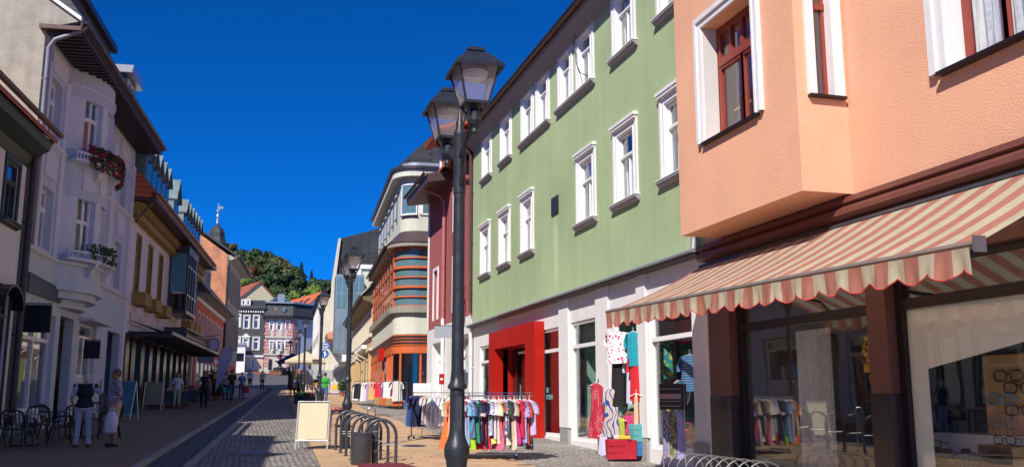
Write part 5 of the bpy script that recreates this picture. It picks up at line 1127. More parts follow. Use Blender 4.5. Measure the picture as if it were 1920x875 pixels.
MB().box(kk[0], kk[1] + .5, .4, 3, ZF - .2, kk[2] + 4.6).build('body', M['white_wall'], t); MB().box(kk[0] - .2, kk[1] + .7, .3, 3.3, kk[2] + 4.6, kk[2] + 4.9).build('roof', M['flash'], t); MB().box(kk[0] + .2, kk[1] + .2, 3.0, 3.04, kk[2] + 1.8, kk[2] + 3.2).build('pane', M['dark_glass'], t)

pk = thing('pink_quoined_house', 'grey and pink house with striped pink quoins, statues and a slate mansard', 'house', FB, -3, 0, ZF)
px0, _ = FB.at(549, 600); px1, _ = FB.at(498, 600); zeP = FB.at(520, 596)[1]; zb1 = FB.at(520, 664)[1]
pw = [pxh(FB, *q) for q in ((506, 512, 603, 618), (520, 527, 603, 618), (536, 542, 602, 617), (506, 512, 639, 655), (520, 527, 639, 655), (535, 542, 638, 654))]
shell(pk, px0, px1, -16, ZF - .3, zeP, M['pale_stone'], pw, reveal=.2)
for a, b_, c, d in pw: window(pk, a, b_, c, d, 0, .14, transom=.3, cols=2, surround=M['white_trim'], sw=.2, sp=.12, steps=False, fw=.09)
def quoins(fr, xa, xb, root, y=.0):
    z = ZF + 1.2; k = 0
    while z < zeP - .4:
        MB().box(xa - (.12 if k % 2 else 0), xb + (.12 if k % 2 else 0), y, y + .1, z, z + .42).build('quoin', M['pink_q'], root); z += .62; k += 1
for (a, b_) in ((px0, px0 + .9), (px1 - .75, px1)): quoins(FB, a, b_, pk)
for xm in (FB.at(516, 600)[0], FB.at(531.5, 600)[0]): [MB().box(xm - .22, xm + .22, 0, .08, FB.at(520, 634)[1] + .62 * k_, FB.at(520, 634)[1] + .62 * k_ + .46).build('quoin', M['pink_q'], pk) for k_ in range(9)]
for xm in (FB.at(514, 600)[0], FB.at(529.5, 600)[0]):
    zz = FB.at(514, 657)[1]; MB().lathe([(.1, zz - .3), (.3, zz), (.18, zz + .2), (.26, zz + .7), (.22, zz + 1.1), (.26, zz + 1.25), (.09, zz + 1.4), (.15, zz + 1.6), (.02, zz + 1.75)], (xm, .3), 8).build('statue', M['pale_stone'], pk)
for z in (zb1, FB.at(520, 632)[1]): MB().box(px0, px1, 0, .25, z - .12, z + .12).build('string_course', M['pale_stone'], pk)
for l, r in ((502, 510), (521, 528), (537, 544)):
    a = pxh(FB, l, r, 672, 692); xm = (a[0] + a[1]) / 2; hw = (a[1] - a[0]) / 2 * .85; pr = [(xm - hw, a[2]), (xm - hw, a[3] - hw)] + [(xm - hw * math.cos(math.pi * k / 8), a[3] - hw + hw * math.sin(math.pi * k / 8)) for k in range(1, 8)] + [(xm + hw, a[3] - hw), (xm + hw, a[2])]
    arch = MB().prism([(xm + (x - xm) * 1.25, z if z < a[3] - hw * 1.2 else z + .15) for x, z in pr], .0, .06, 'y').build('arch_surround', M['pink_base'], pk); MB().prism(pr, .06, .09, 'y').build('arched_door', M['dark_glass'], arch)
a = pxh(FB, 519, 529, 667, 670); MB().box(a[0], a[1], .05, .12, a[2], a[3]).build('red_sign', M['portal'], pk)
# side wall running back to the right, its shade put into a bluish wall colour
FS = Frame(FB.w(px0).x, 175, -math.cos(R(38)), -math.sin(R(38)))      # outwards towards the street on its right
sl = 12.5
b = MB(); b.sheet(-sl, 0, ZF - .3, zeP, [(-8.6, -7.2, ZF + 7.5, ZF + 9.6), (-8.6, -7.2, ZF + 2.5, ZF + 5.2)], 0, .2); side = b.build('side_wall', M['grey_blue'], None, fr=FS)
side.parent = pk; side.matrix_parent_inverse = pk.matrix_basis.inverted(); OFF[side.name] = OFF[side.name]
def child_fs(mb, name, m):
    o = mb.build(name, m, None, fr=FS); o.parent = pk; o.matrix_parent_inverse = pk.matrix_basis.inverted(); return o
z = ZF + 1.2; k = 0
while z < zeP - .4:
    child_fs(MB().box(-1.0 - (.2 if k % 2 else 0), 0, 0, .14, z, z + .42), 'quoin', M['pink_q']); child_fs(MB().box(-sl, -sl + 1.6 + (.3 if k % 2 else 0), 0, .14, z, z + .42), 'quoin', M['pink_q']); z += .56; k += 1
for (a, b_, c, d) in ((-8.6, -7.2, ZF + 7.5, ZF + 9.6), (-8.6, -7.2, ZF + 2.5, ZF + 5.2)): child_fs(MB().box(a, b_, -.2, -.15, c, d), 'side_window', M['dark_glass'])
zm = FB.at(520, 568)[1]; zt = zm + .9
pts = [FB.w(px1), FB.w(px0), FS.w(-sl), FS.w(-sl) + Vector((-9, 9, 0)), FB.w(px1) + Vector((0, 16, 0))]
def roof_ring(z0, z1, o0, o1, name, m, root):
    c = sum(pts, Vector()) / len(pts); b = MB()
    def off(p, o): d = (p - c); d.z = 0; return p + d.normalized() * o
    A = [off(p, o0) for p in pts]; B = [off(p, o1) for p in pts]; n = len(pts)
    for i in range(n): b.face([(A[i].x, A[i].y, z0), (A[(i + 1) % n].x, A[(i + 1) % n].y, z0), (B[(i + 1) % n].x, B[(i + 1) % n].y, z1), (B[i].x, B[i].y, z1)])
    b.face([(p.x, p.y, z1) for p in B]); b.face([(p.x, p.y, z0) for p in reversed(A)])
    o = b.build(name, m, None); o.parent = root; o.matrix_parent_inverse = root.matrix_basis.inverted(); return o
roof_ring(zeP, zeP + .45, .9, 1.1, 'cornice', M['slate_plain'], pk); roof_ring(zeP + .45, zm, .7, -.5, 'mansard', M['slate_plain'], pk); roof_ring(zm, zm + .3, .1, .1, 'roof_edge', M['flash'], pk)
b = MB(); a = pxh(FB, 530, 535, 576, 585); b.box(a[0], a[1], .3, .55, a[2], a[3]); b.build('skylight', M['blue_pane'], pk)

def gabled(name, label, peak, left, right, zbase, y, rot, depth, wall, roof, roof_over=.3, wz=None):
    """gable end facing right-front, ridge running back to the left: built round its own base"""
    P = at_y(*peak, y); L_ = at_y(*left, y); R_ = at_y(*right, y)
    c, s_ = math.cos(rot), math.sin(rot)
    def solve(px, py):          # point on the rotated gable plane through P
        d = ray(px, py); n = Vector((-s_, c, 0)); t = (P - Vector((0, 0, EYE))).dot(n) / d.dot(n); return Vector((0, 0, EYE)) + d * t
    L_ = solve(*left); R_ = solve(*right); xa = (L_ - P).dot(Vector((c, s_, 0))); xb = (R_ - P).dot(Vector((c, s_, 0)))
    t = local_thing(name, label, 'house', (P.x, P.y, zbase), rot)
    zl, zr_, zp = L_.z - zbase, R_.z - zbase, P.z - zbase
    MB().prism([(xa, 0), (xb, 0), (xb, zr_), (0, zp), (xa, zl)], 0, depth, 'y').build('wall', wall, t)
    kl = (zp - zl) / (0 - xa); kr = (zp - zr_) / xb
    b = MB(); b.prism([(xa - .8, zl - .8 * kl + .02), (0, zp + .02), (0, zp + .35), (xa - .8, zl - .8 * kl + .3)], -roof_over, depth, 'y'); b.build('roof', roof, t)
    b = MB(); b.prism([(xb + .4, zr_ - .4 * kr + .02), (0, zp + .02), (0, zp + .35), (xb + .4, zr_ - .4 * kr + .3)], -roof_over, depth, 'y'); b.build('roof', roof, t)
    return t, xa, kl, zl, zp
M['tiles_far'] = tile_mat('rust red tiles', (.36, .09, .045), (.42, .12, .06), .3, .4, .5)
gabled('cream_gable_house', 'cream house with a blank gable and rust red roof behind the dark slate house', (487, 530), (454, 556), (518, 563), 8, 205, R(18), 22, M['cream'], M['tiles_far'])
oh, xa, kl, zl, zp = gabled('orange_roof_house', 'white house under a bright orange tiled roof with roof windows', (604, 549), (572, 577), (622, 575), 8, 200, R(15), 26, M['white_wall'], tile_mat('bright orange tiles', (.60, .14, .04), (.68, .18, .06), .3, .4, .5))
for yy in (4, 8.5, 13, 17.5):
    b = MB(); x = xa * .55; z = zp + x * kl * 1 + .38; b.T = Matrix.Translation((x, yy, z)) @ Matrix.Rotation(-math.atan(kl), 4, 'Y'); b.box(-.8, .8, -.6, .6, 0, .12); b.build('roof_window', M['dark_glass'], oh)
fb2 = Frame(0, 190, -1, 0)
ch = thing('cream_back_house', 'plain cream house wall rising behind the lamps at the street end', 'house', fb2, -15, 0, 7)
a = pxh(fb2, 566, 606, 600, 700); b2 = fb2.at(570, 577)[1]
MB().box(a[0], a[1], -10, 0, 6.5, a[3]).build('wall', M['cream'], ch); MB().box(a[0], a[1], -10, .1, a[3], b2).build('slate_gable', pm('pale slate cladding', (.24, .24, .23), .8, var=.2, bump=.4, bscale=8), ch)
bl = thing('blue_roofed_house', 'house with a blue tiled roof and a steel chimney behind the pink house', 'house', FB, -9, -25, 8)
f3 = Frame(0, 205, -1, 0); a = pxh(f3, 505, 535, 557, 572); MB().prism([(-6, a[2] - 4), (3, a[2] - .5), (3, a[2] - 1), (-6, a[2] - 1.0), ], a[0], a[1], 'x') if False else None
b = MB(); q = [at_y(500, 572, 205), at_y(524, 558, 205), at_y(548, 572, 205)]
b.prism([(q[0].x, q[0].z - 8), (q[2].x, q[2].z - 8), (q[2].x, q[2].z), (q[1].x, q[1].z), (q[0].x, q[0].z)], 205, 215, 'y'); o = b.build('wall', M['cream']); o.parent = bl; o.matrix_parent_inverse = bl.matrix_basis.inverted()
b = MB(); b.prism([(q[0].x - .5, q[0].z - .3), (q[1].x, q[1].z), (q[2].x + .5, q[2].z - .3), (q[2].x + .5, q[2].z + .1), (q[1].x, q[1].z + .4), (q[0].x - .5, q[0].z + .1)], 203, 215, 'y'); o = b.build('roof', pm('blue tiles', (.04, .12, .30), .5, var=.1)); o.parent = bl; o.matrix_parent_inverse = bl.matrix_basis.inverted()
b = MB(); p = at_y(527, 571, 200); b.box(p.x - .7, p.x + .7, 200, 201.4, p.z - 4, p.z + 2.2); o = b.build('chimney', M['flash']); o.parent = bl; o.matrix_parent_inverse = bl.matrix_basis.inverted()
# low brick wall with basin before the pink house
FW = Frame(0, 160, -1, 0); a = pxh(FW, 505, 562, 693, 704); c_ = pxh(FW, 468, 497, 696, 705)
bw = thing('brick_planter', 'low red brick basin wall before the pink house', 'wall', FW, a[0], 0, gz(160))
M['brick_far'] = brick_mat('low brick wall', (.34, .11, .06), (.26, .08, .05), (.2, .12, .08), .25, .08, 'xz')
MB().bbox(a[0], a[1], -4, 0, gz(160) - .2, a[3], .05).build('wall', M['brick_far'], bw); MB().box(c_[0], c_[1], -4, -.5, gz(160) - .2, c_[3]).build('wall', M['brick_far'], bw)
fn = MB(); xm = FW.at(524, 690)[0]; zt = a[3]; fn.lathe([(1.0, zt - .2), (1.1, zt + .3), (.3, zt + .5), (.22, zt + 1.1), (.9, zt + 1.3), (.95, zt + 1.4), (.2, zt + 1.5), (.15, zt + 2.2), (.5, zt + 2.35), (.1, zt + 2.5), (.08, zt + 3)], (0, 0), 12)
o = fn.build('fountain', M['dark_stone'], None, label='dark tiered stone fountain rising from the low brick basin', cat='fountain'); o.location = (-xm, 158.2, o.location.z)

# ------------------------------------------------------------------ wooded hill
def hz(x, y):
    t = max(0, min(1, (y - 235) / 200)); t = t * t * (3 - 2 * t)
    top = 58.5 - .36 * (x + 5) if x > -5 else 58.5 - .10 * (x + 5)
    top = max(12, top); return 6.5 + (top - 6.5) * t + 1.5 * math.sin(x * .11) * t + 1.2 * math.sin(y * .09 + x * .05) * t
b = MB(); XS = list(range(-320, 321, 12)); YS = list(range(228, 640, 12)); rows = []
for y in YS: rows.append([b.vt((x, y, hz(x, y) - (max(0, y - 480) * .15) - (.6 if y < 240 else 0))) for x in XS])
for i in range(len(YS) - 1):
    for k in range(len(XS) - 1): b.idx([rows[i][k], rows[i][k + 1], rows[i + 1][k + 1], rows[i + 1][k]])
b.build('hill', pm('forest floor', (.035, .05, .02), .95, var=.4, vscale=.2), kind='structure', smooth=True)
def leafmat(name, col, var=.45):
    m = pm(name, col, .7, var=var, vscale=.9, rnd=.25, spec=.3); return m
M['oak'] = leafmat('broadleaf foliage', (.045, .078, .03)); M['spruce'] = leafmat('spruce foliage', (.032, .062, .04)); M['bright'] = leafmat('bright green foliage', (.12, .19, .03)); M['olive'] = leafmat('olive foliage', (.085, .095, .035)); M['rust'] = leafmat('rusty foliage', (.13, .055, .025)); M['bark'] = pm('bark', (.06, .045, .035), .9, var=.2)
def crown_broad(seed, r=4.2, h=9.0, n=1500, ls=.42):
    rnd = random.Random(seed); b = MB(); blobs = []
    for k in range(13):
        a = rnd.uniform(0, 6.28); zz = rnd.uniform(.32, .95); rr = r * (1 - abs(zz - .55) * 1.1) * rnd.uniform(.2, .75)
        blobs.append((rr * math.cos(a), rr * math.sin(a), zz * h, rnd.uniform(.28, .46) * r))
    for x, y, z, s in blobs: b.ball((x, y, z), s * .72, s * .72, s * .62, 7, 5)
    for k in range(n):
        x, y, z, s = rnd.choice(blobs); d = Vector((rnd.gauss(0, 1), rnd.gauss(0, 1), rnd.gauss(0, 1))).normalized(); q = Vector((x, y, z)) + Vector((d.x * s, d.y * s, d.z * s * .85)) * rnd.uniform(.8, 1.12)
        nrm = (d + Vector((rnd.uniform(-.6, .6), rnd.uniform(-.6, .6), rnd.uniform(-.3, .8)))).normalized(); e = nrm.orthogonal().normalized(); f = nrm.cross(e); l = ls * rnd.uniform(.5, 1.2)
        b.face([q + e * l, q + f * l * .7, q - e * l, q - f * l * .7])
    return b
def crown_conifer(seed, r=3.5, h=13.5, n=1700):
    rnd = random.Random(seed); b = MB(); b.lathe([(r * .45, 1.6), (r * .5, 2.5), (.1, h * .97)], n=7)
    for k in range(n):
        t = rnd.random() ** .8; z = 1.4 + t * (h - 1.4); tier = 1 - .35 * ((t * 11) % 1); rr = r * (1 - t) ** .85 * tier * rnd.uniform(.55, 1.1); a = rnd.uniform(0, 6.28)
        q = Vector((rr * math.cos(a), rr * math.sin(a), z - rr * .25)); o = Vector((math.cos(a), math.sin(a), -.45)).normalized(); s = Vector((-math.sin(a), math.cos(a), 0)); l = rnd.uniform(.3, .65)
        b.face([q - o * l, q + s * l * .35, q + o * l, q - s * l * .35])
    return b
crowns = []
for k in range(4): crowns.append(('b', crown_broad(k + 1).data(M['oak'], center=False)[0]))
for k in range(3): crowns.append(('c', crown_conifer(k + 20).data(M['spruce'], center=False)[0]))
def recolour(me, m): c = me.copy(); c.materials.clear(); c.materials.append(m); return c
cr = {'oak': [c[1] for c in crowns[:4]], 'spruce': [c[1] for c in crowns[4:]]}
for k in ('bright', 'olive', 'rust'): cr[k] = [recolour(m, M[k]) for m in cr['oak']]
trunk = MB().tube([(0, 0, -1), (0, 0, 2), (.1, 0, 5), (.1, .1, 8)], [.3, .24, .18, .08], 7).tube([(0, 0, 3.6), (.8, .2, 5.4), (1.5, .4, 6.6)], [.12, .09, .04], 5).tube([(0, 0, 3.2), (-.9, -.3, 4.8), (-1.4, -.5, 6)], [.12, .09, .04], 5).data(M['bark'], center=False)[0]
def tree(kind, x, y, z, s, label, group=None):
    t = local_thing('spruce_tree' if kind == 'spruce' else 'broadleaf_tree', label, 'tree', (x, y, z), random.uniform(0, 6.28), group); t.scale = (s, s, s * random.uniform(.9, 1.12))
    inst('trunk', trunk, t, (0, 0, 0)); inst('crown', random.choice(cr[kind]), t, (0, 0, 0)); return t
random.seed(11); n = 0
LAB = {'oak': 'mid green broadleaf tree in the wood covering the hill', 'olive': 'olive green broadleaf tree in the wood covering the hill', 'spruce': 'dark pointed spruce in the wood covering the hill', 'rust': 'rusty leaved tree in the wood covering the hill'}
for row in range(17):
    y = 262 + row * 9.5
    for k in range(-4, 13):
        x = -14 + k * 7.0 * (1 + row * .012) + random.uniform(-2.2, 2.2); yy = y + random.uniform(-3, 3)
        if not (-.055 * yy - 6 < x < .11 * yy + 6): continue
        kind = random.choices(('oak', 'olive', 'spruce', 'rust'), (6, 2.6, 1.8, .6))[0]
        tree(kind, x, yy, hz(x, yy) - .6, random.uniform(.9, 1.5) * (.8 if kind == 'spruce' else 1), LAB[kind], 'trees on the wooded hill'); n += 1
def tree_at(kind, px, py_top, y, h, label, s=None):
    p = at_y(px, py_top, y); H = 15 if kind == 'spruce' else 10.2; s = h / H
    return tree(kind, p.x, y, p.z - h, s, label)
tree_at('spruce', 499, 461, 400, 17, 'tallest dark conifer standing up from the hill crest')
tree_at('bright', 462, 512, 235, 11, 'bright yellow green tree behind the rust red roof')
tree_at('bright', 450, 517, 240, 9, 'smaller yellow green tree beside the brick gable house')
tree_at('bright', 543, 541, 245, 9, 'fresh green tree just behind the orange tiled roof')
tree_at('bright', 586, 535, 280, 10, 'light green tree at the foot of the hill behind the orange roof')
tree_at('rust', 558, 552, 238, 5, 'small rust coloured bush left of the orange roof')
tree_at('olive', 596, 636, 150, 5.5, 'yellowing street tree above the far blue signs')
# ------------------------------------------------------------------ awning over the optician
M['coral'] = pm('coral canvas', (.60, .25, .19), .85, var=.14, vscale=4, dirt=.12); M['cream_canvas'] = pm('cream canvas', (.70, .63, .47), .85, var=.12, vscale=4, dirt=.12)
def cloth_trans(m, w=.45):
    nt = m.node_tree; p = nt.nodes['Principled BSDF']; out = nt.nodes['Material Output']; t = nt.nodes.new('ShaderNodeBsdfTranslucent'); mx = nt.nodes.new('ShaderNodeMixShader')
    src = p.inputs['Base Color'].links[0].from_socket; nt.links.new(src, t.inputs[0]); mx.inputs[0].default_value = w; nt.links.new(p.outputs[0], mx.inputs[1]); nt.links.new(t.outputs[0], mx.inputs[2]); nt.links.new(mx.outputs[0], out.inputs[0])
cloth_trans(M['coral']); cloth_trans(M['cream_canvas'])
aw0 = thing('striped_awning', 'coral and cream striped awning with scalloped valance over the optician shopfront', 'awning', FR, 11, .1, 4.2)
AX0, AX1 = 6.70, 15.33; AYF = 1.92; ZW = 4.20; NS = 40; sw_ = (AX1 - AX0) / NS
b = MB(); nd = 8
def zf(x): return 3.14 + .19 * (x - 6.7) / 8.6
def awz(t, x): return ZW + (zf(x) - ZW) * t - .05 * math.sin(math.pi * t) + .008 * math.sin(x * 7) * t
for k in range(NS):
    b.cur = k % 2
    for i in range(nd):
        t0, t1 = i / nd, (i + 1) / nd; xa, xb = AX0 + k * sw_, AX0 + (k + 1) * sw_
        b.face([(xa, .1 + (AYF - .1) * t0, awz(t0, xa)), (xb, .1 + (AYF - .1) * t0, awz(t0, xb)), (xb, .1 + (AYF - .1) * t1, awz(t1, xb)), (xa, .1 + (AYF - .1) * t1, awz(t1, xa))])
can = b.build('canopy', [M['cream_canvas'], M['coral']], aw0)
b = MB(); NV = 8
for k in range(NS):
    b.cur = k % 2
    for i in range(NV):
        u0, u1 = (k + i / NV), (k + (i + 1) / NV)
        def P(u, f):
            x = AX0 + u * sw_; ph = abs(math.sin(math.pi * (u - .5) / 2)) ** .8   # lowest in the middle of the coral strips
            zb = zf(x) - .20 - .085 * ph; yy = AYF + .055 + (.022 * math.sin(x * 9) + .012 * math.sin(x * 31)) * f
            return (x, yy, (zf(x) - .02) * (1 - f) + zb * f)
        for f0, f1 in ((0, .5), (.5, 1)): b.face([P(u0, f0), P(u1, f0), P(u1, f1), P(u0, f1)])
b.build('valance', [M['cream_canvas'], M['coral']], aw0)
hem = MB(); pts = []
for i in range(NS * 8 + 1):
    u = i / 8; x = AX0 + u * sw_; ph = abs(math.sin(math.pi * (u - .5) / 2)) ** .8; pts.append((x, AYF + .055 + .022 * math.sin(x * 9) + .012 * math.sin(x * 31), zf(x) - .20 - .085 * ph))
hem.tube(pts, .007, 4); hem.build('hem', pm('red hem tape', (.55, .05, .05), .8), aw0)
MB().tube([(AX0 - .06, AYF + .01, zf(AX0)), (AX1 + .02, AYF + .01, zf(AX1))], .06, 4, flat=.7).build('front_bar', pm('weathered aluminium bar', (.22, .19, .18), .5, .4, var=.2), aw0)
MB().box(AX0 - .09, AX0 - .06, AYF - .05, AYF + .07, zf(AX0) - .07, zf(AX0) + .07).build('end_cap', M['tin'], aw0)
MB().tube([(AX0, .12, ZW - .02), (AX1, .12, ZW - .02)], .05, 8).build('roller', M['grey_metal'], aw0)
for x0_, s_ in ((AX0 + .3, 1), (AX1 - .5, -1), (11.0, 1)): MB().tube([(x0_, .1, ZW - .35), (x0_ + s_ * 1.0, .9, 3.45), (x0_ + s_ * .05, AYF - .03, zf(x0_) - .06)], .028, 6).build('folding_arm', M['grey_metal'], aw0)

# ------------------------------------------------------------------ street lamps
def make_lamp(label, x, y, double=True, group='lantern street lamps along the pavement', H=4.65, rot=0, proto={}):
    key = double
    if key not in proto:
        t = local_thing('street_lamp', label, 'street lamp', (0, 0, 0), 0, group)
        b = MB(); b.lathe([(.115, 0), (.115, .06), (.10, .09), (.10, .86), (.105, .9), (.108, .92), (.125, .97), (.128, 1.02), (.12, 1.06), (.09, 1.12), (.076, 1.2), (.072, 1.32)], n=18); smooth_by_angle(b.build('base', M['black_metal'], t), 40)
        b = MB(); b.lathe([(.076, 1.3), (.074, 1.56), (.098, 1.575), (.098, 1.60), (.076, 1.63), (.070, 1.68), (.064, 1.75), (.060, 3.45)], n=16); smooth_by_angle(b.build('pole', M['black_metal'], t), 40)
        b = MB(); b.lathe([(.066, 3.42), (.068, 3.48), (.066, 4.0), (.07, 4.02), (.04, 4.08), (.046, 4.13), (.03, 4.16), (.018, 4.22), (.006, 4.27)], n=14); smooth_by_angle(b.build('sleeve', M['black_metal'], t), 40)
        MB().box(-.03, .03, -.075, -.065, 1.06, 1.5).build('service_door', M['grey_metal'], t)
        for s in ((-1, 1) if double else (1,)):
            o = .6 * s if double else 0; zb = 0 if double else .12
            if double:
                a = MB(); a.tube([(0, .06 * s, 3.50), (0, .12 * s, 3.68), (0, .26 * s, 3.86), (0, .44 * s, 3.96), (0, .6 * s, 3.98)], .022, 8); a.tube([(0, .06 * s, 3.78), (0, o, 3.99)], .026, 8); a.build('arm', M['black_metal'], t)
            ln = MB(); ln.lathe([(.02, 3.84), (.035, 3.87), (.03, 3.9), (.06, 3.94), (.072, 3.97), (.072, 4.05), (.05, 4.08), (.05, 4.1), (.09, 4.125)], (0, o), 12)
            for q in range(4):
                a = math.pi / 4 + q * math.pi / 2; ln.tube([(.04 * math.cos(a), o + .04 * math.sin(a), 4.0), (.10 * math.cos(a), o + .10 * math.sin(a), 4.05), (.155 * math.cos(a), o + .155 * math.sin(a), 4.14)], .012, 5)
            for q in range(4):
                a = math.pi / 4 + q * math.pi / 2; ln.tube([(.163 * math.cos(a), o + .163 * math.sin(a), 4.13), (.285 * math.cos(a), o + .285 * math.sin(a), 4.46)], .011, 5)
            ln.lathe([(.172, 4.115), (.172, 4.14), (.155, 4.145)], (0, o), 4, math.pi / 4); ln = ln.build('lantern', M['black_metal'], t)
            rf = MB(); rf.lathe([(.28, 4.455), (.345, 4.43), (.35, 4.46), (.16, 4.60), (.105, 4.615), (.105, 4.655), (.06, 4.665)], (0, o), 4, math.pi / 4); rf.lathe([(.125, 4.625), (.125, 4.65), (.02, 4.69)], (0, o), 4, math.pi / 4); rf.build('roof', M['black_metal'], ln)
            for q in range(4):
                a0 = math.pi / 4 + q * math.pi / 2; a1 = a0 + math.pi / 2; g_ = MB()
                g_.face([(.16 * math.cos(a0), o + .16 * math.sin(a0), 4.14), (.16 * math.cos(a1), o + .16 * math.sin(a1), 4.14), (.278 * math.cos(a1), o + .278 * math.sin(a1), 4.45), (.278 * math.cos(a0), o + .278 * math.sin(a0), 4.45)]); g_.build('pane', M['glass_lamp'], ln)
            lm = MB(); lm.lathe([(.03, 4.34), (.13, 4.40), (.14, 4.43)], (0, o), 14); lm.build('lamp_reflector', M['reveal'], ln)
        proto[key] = t; c = t
    else: c = copy_tree(proto[key]); c['label'] = label
    c.location = (x, y, gz(y)); c.rotation_euler = (0, 0, rot); s = H / 4.7; c.scale = (s * .92, s, s); return c
for lab, x, y, dbl, *hh in (('tall dark double street lamp standing in the foreground before the clothes rack', 1.99, 9.0, True, 4.88), ('double street lamp behind the bicycle stands', 2.34, 22.4, True),
        ('double street lamp beside the person in the green shirt', 2.66, 35.2, True), ('single lantern lamp beside the cream parasol', 3.2, 54, False),
        ('slim single street lamp seen over the seated people', 3.72, 69, False), ('single street lamp second from last down the row', 4.25, 84, False), ('farthest double street lamp at the end of the row', 4.3, 96, True)):
    make_lamp(lab, x, y, dbl, H=hh[0] if hh else 4.65, rot=R(-3.5) if y > 40 else 0)

# ------------------------------------------------------------------ bicycle stands, bollards, bin, bench, boards
M['bench_red'] = pm('oxblood bench paint', (.16, .018, .022), .4, var=.15, vscale=8, scuff=.12, rnd=.1)
M['galv'] = pm('galvanised steel', (.42, .44, .46), .38, .8, var=.15, vscale=15)
for i in range(6):
    y = 22.0 - i * .78; x = 2.36 + i * .035
    t = local_thing('bicycle_stand', ['farthest hoop of the dark bicycle stands', 'second farthest hoop of the dark bicycle stands', 'third farthest hoop of the dark bicycle stands', 'dark bicycle hoop third from the camera behind the bin', 'dark bicycle hoop second from the camera behind the bin', 'nearest dark bicycle hoop beside the bollard'][i], 'bicycle stand', (x, y, gz(y)), R(-6), 'arched bicycle stands')
    pts = [(-.29, 0, -.02), (-.29, 0, .55)] + [(-.29 * math.cos(math.pi * k / 10), 0, .58 + .30 * math.sin(math.pi * k / 10)) for k in range(0, 11)] + [(.29, 0, .55), (.29, 0, -.02)]
    smooth_by_angle(MB().tube(pts, .03, 9).build('hoop', M['grey_metal'], t), 50); MB().tube([(-.29, 0, .42), (.29, 0, .42)], .014, 6).build('crossbar', M['galv'], t)
    for s in (-1, 1): MB().lathe([(.07, 0), (.07, .02), (.04, .03)], (.29 * s, 0), 10).build('foot_plate', M['grey_metal'], t)
def bollard(label, x, y, h=.82):
    t = local_thing('bollard', label, 'bollard', (x, y, gz(y)), 0, 'dark steel bollards'); b = MB(); b.lathe([(.062, 0), (.062, h - .1), (.07, h - .1), (.07, h - .085), (.058, h - .08), (.062, h - .06), (.062, h - .03), (.045, h - .005), (.02, h)], n=14); smooth_by_angle(b.build('post', M['grey_metal'], t), 40); MB().lathe([(.066, h - .16), (.066, h - .14)], n=14).build('ring', M['galv'], t)
bollard('dark bollard standing right beside the litter bin', 2.42, 18.0); bollard('dark bollard farther off, beside the cream pavement board', 2.41, 28.6, .9)
p = local_thing('steel_hoop', 'narrow tall brushed steel hoop with a plate behind the bin bollard', 'stand', (2.52, 19.4, gz(19.4)))
MB().tube([(-.075, 0, 0), (-.075, 0, 1.0)] + [(-.075 * math.cos(math.pi * k / 6), 0, 1.0 + .06 * math.sin(math.pi * k / 6)) for k in range(1, 6)] + [(.075, 0, 1.0), (.075, 0, 0)], .014, 8).build('hoop', M['tin'], p); MB().box(-.062, .062, -.006, .006, .45, .85).build('plate', M['grey_metal'], p)
p = local_thing('litter_bin', 'round dark grey litter bin hung beside a bollard', 'bin', (2.15, 17.9, gz(17.9)))
b = MB(); b.lathe([(.175, .08), (.19, .1), (.195, .62), (.205, .63), (.205, .655), (.185, .66), (.175, .62), (.165, .12)], n=24); smooth_by_angle(b.build('drum', M['grey_metal'], p), 40); MB().box(.18, .3, -.02, .02, .3, .34).box(.18, .3, -.02, .02, .5, .54).build('bracket', M['grey_metal'], p)
bn = local_thing('slatted_bench', 'oxblood red slatted bench seat at the bottom edge', 'bench', (2.10, 13.75, gz(13.7)), R(4))
for k in range(7): MB().bbox(-.33 + k * .098, -.255 + k * .098, -.85, .85, .40, .445, .008).build('slat', M['bench_red'], bn)
for y in (-.55, .55):
    MB().box(-.3, .33, y - .03, y + .03, .35, .40).build('crossbeam', M['grey_metal'], bn); 
    for x in (-.25, .28): MB().box(x - .03, x + .03, y - .03, y + .03, 0, .35).build('leg', M['grey_metal'], bn)
# second, far bench with a jacket on it
b2 = local_thing('park_bench', 'small dark bench with a pink jacket lying on it behind the cream board', 'bench', (2.9, 31.0, gz(31)), R(0), None)
for k in range(5): MB().bbox(-.28 + k * .115, -.18 + k * .115, -.8, .8, .42, .455, .006).build('slat', M['grey_metal'], b2)
for y in (-.6, .6):
    for x in (-.22, .22): MB().box(x - .03, x + .03, y - .03, y + .03, 0, .42).build('leg', M['grey_metal'], b2)
j = MB(); 
for k in range(7): j.ball((2.8 + random.uniform(-.2, .25), 30.7 + random.uniform(-.3, .3), gz(31) + .52 + random.uniform(0, .12)), .15, .2, .09, 8, 5)
o = j.build('jacket', pm('dusty pink cloth', (.36, .13, .12), .9, var=.3, vscale=20), label='dusty pink jacket heaped on the small dark bench', cat='jacket'); m_ = o.modifiers.new('merge', 'REMESH'); m_.mode = 'VOXEL'; m_.voxel_size = .03
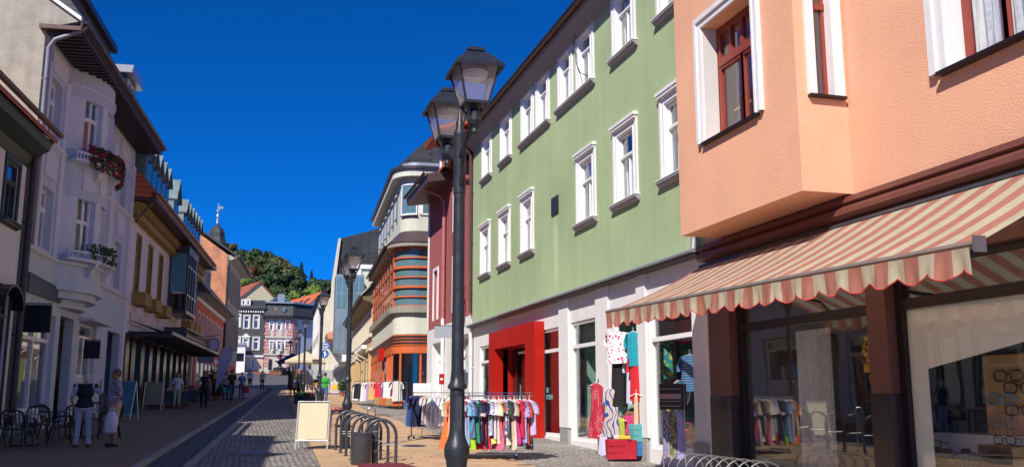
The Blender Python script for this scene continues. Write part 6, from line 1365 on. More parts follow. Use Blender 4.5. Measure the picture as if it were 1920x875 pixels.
def aboard(label, loc, rot, w, h, face_m, frame_m, lean=.2, leg=.16):
    t = local_thing('pavement_board', label, 'sign board', loc, rot)
    for s, nm in ((-1, 'front_panel'), (1, 'back_panel')):
        def P(x, z, o=0): k = (z / h); return (x, s * (lean * (1 - k)) + s * o, z)
        b = MB(); b.face([P(-w / 2 + .03, leg + .03, .004), P(w / 2 - .03, leg + .03, .004), P(w / 2 - .03, h - .03, .004), P(-w / 2 + .03, h - .03, .004)]); b.face([P(-w / 2 + .03, leg + .03, -.008), P(w / 2 - .03, leg + .03, -.008), P(w / 2 - .03, h - .03, -.008), P(-w / 2 + .03, h - .03, -.008)]); b.build(nm, face_m, t)
        f = MB(); 
        for x in (-w / 2, w / 2): f.tube([P(x, 0), P(x, h)], .018, 6)
        f.tube([P(-w / 2, h), P(w / 2, h)], .018, 6); f.tube([P(-w / 2, leg), P(w / 2, leg)], .018, 6); f.build('frame', frame_m, t)
    return t
M['cream_board'] = pm('blank cream board', (.60, .50, .34), .55, var=.04, vscale=1.5); M['alu'] = pm('pale aluminium', (.66, .67, .70), .35, .4)
aboard('large blank cream pavement board with aluminium frame on the cobbles edge', (1.60, 22.5, gz(22.5)), R(-14), .72, 1.07, M['cream_board'], M['alu'], .22, .2)
M['cyan_board'] = pm('blank turquoise board', (.05, .25, .38), .5, var=.25, vscale=3); aboard('blank turquoise pavement board behind the plaid shirted man', (-3.87, 35.5, gz(35.5)), R(-38), .75, 1.35, M['cyan_board'], M['alu'], .2, .2)
M['ochre_board'] = pm('blank grey yellow board', (.36, .35, .22), .5, var=.1, vscale=1.5); aboard('blank grey yellow pavement board in the shade before the dark shopfront', (-3.75, 44.4, gz(44.4)), R(-12), .78, 1.2, M['ochre_board'], M['alu'], .2, .25)
# feather flag and round hanging sign
ff = local_thing('feather_flag', 'blank lilac teardrop flag on a bent pole by the plant stall', 'flag', (at_y(403, 742, 57).x, 57, gz(57)), R(-14)); fl = MB()
prof = [(0, .55), (.02, .6), (.3, 1.15), (.62, 1.8), (.86, 2.4), (1.0, 2.9), (1.0, 3.2), (.86, 3.42), (.62, 3.5), (.36, 3.38), (.2, 3.1), (.1, 2.6), (.04, 1.8)]
M['flag_lilac'] = pm('lilac flag cloth', (.62, .58, .80), .8, var=.08)
fl.prism(prof, -.006, .006, 'y'); fl.build('banner', M['flag_lilac'], ff); MB().tube([(-.03, 0, 0), (-.02, 0, .6), (.0, 0, 1.8), (.07, 0, 2.7), (.22, 0, 3.25), (.45, 0, 3.53), (.7, 0, 3.53), (.92, 0, 3.4), (1.03, 0, 3.15)], .018, 6).build('pole', M['gutter'], ff); MB().box(-.3, .3, -.3, .3, 0, .06).build('foot', M['grey_metal'], ff); ff.scale = (.88, .88, .88)
hs = thing('round_sign', 'blank pale round cornered sign hanging from a scrolled bracket on the left', 'sign', FL, -60.5, .2, 5)
b = MB(); cx_, cz_ = 1.35, 5.15; ps = [(cx_ + .36 * math.copysign(abs(math.cos(a)) ** .6, math.cos(a)), cz_ + .42 * math.copysign(abs(math.sin(a)) ** .6, math.sin(a))) for a in [2 * math.pi * k / 20 for k in range(20)]]
b.prism(ps, -60.56, -60.44, 'x'); sp = b.build('rim', M['gutter'], hs); ps2 = [(cx_ + (y - cx_) * .86, cz_ + (z - cz_) * .86) for y, z in ps]; MB().prism(ps2, -60.43, -60.415, 'x').build('sign_panel', M['flag_lilac'], sp); MB().tube([(-60.5, 0, 5.7), (-60.5, 1.4, 5.7), (-60.5, 1.75, 5.8)], .025, 5).build('bracket', M['gutter'], hs)
# green and pale signs next to it
t = thing('shop_sign', 'blank pale blue projecting sign below the round sign', 'sign', FL, -64, .1, 4); MB().box(-64.05, -63.95, .1, 1.1, 4.2, 4.7).build('sign_panel', pm('pale blue sign', (.20, .26, .36), .5), t); MB().box(-64.03, -63.97, 0, 1.15, 4.73, 4.77).build('bracket', M['gutter'], t)

# ------------------------------------------------------------------ cafe furniture
M['plastic'] = pm('black resin', (.02, .022, .028), .35, var=.1); M['table_top'] = pm('grey table top', (.30, .31, .36), .35, var=.1)
def make_chair(label, x, y, rot, proto={}):
    if 'c' not in proto:
        t = local_thing('armchair', label, 'chair', (0, 0, 0), 0, 'black resin chairs outside the cafe')
        s = MB(); s.bbox(-.24, .24, -.24, .22, .42, .45, .02); s.build('seat', M['plastic'], t)
        bk_ = MB(); pts = [(-.25, .2, .45), (-.27, .25, .66), (-.22, .3, .80), (-.1, .33, .85), (.1, .33, .85), (.22, .3, .80), (.27, .25, .66), (.25, .2, .45)]; bk_.tube(pts, .024, 7)
        for k in range(5): xx = -.16 + k * .08; bk_.tube([(xx, .22, .45), (xx * 1.05, .30, .7), (xx * 1.02, .325, .84)], .013, 5)
        bk_.build('backrest', M['plastic'], t)
        for sx in (-1, 1):
            MB().tube([(.26 * sx, .27, .66), (.29 * sx, .1, .67), (.29 * sx, -.16, .66), (.27 * sx, -.22, .60), (.25 * sx, -.24, .44)], .022, 6, flat=.8).build('armrest', M['plastic'], t)
            for sy in (-1, 1): MB().tube([(.21 * sx, .19 * sy, .43), (.27 * sx, .27 * sy, 0)], [.026, .018], 6).build('leg', M['plastic'], t)
        proto['c'] = t; c = t
    else: c = copy_tree(proto['c']); c['label'] = label
    c.location = (x, y, gz(y) + .02); c.rotation_euler = (0, 0, rot)
for lab, x, y, r in (('black cafe chair nearest the camera with its back turned', -4.72, 23.2, R(165)), ('black cafe chair cut by the left edge of the picture', -5.35, 23.5, R(130)), ('black cafe chair facing the nearest table from the street side', -3.98, 24.2, R(-70)), ('black cafe chair behind the nearest table', -4.75, 25.3, R(5)),
        ('black cafe chair pulled up to the farther table, back to camera', -3.9, 25.9, R(175)), ('black cafe chair closest to the white haired person', -3.25, 26.5, R(-80)), ('black cafe chair between the two tables by the shop wall', -4.6, 26.6, R(80)), ('farthest black cafe chair beside the shop door', -3.9, 27.8, R(0))):
    make_chair(lab, x, y, r)
for i, (x, y, lab) in enumerate(((-4.75, 24.2, 'grey topped cafe table nearest the left edge'), (-5.7, 25.0, 'grey topped cafe table half outside the left edge'), (-3.95, 26.8, 'grey topped cafe table farther along the wall'))):
    t = local_thing('cafe_table', lab, 'table', (x, y, gz(y) + .02), R(8), 'cafe tables on the left pavement'); MB().bbox(-.36, .36, -.36, .36, .70, .73, .02).build('tabletop', M['table_top'], t); MB().tube([(0, 0, .05), (0, 0, .70)], .03, 8).build('column', M['plastic'], t); MB().tube([(-.3, 0, .02), (.3, 0, .02)], .022, 6).tube([(0, -.3, .02), (0, .3, .02)], .022, 6).build('foot', M['plastic'], t)
o = MB().lathe([(.12, 0), (.14, .28), (.16, .29), (.15, .3), (.12, .02)], n=14).build('bucket', M['white_trim'], label='white bucket by the black downpipe at the left', cat='bucket'); o.location = (-5.45, 28.3, gz(28.3) + .35)
t = MB().bbox(-.2, .2, -.2, .2, 0, .35).build('crate', M['grey_metal'], label='small dark crate holding up the white bucket', cat='crate'); t.location = (-5.45, 28.3, gz(28.3))
# spiral bike rack in front of the optician
sp = local_thing('spiral_bike_rack', 'galvanised spiral bicycle rack at the foot of the optician window', 'bicycle rack', (7.05, 13.2, gz(13.2)))
for k in range(9):
    y = 1.25 - k * .31; pts = [(.30 * math.cos(a), y + .16 * (a / (2 * math.pi)), .28 + .27 * math.sin(a)) for a in [2 * math.pi * i / 20 for i in range(20)]]
    smooth_by_angle(MB().tube(pts, .011, 6).build('loop', M['galv'], sp), 60)
MB().tube([(.25, -1.5, .03), (.25, 1.6, .03)], .016, 6).build('base_rail', M['galv'], sp); MB().tube([(-.25, -1.5, .03), (-.25, 1.6, .03)], .016, 6).build('base_rail', M['galv'], sp)
# ------------------------------------------------------------------ parasols, far signs, stall
M['parasol_cream'] = pm('cream parasol cloth', (.72, .66, .50), .8, var=.04); cloth_trans(M['parasol_cream'], .3); M['parasol_blue'] = pm('navy parasol cloth', (.008, .015, .12), .8); M['wood'] = pm('honey wood', (.40, .24, .11), .6, var=.2, vscale=6)
def parasol(label, x, y, z0, r, h, m, sq=4, rise=.5, rot=0, drop=.0):
    t = local_thing('parasol', label, 'parasol', (x, y, z0), rot); b = MB()
    for k in range(sq * 2):
        a0 = 2 * math.pi * k / (sq * 2); a1 = 2 * math.pi * (k + 1) / (sq * 2); r0 = r / math.cos(math.pi / sq) if k % 2 == 0 else r; r1 = r if k % 2 == 0 else r / math.cos(math.pi / sq)
        A = (r0 * math.cos(a0), r0 * math.sin(a0), h); B = (r1 * math.cos(a1), r1 * math.sin(a1), h); b.face([A, B, (0, 0, h + rise)]); b.face([A, B, (B[0], B[1], h - .14), (A[0], A[1], h - .14)])
    b.build('canopy', m, t); MB().tube([(0, 0, 0), (0, 0, h + rise)], .03, 8).build('pole', M['wood'], t); MB().bbox(-.35, .35, -.35, .35, 0, .1).build('base', M['granite'], t)
    for k in range(sq): a = 2 * math.pi * k / sq + math.pi / sq * 0; rr = r / math.cos(math.pi / sq) ; MB().tube([(0, 0, h + rise - .05), (rr * math.cos(a), rr * math.sin(a), h - .02)], .014, 4).build('rib', M['wood'], t)
    return t
p = at_y(573, 690, 72); parasol('wide cream square parasol over the cafe tables', p.x, 72, gz(72), 1.45, 2.2 + .2, M['parasol_cream'], rise=.75, rot=R(40))
p = at_y(548, 682, 88); parasol('navy blue parasol behind the cream one', p.x, 88, gz(88), 1.3, 2.5, M['parasol_blue'], rise=.8, rot=R(45))
p = at_y(546, 700, 66); cp = local_thing('closed_parasol', 'tall closed black parasol beside the row of lamps', 'parasol', (p.x, 66, gz(66))); MB().lathe([(.3, 0), (.3, .08), (.04, .1), (.04, .5)], n=10).build('base', M['plastic'], cp); MB().lathe([(.10, .5), (.22, .7), (.2, 1.3), (.24, 1.7), (.12, 2.05), (.02, 2.15)], n=9).build('cover', M['plastic'], cp)
for q, (px, w_) in enumerate(((566, .8), (580, .6))):
    p = at_y(px, 745, 52 - q * 2); t = local_thing('planter', ['long black planter at the foot of the single lamp', 'smaller black planter beside the double lamp'][q], 'planter', (p.x, 52 - q * 2, gz(52 - q * 2))); MB().bbox(-w_ / 2, w_ / 2, -.25, .25, 0, .42, .02).build('trough', M['plastic'], t)
    lf = MB()
    for k in range(220):
        c = Vector((random.uniform(-w_ / 2, w_ / 2), random.uniform(-.22, .22), random.uniform(.4, .62))); a = Vector((random.uniform(-1, 1), random.uniform(-1, 1), random.uniform(-.3, 1))).normalized() * .06; e = a.orthogonal().normalized() * .035; lf.face([c + a, c + e, c - a, c - e])
    lf.build('foliage', M['leaf'], t)
def small_table(label, x, y):
    t = local_thing('cafe_table', label, 'table', (x, y, gz(y) + .01), R(20)); MB().bbox(-.35, .35, -.35, .35, .71, .74, .01).build('tabletop', M['wood'], t)
    for sx in (-1, 1):
        for sy in (-1, 1): MB().tube([(.28 * sx, .28 * sy, .71), (.3 * sx, .3 * sy, 0)], .02, 5).build('leg', M['white_trim'], t)
def slat_chair(label, x, y, rot, seat_m):
    t = local_thing('cafe_chair', label, 'chair', (x, y, gz(y) + .01), rot); MB().bbox(-.2, .2, -.2, .2, .43, .46).build('seat', seat_m, t)
    for z in (.6, .7, .8): MB().box(-.19, .19, .19, .21, z, z + .06).build('back_slat', M['wood'], t)
    for sx in (-1, 1):
        for sy in (-1, 1): MB().tube([(.18 * sx, .19 * sy, .9 if sy > 0 else .44), (.18 * sx, .22 * sy, 0)], .015, 5).build('leg', M['white_trim'], t)
for i, (px, y, lab) in enumerate(((592, 60, 'small wooden cafe table with yellow flowers beneath the cream parasol'), (583, 66, 'wooden cafe table farther back beneath the cream parasol'))): p = at_y(px, 740, y); small_table(lab, p.x, y)
for i, (px, y, r_, lab, m_) in enumerate(((581, 59, 1.2, 'wooden cafe chair with a red cushion beneath the parasol', 'portal'), (600, 60.5, -1.4, 'wooden cafe chair right of the flower table', 'wood'), (575, 64, 1.8, 'wooden cafe chair behind the red cushioned one', 'wood'))): p = at_y(px, 740, y); slat_chair(lab, p.x, y, r_, M[m_])
p = at_y(592, 740, 60); fv = local_thing('flower_pot', 'small pot of yellow flowers on the cafe table', 'plant', (p.x, 60, gz(60) + .75)); MB().lathe([(.05, 0), (.07, .1)], n=8).build('pot', M['white_trim'], fv); lf = MB()
M['yellow_fl'] = pm('yellow petals', (.75, .48, .03), .6, var=.2)
for k in range(60): c = Vector((random.gauss(0, .07), random.gauss(0, .07), random.uniform(.1, .26))); a = Vector((random.uniform(-1, 1), random.uniform(-1, 1), random.uniform(-.3, 1))).normalized() * .035; e = a.orthogonal().normalized() * .03; lf.face([c + a, c + e, c - a, c - e])
lf.build('flowers', M['yellow_fl'], fv)
# grey screen and pale stall
p = at_y(595, 702, 92); t = local_thing('wind_screen', 'low pale grey wind screen behind the parasol terrace', 'screen', (p.x, 92, gz(92)))
for k in range(3): MB().box(-1.5 + k, -.54 + k, -.02, .02, .25, 1.75).build('screen_panel', pm('frosted panel', (.40, .44, .50), .4) if k == 0 else bpy.data.materials['frosted panel'], t)
for k in range(4): MB().box(-1.53 + k, -1.47 + k, -.03, .03, 0, 1.8).build('post', M['grey_metal'], t)
# road signs
M['sign_blue'] = pm('traffic sign blue', (.01, .10, .42), .4, var=.03); M['white_paint'] = pm('white sign paint', (.8, .8, .8), .4, var=0)
p = at_y(609, 665, 98); rs = local_thing('road_sign', 'blue direction plates and round blue arrow sign on one post', 'sign', (p.x, 98, gz(98)), R(-12)); z0 = p.z - gz(98)
MB().tube([(0, 0, 0), (0, 0, z0 + 1.5)], .035, 6).build('post', M['galv'], rs); MB().prism([(.42 * math.cos(2 * math.pi * k / 16), z0 + .1 + .42 * math.sin(2 * math.pi * k / 16)) for k in range(16)], -.07, -.04, 'y').build('disc', M['sign_blue'], rs)
ar = MB(); ar.prism([(-.05, z0 - .2), (.05, z0 - .2), (.05, z0 + .2), (.15, z0 + .2), (0, z0 + .42), (-.15, z0 + .2), (-.05, z0 + .2)], -.08, -.072, 'y'); ar.prism([(.05, z0 - .02), (.22, z0 + .0), (.22, z0 + .08), (.05, z0 + .08)], -.08, -.072, 'y'); ar.build('arrow', M['white_paint'], rs)
for k, zz in enumerate((.62, .98)): 
    o = MB().box(-.55, .5, -.07, -.04, z0 + zz, z0 + zz + .28).build('direction_plate', M['sign_blue'], rs); MB().box(-.4, .3, -.078, -.072, z0 + zz + .1, z0 + zz + .18).build('lettering', M['white_paint'], o)
# greengrocer plants and stalls on the left
def bush(label, x, y, z, r, h, m, n=420, pot=True, name='potted_plant', cat='plant'):
    t = local_thing(name, label, cat, (x, y, z)); lf = MB()
    for k in range(n):
        d = Vector((random.gauss(0, 1), random.gauss(0, 1), random.gauss(0, 1))).normalized() * random.uniform(.4, 1); c = Vector((d.x * r, d.y * r, h * .62 + d.z * h * .4)); a = Vector((random.uniform(-1, 1), random.uniform(-1, 1), random.uniform(-.5, 1))).normalized() * random.uniform(.05, .11); e = a.orthogonal().normalized() * a.length * .5; lf.face([c + a, c + e, c - a, c - e])
    lf.build('foliage', m, t)
    if pot: MB().lathe([(.12, 0), (.16, .28), (.17, .3)], n=10).build('pot', M['tiles_far'], t)
    return t
for i, (px, py, y, r, h, lab) in enumerate(((401, 742, 62, .45, 1.5, 'dark shrub in a pot at the foot of the lilac flag'), (414, 740, 66, .5, 1.7, 'tall leafy pot plant behind the yellow price sign'), (422, 738, 70, .45, 1.3, 'round shrub right of the yellow price sign'), (396, 742, 66, .4, 1.9, 'slim tall shrub left of the flag pole'), (408, 746, 58, .35, .8, 'low pot plant nearest the walking couple'))):
    p = at_y(px, py, y); bush(lab, min(p.x, xl(y) + 3.2), y, gz(y), r, h, M['leaf'] if i % 2 else M['oak'])
p = at_y(412, 712, 61); t = local_thing('price_sign', 'small yellow blank price sign among the pot plants', 'sign', (p.x, 61, gz(61))); MB().box(-.35, .35, -.01, .01, 1.2, 1.5).build('sign_panel', pm('yellow card', (.75, .68, .05), .6), t); MB().tube([(0, 0, 0), (0, 0, 1.2)], .015, 5).build('stake', M['wood'], t)
p = at_y(685, 717, 78); bush('round clipped box bush in a pale pot before the white shopfronts', at_y(636, 715, 80).x, 80, gz(80), .4, 1.0, M['oak']); bush('leafy pot plant next to the lamp foot by the yellow house', at_y(642, 720, 66).x, 66, gz(66), .35, 1.1, M['leaf'])
p = at_y(628, 722, 70); bs = local_thing('round_poster', 'round colourful advertising disc standing on the pavement', 'sign', (p.x, 70, gz(70))); 
for r_, m_, o_ in ((.5, 'flag_lilac', 0), (.38, 'parasol_cream', .012), (.2, 'yellow_fl', .024)): MB().prism([(r_ * math.cos(2 * math.pi * k / 20), .55 + r_ * math.sin(2 * math.pi * k / 20) * .85) for k in range(20)], -.03 - o_, -.02 - o_, 'y').build('disc', M[m_], bs)
for k, (s_, w_, lab, m_) in enumerate(((47.5, 1.9, 'sales table with bright green goods under the canopy', 'leaf'), (50.5, 1.8, 'sales table with red goods under the canopy', 'portal'), (56.5, 1.8, 'dark covered sales table at the far end of the canopy', 'plastic'))):
    q = FL.w(-s_, 1.3); t = local_thing('sales_table', lab, 'table', (q.x, q.y, gz(q.y) + .03), R(4.5)); MB().bbox(-.5, .5, -w_ / 2, w_ / 2, .72, .76, .01).build('tabletop', M['wood'], t)
    MB().box(-.48, .48, -w_ / 2 + .02, w_ / 2 - .02, .2, .718).build('table_skirt', M['plastic'], t)
    for sx in (-1, 1):
        for sy in (-1, 1): MB().tube([(.42 * sx, (w_ / 2 - .06) * sy, .72), (.42 * sx, (w_ / 2 - .06) * sy, 0)], .02, 5).build('leg', M['gutter'], t)
    for n_ in range(6):
        o = MB().bbox(-.16, .16, -.12, .12, 0, .12 + .08 * random.random(), .01).build('goods_box', M[m_] if n_ % 2 else M['cream_board'], label='%s box on the %s' % (['pale', 'coloured'][n_ % 2], lab), cat='box', group='boxes on the canopy sales tables'); a = q.x - .25 + .5 * (n_ % 2); o.location = (a, q.y - .65 + .6 * (n_ // 2), gz(q.y) + .79)
# ------------------------------------------------------------------ people
SKIN = pm('skin', (.50, .27, .18), .6, var=.06, vscale=20); SKIN2 = pm('tanned skin', (.38, .19, .12), .6, var=.06, vscale=20)
def _cap(b, p, r, n=10):
    """chain of tapered segments with round ends"""
    b.tube(p, r, n)
    rr = r if isinstance(r, (list, tuple)) else [r] * len(p)
    for q, k in zip(p, rr): b.ball(q, k, k, k, n, 6)
def _remesh(o, v, sm=4):
    m = o.modifiers.new('skin', 'REMESH'); m.mode = 'VOXEL'; m.voxel_size = v; m.use_smooth_shade = True
    s = o.modifiers.new('soften', 'SMOOTH'); s.iterations = sm; s.factor = .5
def person(label, x, y, rot, H=1.7, top=(.1, .1, .12), bottom=(.05, .05, .07), hair=(.06, .04, .03), shoes=(.03, .03, .03), pose=None, sleeve=.5, legs='long', hairlen=.0, skin=None, top_m=None, build=1.0, detail=False, vest=None, group=None, z=None, female=False):
    """faces local -y; pose overrides joint positions given for a 1.7 m figure"""
    sk = skin or SKIN; t = local_thing('person', label, 'person', (x, y, (gz(y) + .015) if z is None else z), rot, group)
    J = dict(hipL=(-.09, 0, .90), hipR=(.09, 0, .90), kneeL=(-.10, -.02, .49), kneeR=(.10, -.02, .49), ankL=(-.11, .02, .08), ankR=(.11, .02, .08),
             shL=(-.17, .0, 1.39), shR=(.17, .0, 1.39), elL=(-.24, .03, 1.10), elR=(.24, .03, 1.10), wrL=(-.25, -.06, .86), wrR=(.25, -.06, .86), head=(0, -.02, 1.58), chest=(0, 0, 1.24), belly=(0, -.01, 1.02), pelvis=(0, 0, .92))
    if female: J['shL'] = (-.15, 0, 1.38); J['shR'] = (.15, 0, 1.38)
    J.update({a: b for a, b in (pose or {}).items() if a != 'face'}); k = H / 1.7; J = {a: Vector(b) * k for a, b in J.items()}; B = build
    v = .011 if detail else .016
    b = MB()
    for s in ('L', 'R'):
        _cap(b, [J['hip' + s], J['knee' + s], J['ank' + s]], [.078 * B * k, .052 * k, .036 * k]); sx = -1 if s == 'L' else 1
        _cap(b, [J['sh' + s], J['el' + s], J['wr' + s]], [.046 * B * k, .036 * k, .026 * k])
        f = J['ank' + s]; b.ball((f.x, f.y - .05 * k, f.z - .035 * k), .04 * k, .11 * k, .035 * k)
        # hand: palm, four fingers, thumb leaving its side
        w = J['wr' + s]; d = (w - J['el' + s]).normalized(); side = Vector((0, -1, 0)) if abs(d.y) < .8 else Vector((0, 0, 1)); side = (side - d * side.dot(d)).normalized(); nrm = d.cross(side); pc = w + d * .045 * k
        _cap(b, [w, pc + side * .015 * k], [.024 * k, .03 * k]); _cap(b, [w + d * .02 * k, pc - side * .018 * k], [.022 * k, .024 * k])
        inn = nrm * (-sx if nrm.x > 0 else sx)
        for q, (o_, l_) in enumerate(((.030, .070), (.011, .078), (-.008, .072), (-.026, .058))):
            a = pc + side * o_ * k + d * .02 * k; m_ = a + d * l_ * .5 * k + inn * .004 * k; e = m_ + d * l_ * .42 * k + inn * .018 * k; _cap(b, [a, m_, e], [.0105 * k, .0095 * k, .008 * k], 6)
        a = w + side * .02 * k + d * .015 * k; _cap(b, [a, a + side * .03 * k + d * .025 * k, a + side * .036 * k + d * .055 * k], [.013 * k, .011 * k, .009 * k], 6)
    c, be, pe = J['chest'], J['belly'], J['pelvis']; hd = J['head']
    for q, rx, ry, rz in ((c, .15 * B, .10 * B, .15), (be, .13 * B, .10 * B, .14), (pe, .155 * B, .11 * B, .11)): b.ball(q, rx * k, ry * k, rz * k, 14, 9)
    _cap(b, [J['shL'], J['shR']], [.05 * k, .05 * k]); neck = (J['shL'] + J['shR']) / 2; _cap(b, [neck, hd + Vector((0, .01, -.06)) * k], [.056 * k, .05 * k])
    fd = Vector((0, -1, 0)); ft = (pose or {}).get('face', 0); fd = Vector((math.sin(ft), -math.cos(ft), 0)); sd = Vector((math.cos(ft), math.sin(ft), 0))
    hb = MB(); hb.T = Matrix.Translation(hd) @ Matrix.Rotation(ft, 4, 'Z')
    hb.ball((0, .01 * k, .03 * k), .074 * k, .092 * k, .085 * k, 16, 10); hb.ball((0, -.025 * k, -.045 * k), .052 * k, .06 * k, .06 * k, 12, 8); hb.ball((0, -.07 * k, -.085 * k), .022 * k, .02 * k, .02 * k, 8, 6)
    hb.tube([(0, -.085 * k, .02 * k), (0, -.108 * k, -.018 * k)], [.008 * k, .017 * k], 8); hb.ball((0, -.084 * k, -.055 * k), .026 * k, .012 * k, .011 * k, 8, 5)
    for s in (-1, 1): hb.ball((s * .076 * k, .012 * k, -.003 * k), .012 * k, .02 * k, .032 * k, 8, 6); hb.ball((s * .034 * k, -.075 * k, -.022 * k), .02 * k, .018 * k, .02 * k, 8, 6)
    o_ = len(b.v); b.v += hb.v; b.f += [[i + o_ for i in f_] for f_ in hb.f]; b.m += hb.m
    body = b.build('body', sk, t, smooth=True); _remesh(body, v * .85, 2)
    e = MB(); e.T = hb.T
    for s in (-1, 1): e.ball((s * .031 * k, -.083 * k, .012 * k), .011 * k, .006 * k, .007 * k, 8, 5)
    e.build('eyes', M['plastic'], t)
    # hair
    h = MB(); h.T = hb.T; h.ball((0, .022 * k, .048 * k), .086 * k, .098 * k, .088 * k, 16, 10)
    if hairlen: _cap(h, [(0, .07 * k, .02 * k), (0, .085 * k, -.06 * k), (0, .08 * k, -hairlen * k)], [.075 * k, .075 * k, .06 * k]); [_cap(h, [(s * .07 * k, .02 * k, .03 * k), (s * .075 * k, .03 * k, -hairlen * .8 * k)], [.03 * k, .022 * k]) for s in (-1, 1)]
    else: h.ball((0, .06 * k, -.0 * k), .07 * k, .055 * k, .06 * k, 12, 8)
    ho = h.build('hair', pm('hair', hair, .7, var=.25, vscale=60, bump=.5, bscale=120), t, smooth=True); _remesh(ho, v, 1)
    # trousers
    tr = MB(); bm_ = bottom if not isinstance(bottom, tuple) else pm('trousers', bottom, .85, var=.12, vscale=14, bump=.3, bscale=18)
    tr.ball(pe + Vector((0, 0, -.01 * k)), .17 * B * k, .125 * B * k, .12 * k, 14, 9); frac = {'long': 1, 'crop': .68, 'short': 0.0, 'skirt': 0}[legs]
    for s in ('L', 'R'):
        H_, K_, A_ = J['hip' + s], J['knee' + s], J['ank' + s]; flare = 1.35 if legs == 'short' else 1
        if legs == 'short': _cap(tr, [H_, H_ + (K_ - H_) * .55, K_ + (A_ - K_) * .05], [.10 * B * k, .088 * B * k, .085 * k])
        else: e_ = K_ + (A_ - K_) * (frac if frac < 1 else .97); _cap(tr, [H_, K_, K_ + (e_ - K_) * .5, e_], [.095 * B * k, .068 * k, .064 * k, .058 * k])
    to = tr.build('trousers', bm_, t, smooth=True); _remesh(to, v, 3)
    # top
    tp = MB(); tm = top_m or pm('shirt', top, .85, var=.12, vscale=14, bump=.35, bscale=16)
    for q, rx, ry, rz in ((c, .168 * B, .118 * B, .165), (be, .152 * B, .12 * B, .15), (pe + Vector((0, 0, .03 * k)), .175 * B, .13 * B, .10)): tp.ball(q, rx * k, ry * k, rz * k, 14, 9)
    _cap(tp, [J['shL'], J['shR']], [.064 * k, .064 * k])
    if sleeve > 0:
        for s in ('L', 'R'):
            S_, E_, W_ = J['sh' + s], J['el' + s], J['wr' + s]
            if sleeve <= .5: _cap(tp, [S_, S_ + (E_ - S_) * sleeve * 1.7], [.066 * k * B, .06 * k])
            else: _cap(tp, [S_, E_, E_ + (W_ - E_) * .9], [.064 * k * B, .052 * k, .042 * k])
    o = tp.build('shirt', tm, t, smooth=True); _remesh(o, v, 3)
    if vest:
        vs = MB()
        for q, rx, ry, rz in ((c, .178 * B, .128 * B, .17), (be, .165 * B, .13 * B, .15), (pe + Vector((0, 0, .03 * k)), .187 * B, .142 * B, .105)): vs.ball(q, rx * k, ry * k, rz * k, 14, 9)
        _cap(vs, [J['shL'] * 1 + Vector((.03, 0, 0)), J['shR'] - Vector((.03, 0, 0))], [.068 * k, .068 * k]); o = vs.build('vest', vest, t, smooth=True); _remesh(o, v, 3)
    # shoes
    sm = pm('shoe', shoes, .5, var=.1)
    for s in ('L', 'R'):
        f = J['ank' + s]; q = MB(); q.ball((f.x, f.y - .045 * k, max(.045, f.z - .035)), .047 * k, .125 * k, .042 * k, 12, 7); q.box(f.x - .04 * k, f.x + .04 * k, f.y - .15 * k, f.y + .07 * k, max(0, f.z - .08 * k), max(.02, f.z - .055 * k)); o = q.build('shoe', sm, t, smooth=True)
    return t
M['plaid'] = pattern_mat('plaid shirt cloth', 'check', [(.10, .09, .22), (.45, .40, .46), (.30, .10, .14), (.55, .52, .58)], 9)
M['vest'] = pm('black quilted vest', (.010, .012, .022), .75, var=.2, bump=.4, bscale=12)
P1 = person('white haired person in black vest and pale jeans, seen from behind with one hand raised', *on_ground(152, 839).xy, R(172), 1.66, top=(.42, .46, .62), bottom=(.42, .48, .60), hair=(.62, .60, .58), sleeve=.5, vest=M['vest'], build=1.12, detail=True,
    pose=dict(elR=(-.30, -.10, 1.24), wrR=(-.26, -.24, 1.46), shR=(-.19, 0, 1.40), shL=(.19, 0, 1.40), elL=(.29, .02, 1.12), wrL=(.27, -.12, .90), hipL=(.1, 0, .9), hipR=(-.1, 0, .9), kneeL=(.12, -.03, .49), kneeR=(-.12, -.01, .49), ankL=(.13, .0, .08), ankR=(-.16, .03, .08), face=.3))
bag = local_thing('shopping_bag', 'white plastic carrier bag held by the plaid shirted man', 'bag', (0, 0, 0))
q = on_ground(210, 838)
P2 = person('man in plaid shirt and beige shorts facing left with a white bag', q.x, q.y, R(-72), 1.76, bottom=(.46, .38, .28), hair=(.14, .10, .08), shoes=(.02, .02, .02), top_m=M['plaid'], sleeve=.5, legs='short', skin=SKIN2, build=1.15, detail=True,
    pose=dict(elL=(-.25, .06, 1.12), wrL=(-.22, -.16, .95), elR=(.25, .05, 1.11), wrR=(.24, -.10, .90), belly=(0, -.05, 1.03)))
bag.location = (q.x - .02, q.y - .30, gz(q.y)); bg_ = MB(); bg_.ball((0, 0, .56), .15, .10, .26, 12, 8); bg_.box(-.12, .12, -.07, .07, .34, .5); o = bg_.build('bag', pm('white plastic film', (.66, .68, .80), .4, var=.1, bump=.6, bscale=14), bag, smooth=True); _remesh(o, .015, 3); MB().tube([(-.05, 0, .78), (-.02, 0, .9), (.02, 0, .9), (.05, 0, .78)], .012, 5).build('handle', M['white_trim'], bag)
def at_px(px, py): v = on_ground(px, py); return v.x, v.y
x, y = at_px(330, 766); person('woman in white printed t-shirt and pale green trousers in the left shade', x, y, R(8), 1.62, top=(.62, .64, .74), bottom=(.36, .48, .36), hair=(.05, .03, .03), legs='crop', female=True, hairlen=.10, sleeve=.45)
x, y = at_px(381, 765); person('woman in sleeveless black top and black trousers walking towards the camera', x, y, R(-6), 1.70, top=(.02, .02, .025), bottom=(.012, .012, .015), hair=(.05, .025, .015), female=True, hairlen=.16, sleeve=0, skin=SKIN, pose=dict(ankL=(-.08, -.1, .08), ankR=(.08, .12, .10), kneeL=(-.09, -.1, .5), elL=(-.27, .02, 1.12), elR=(.27, .02, 1.12), wrL=(-.3, -.04, .88), wrR=(.3, -.04, .88)))
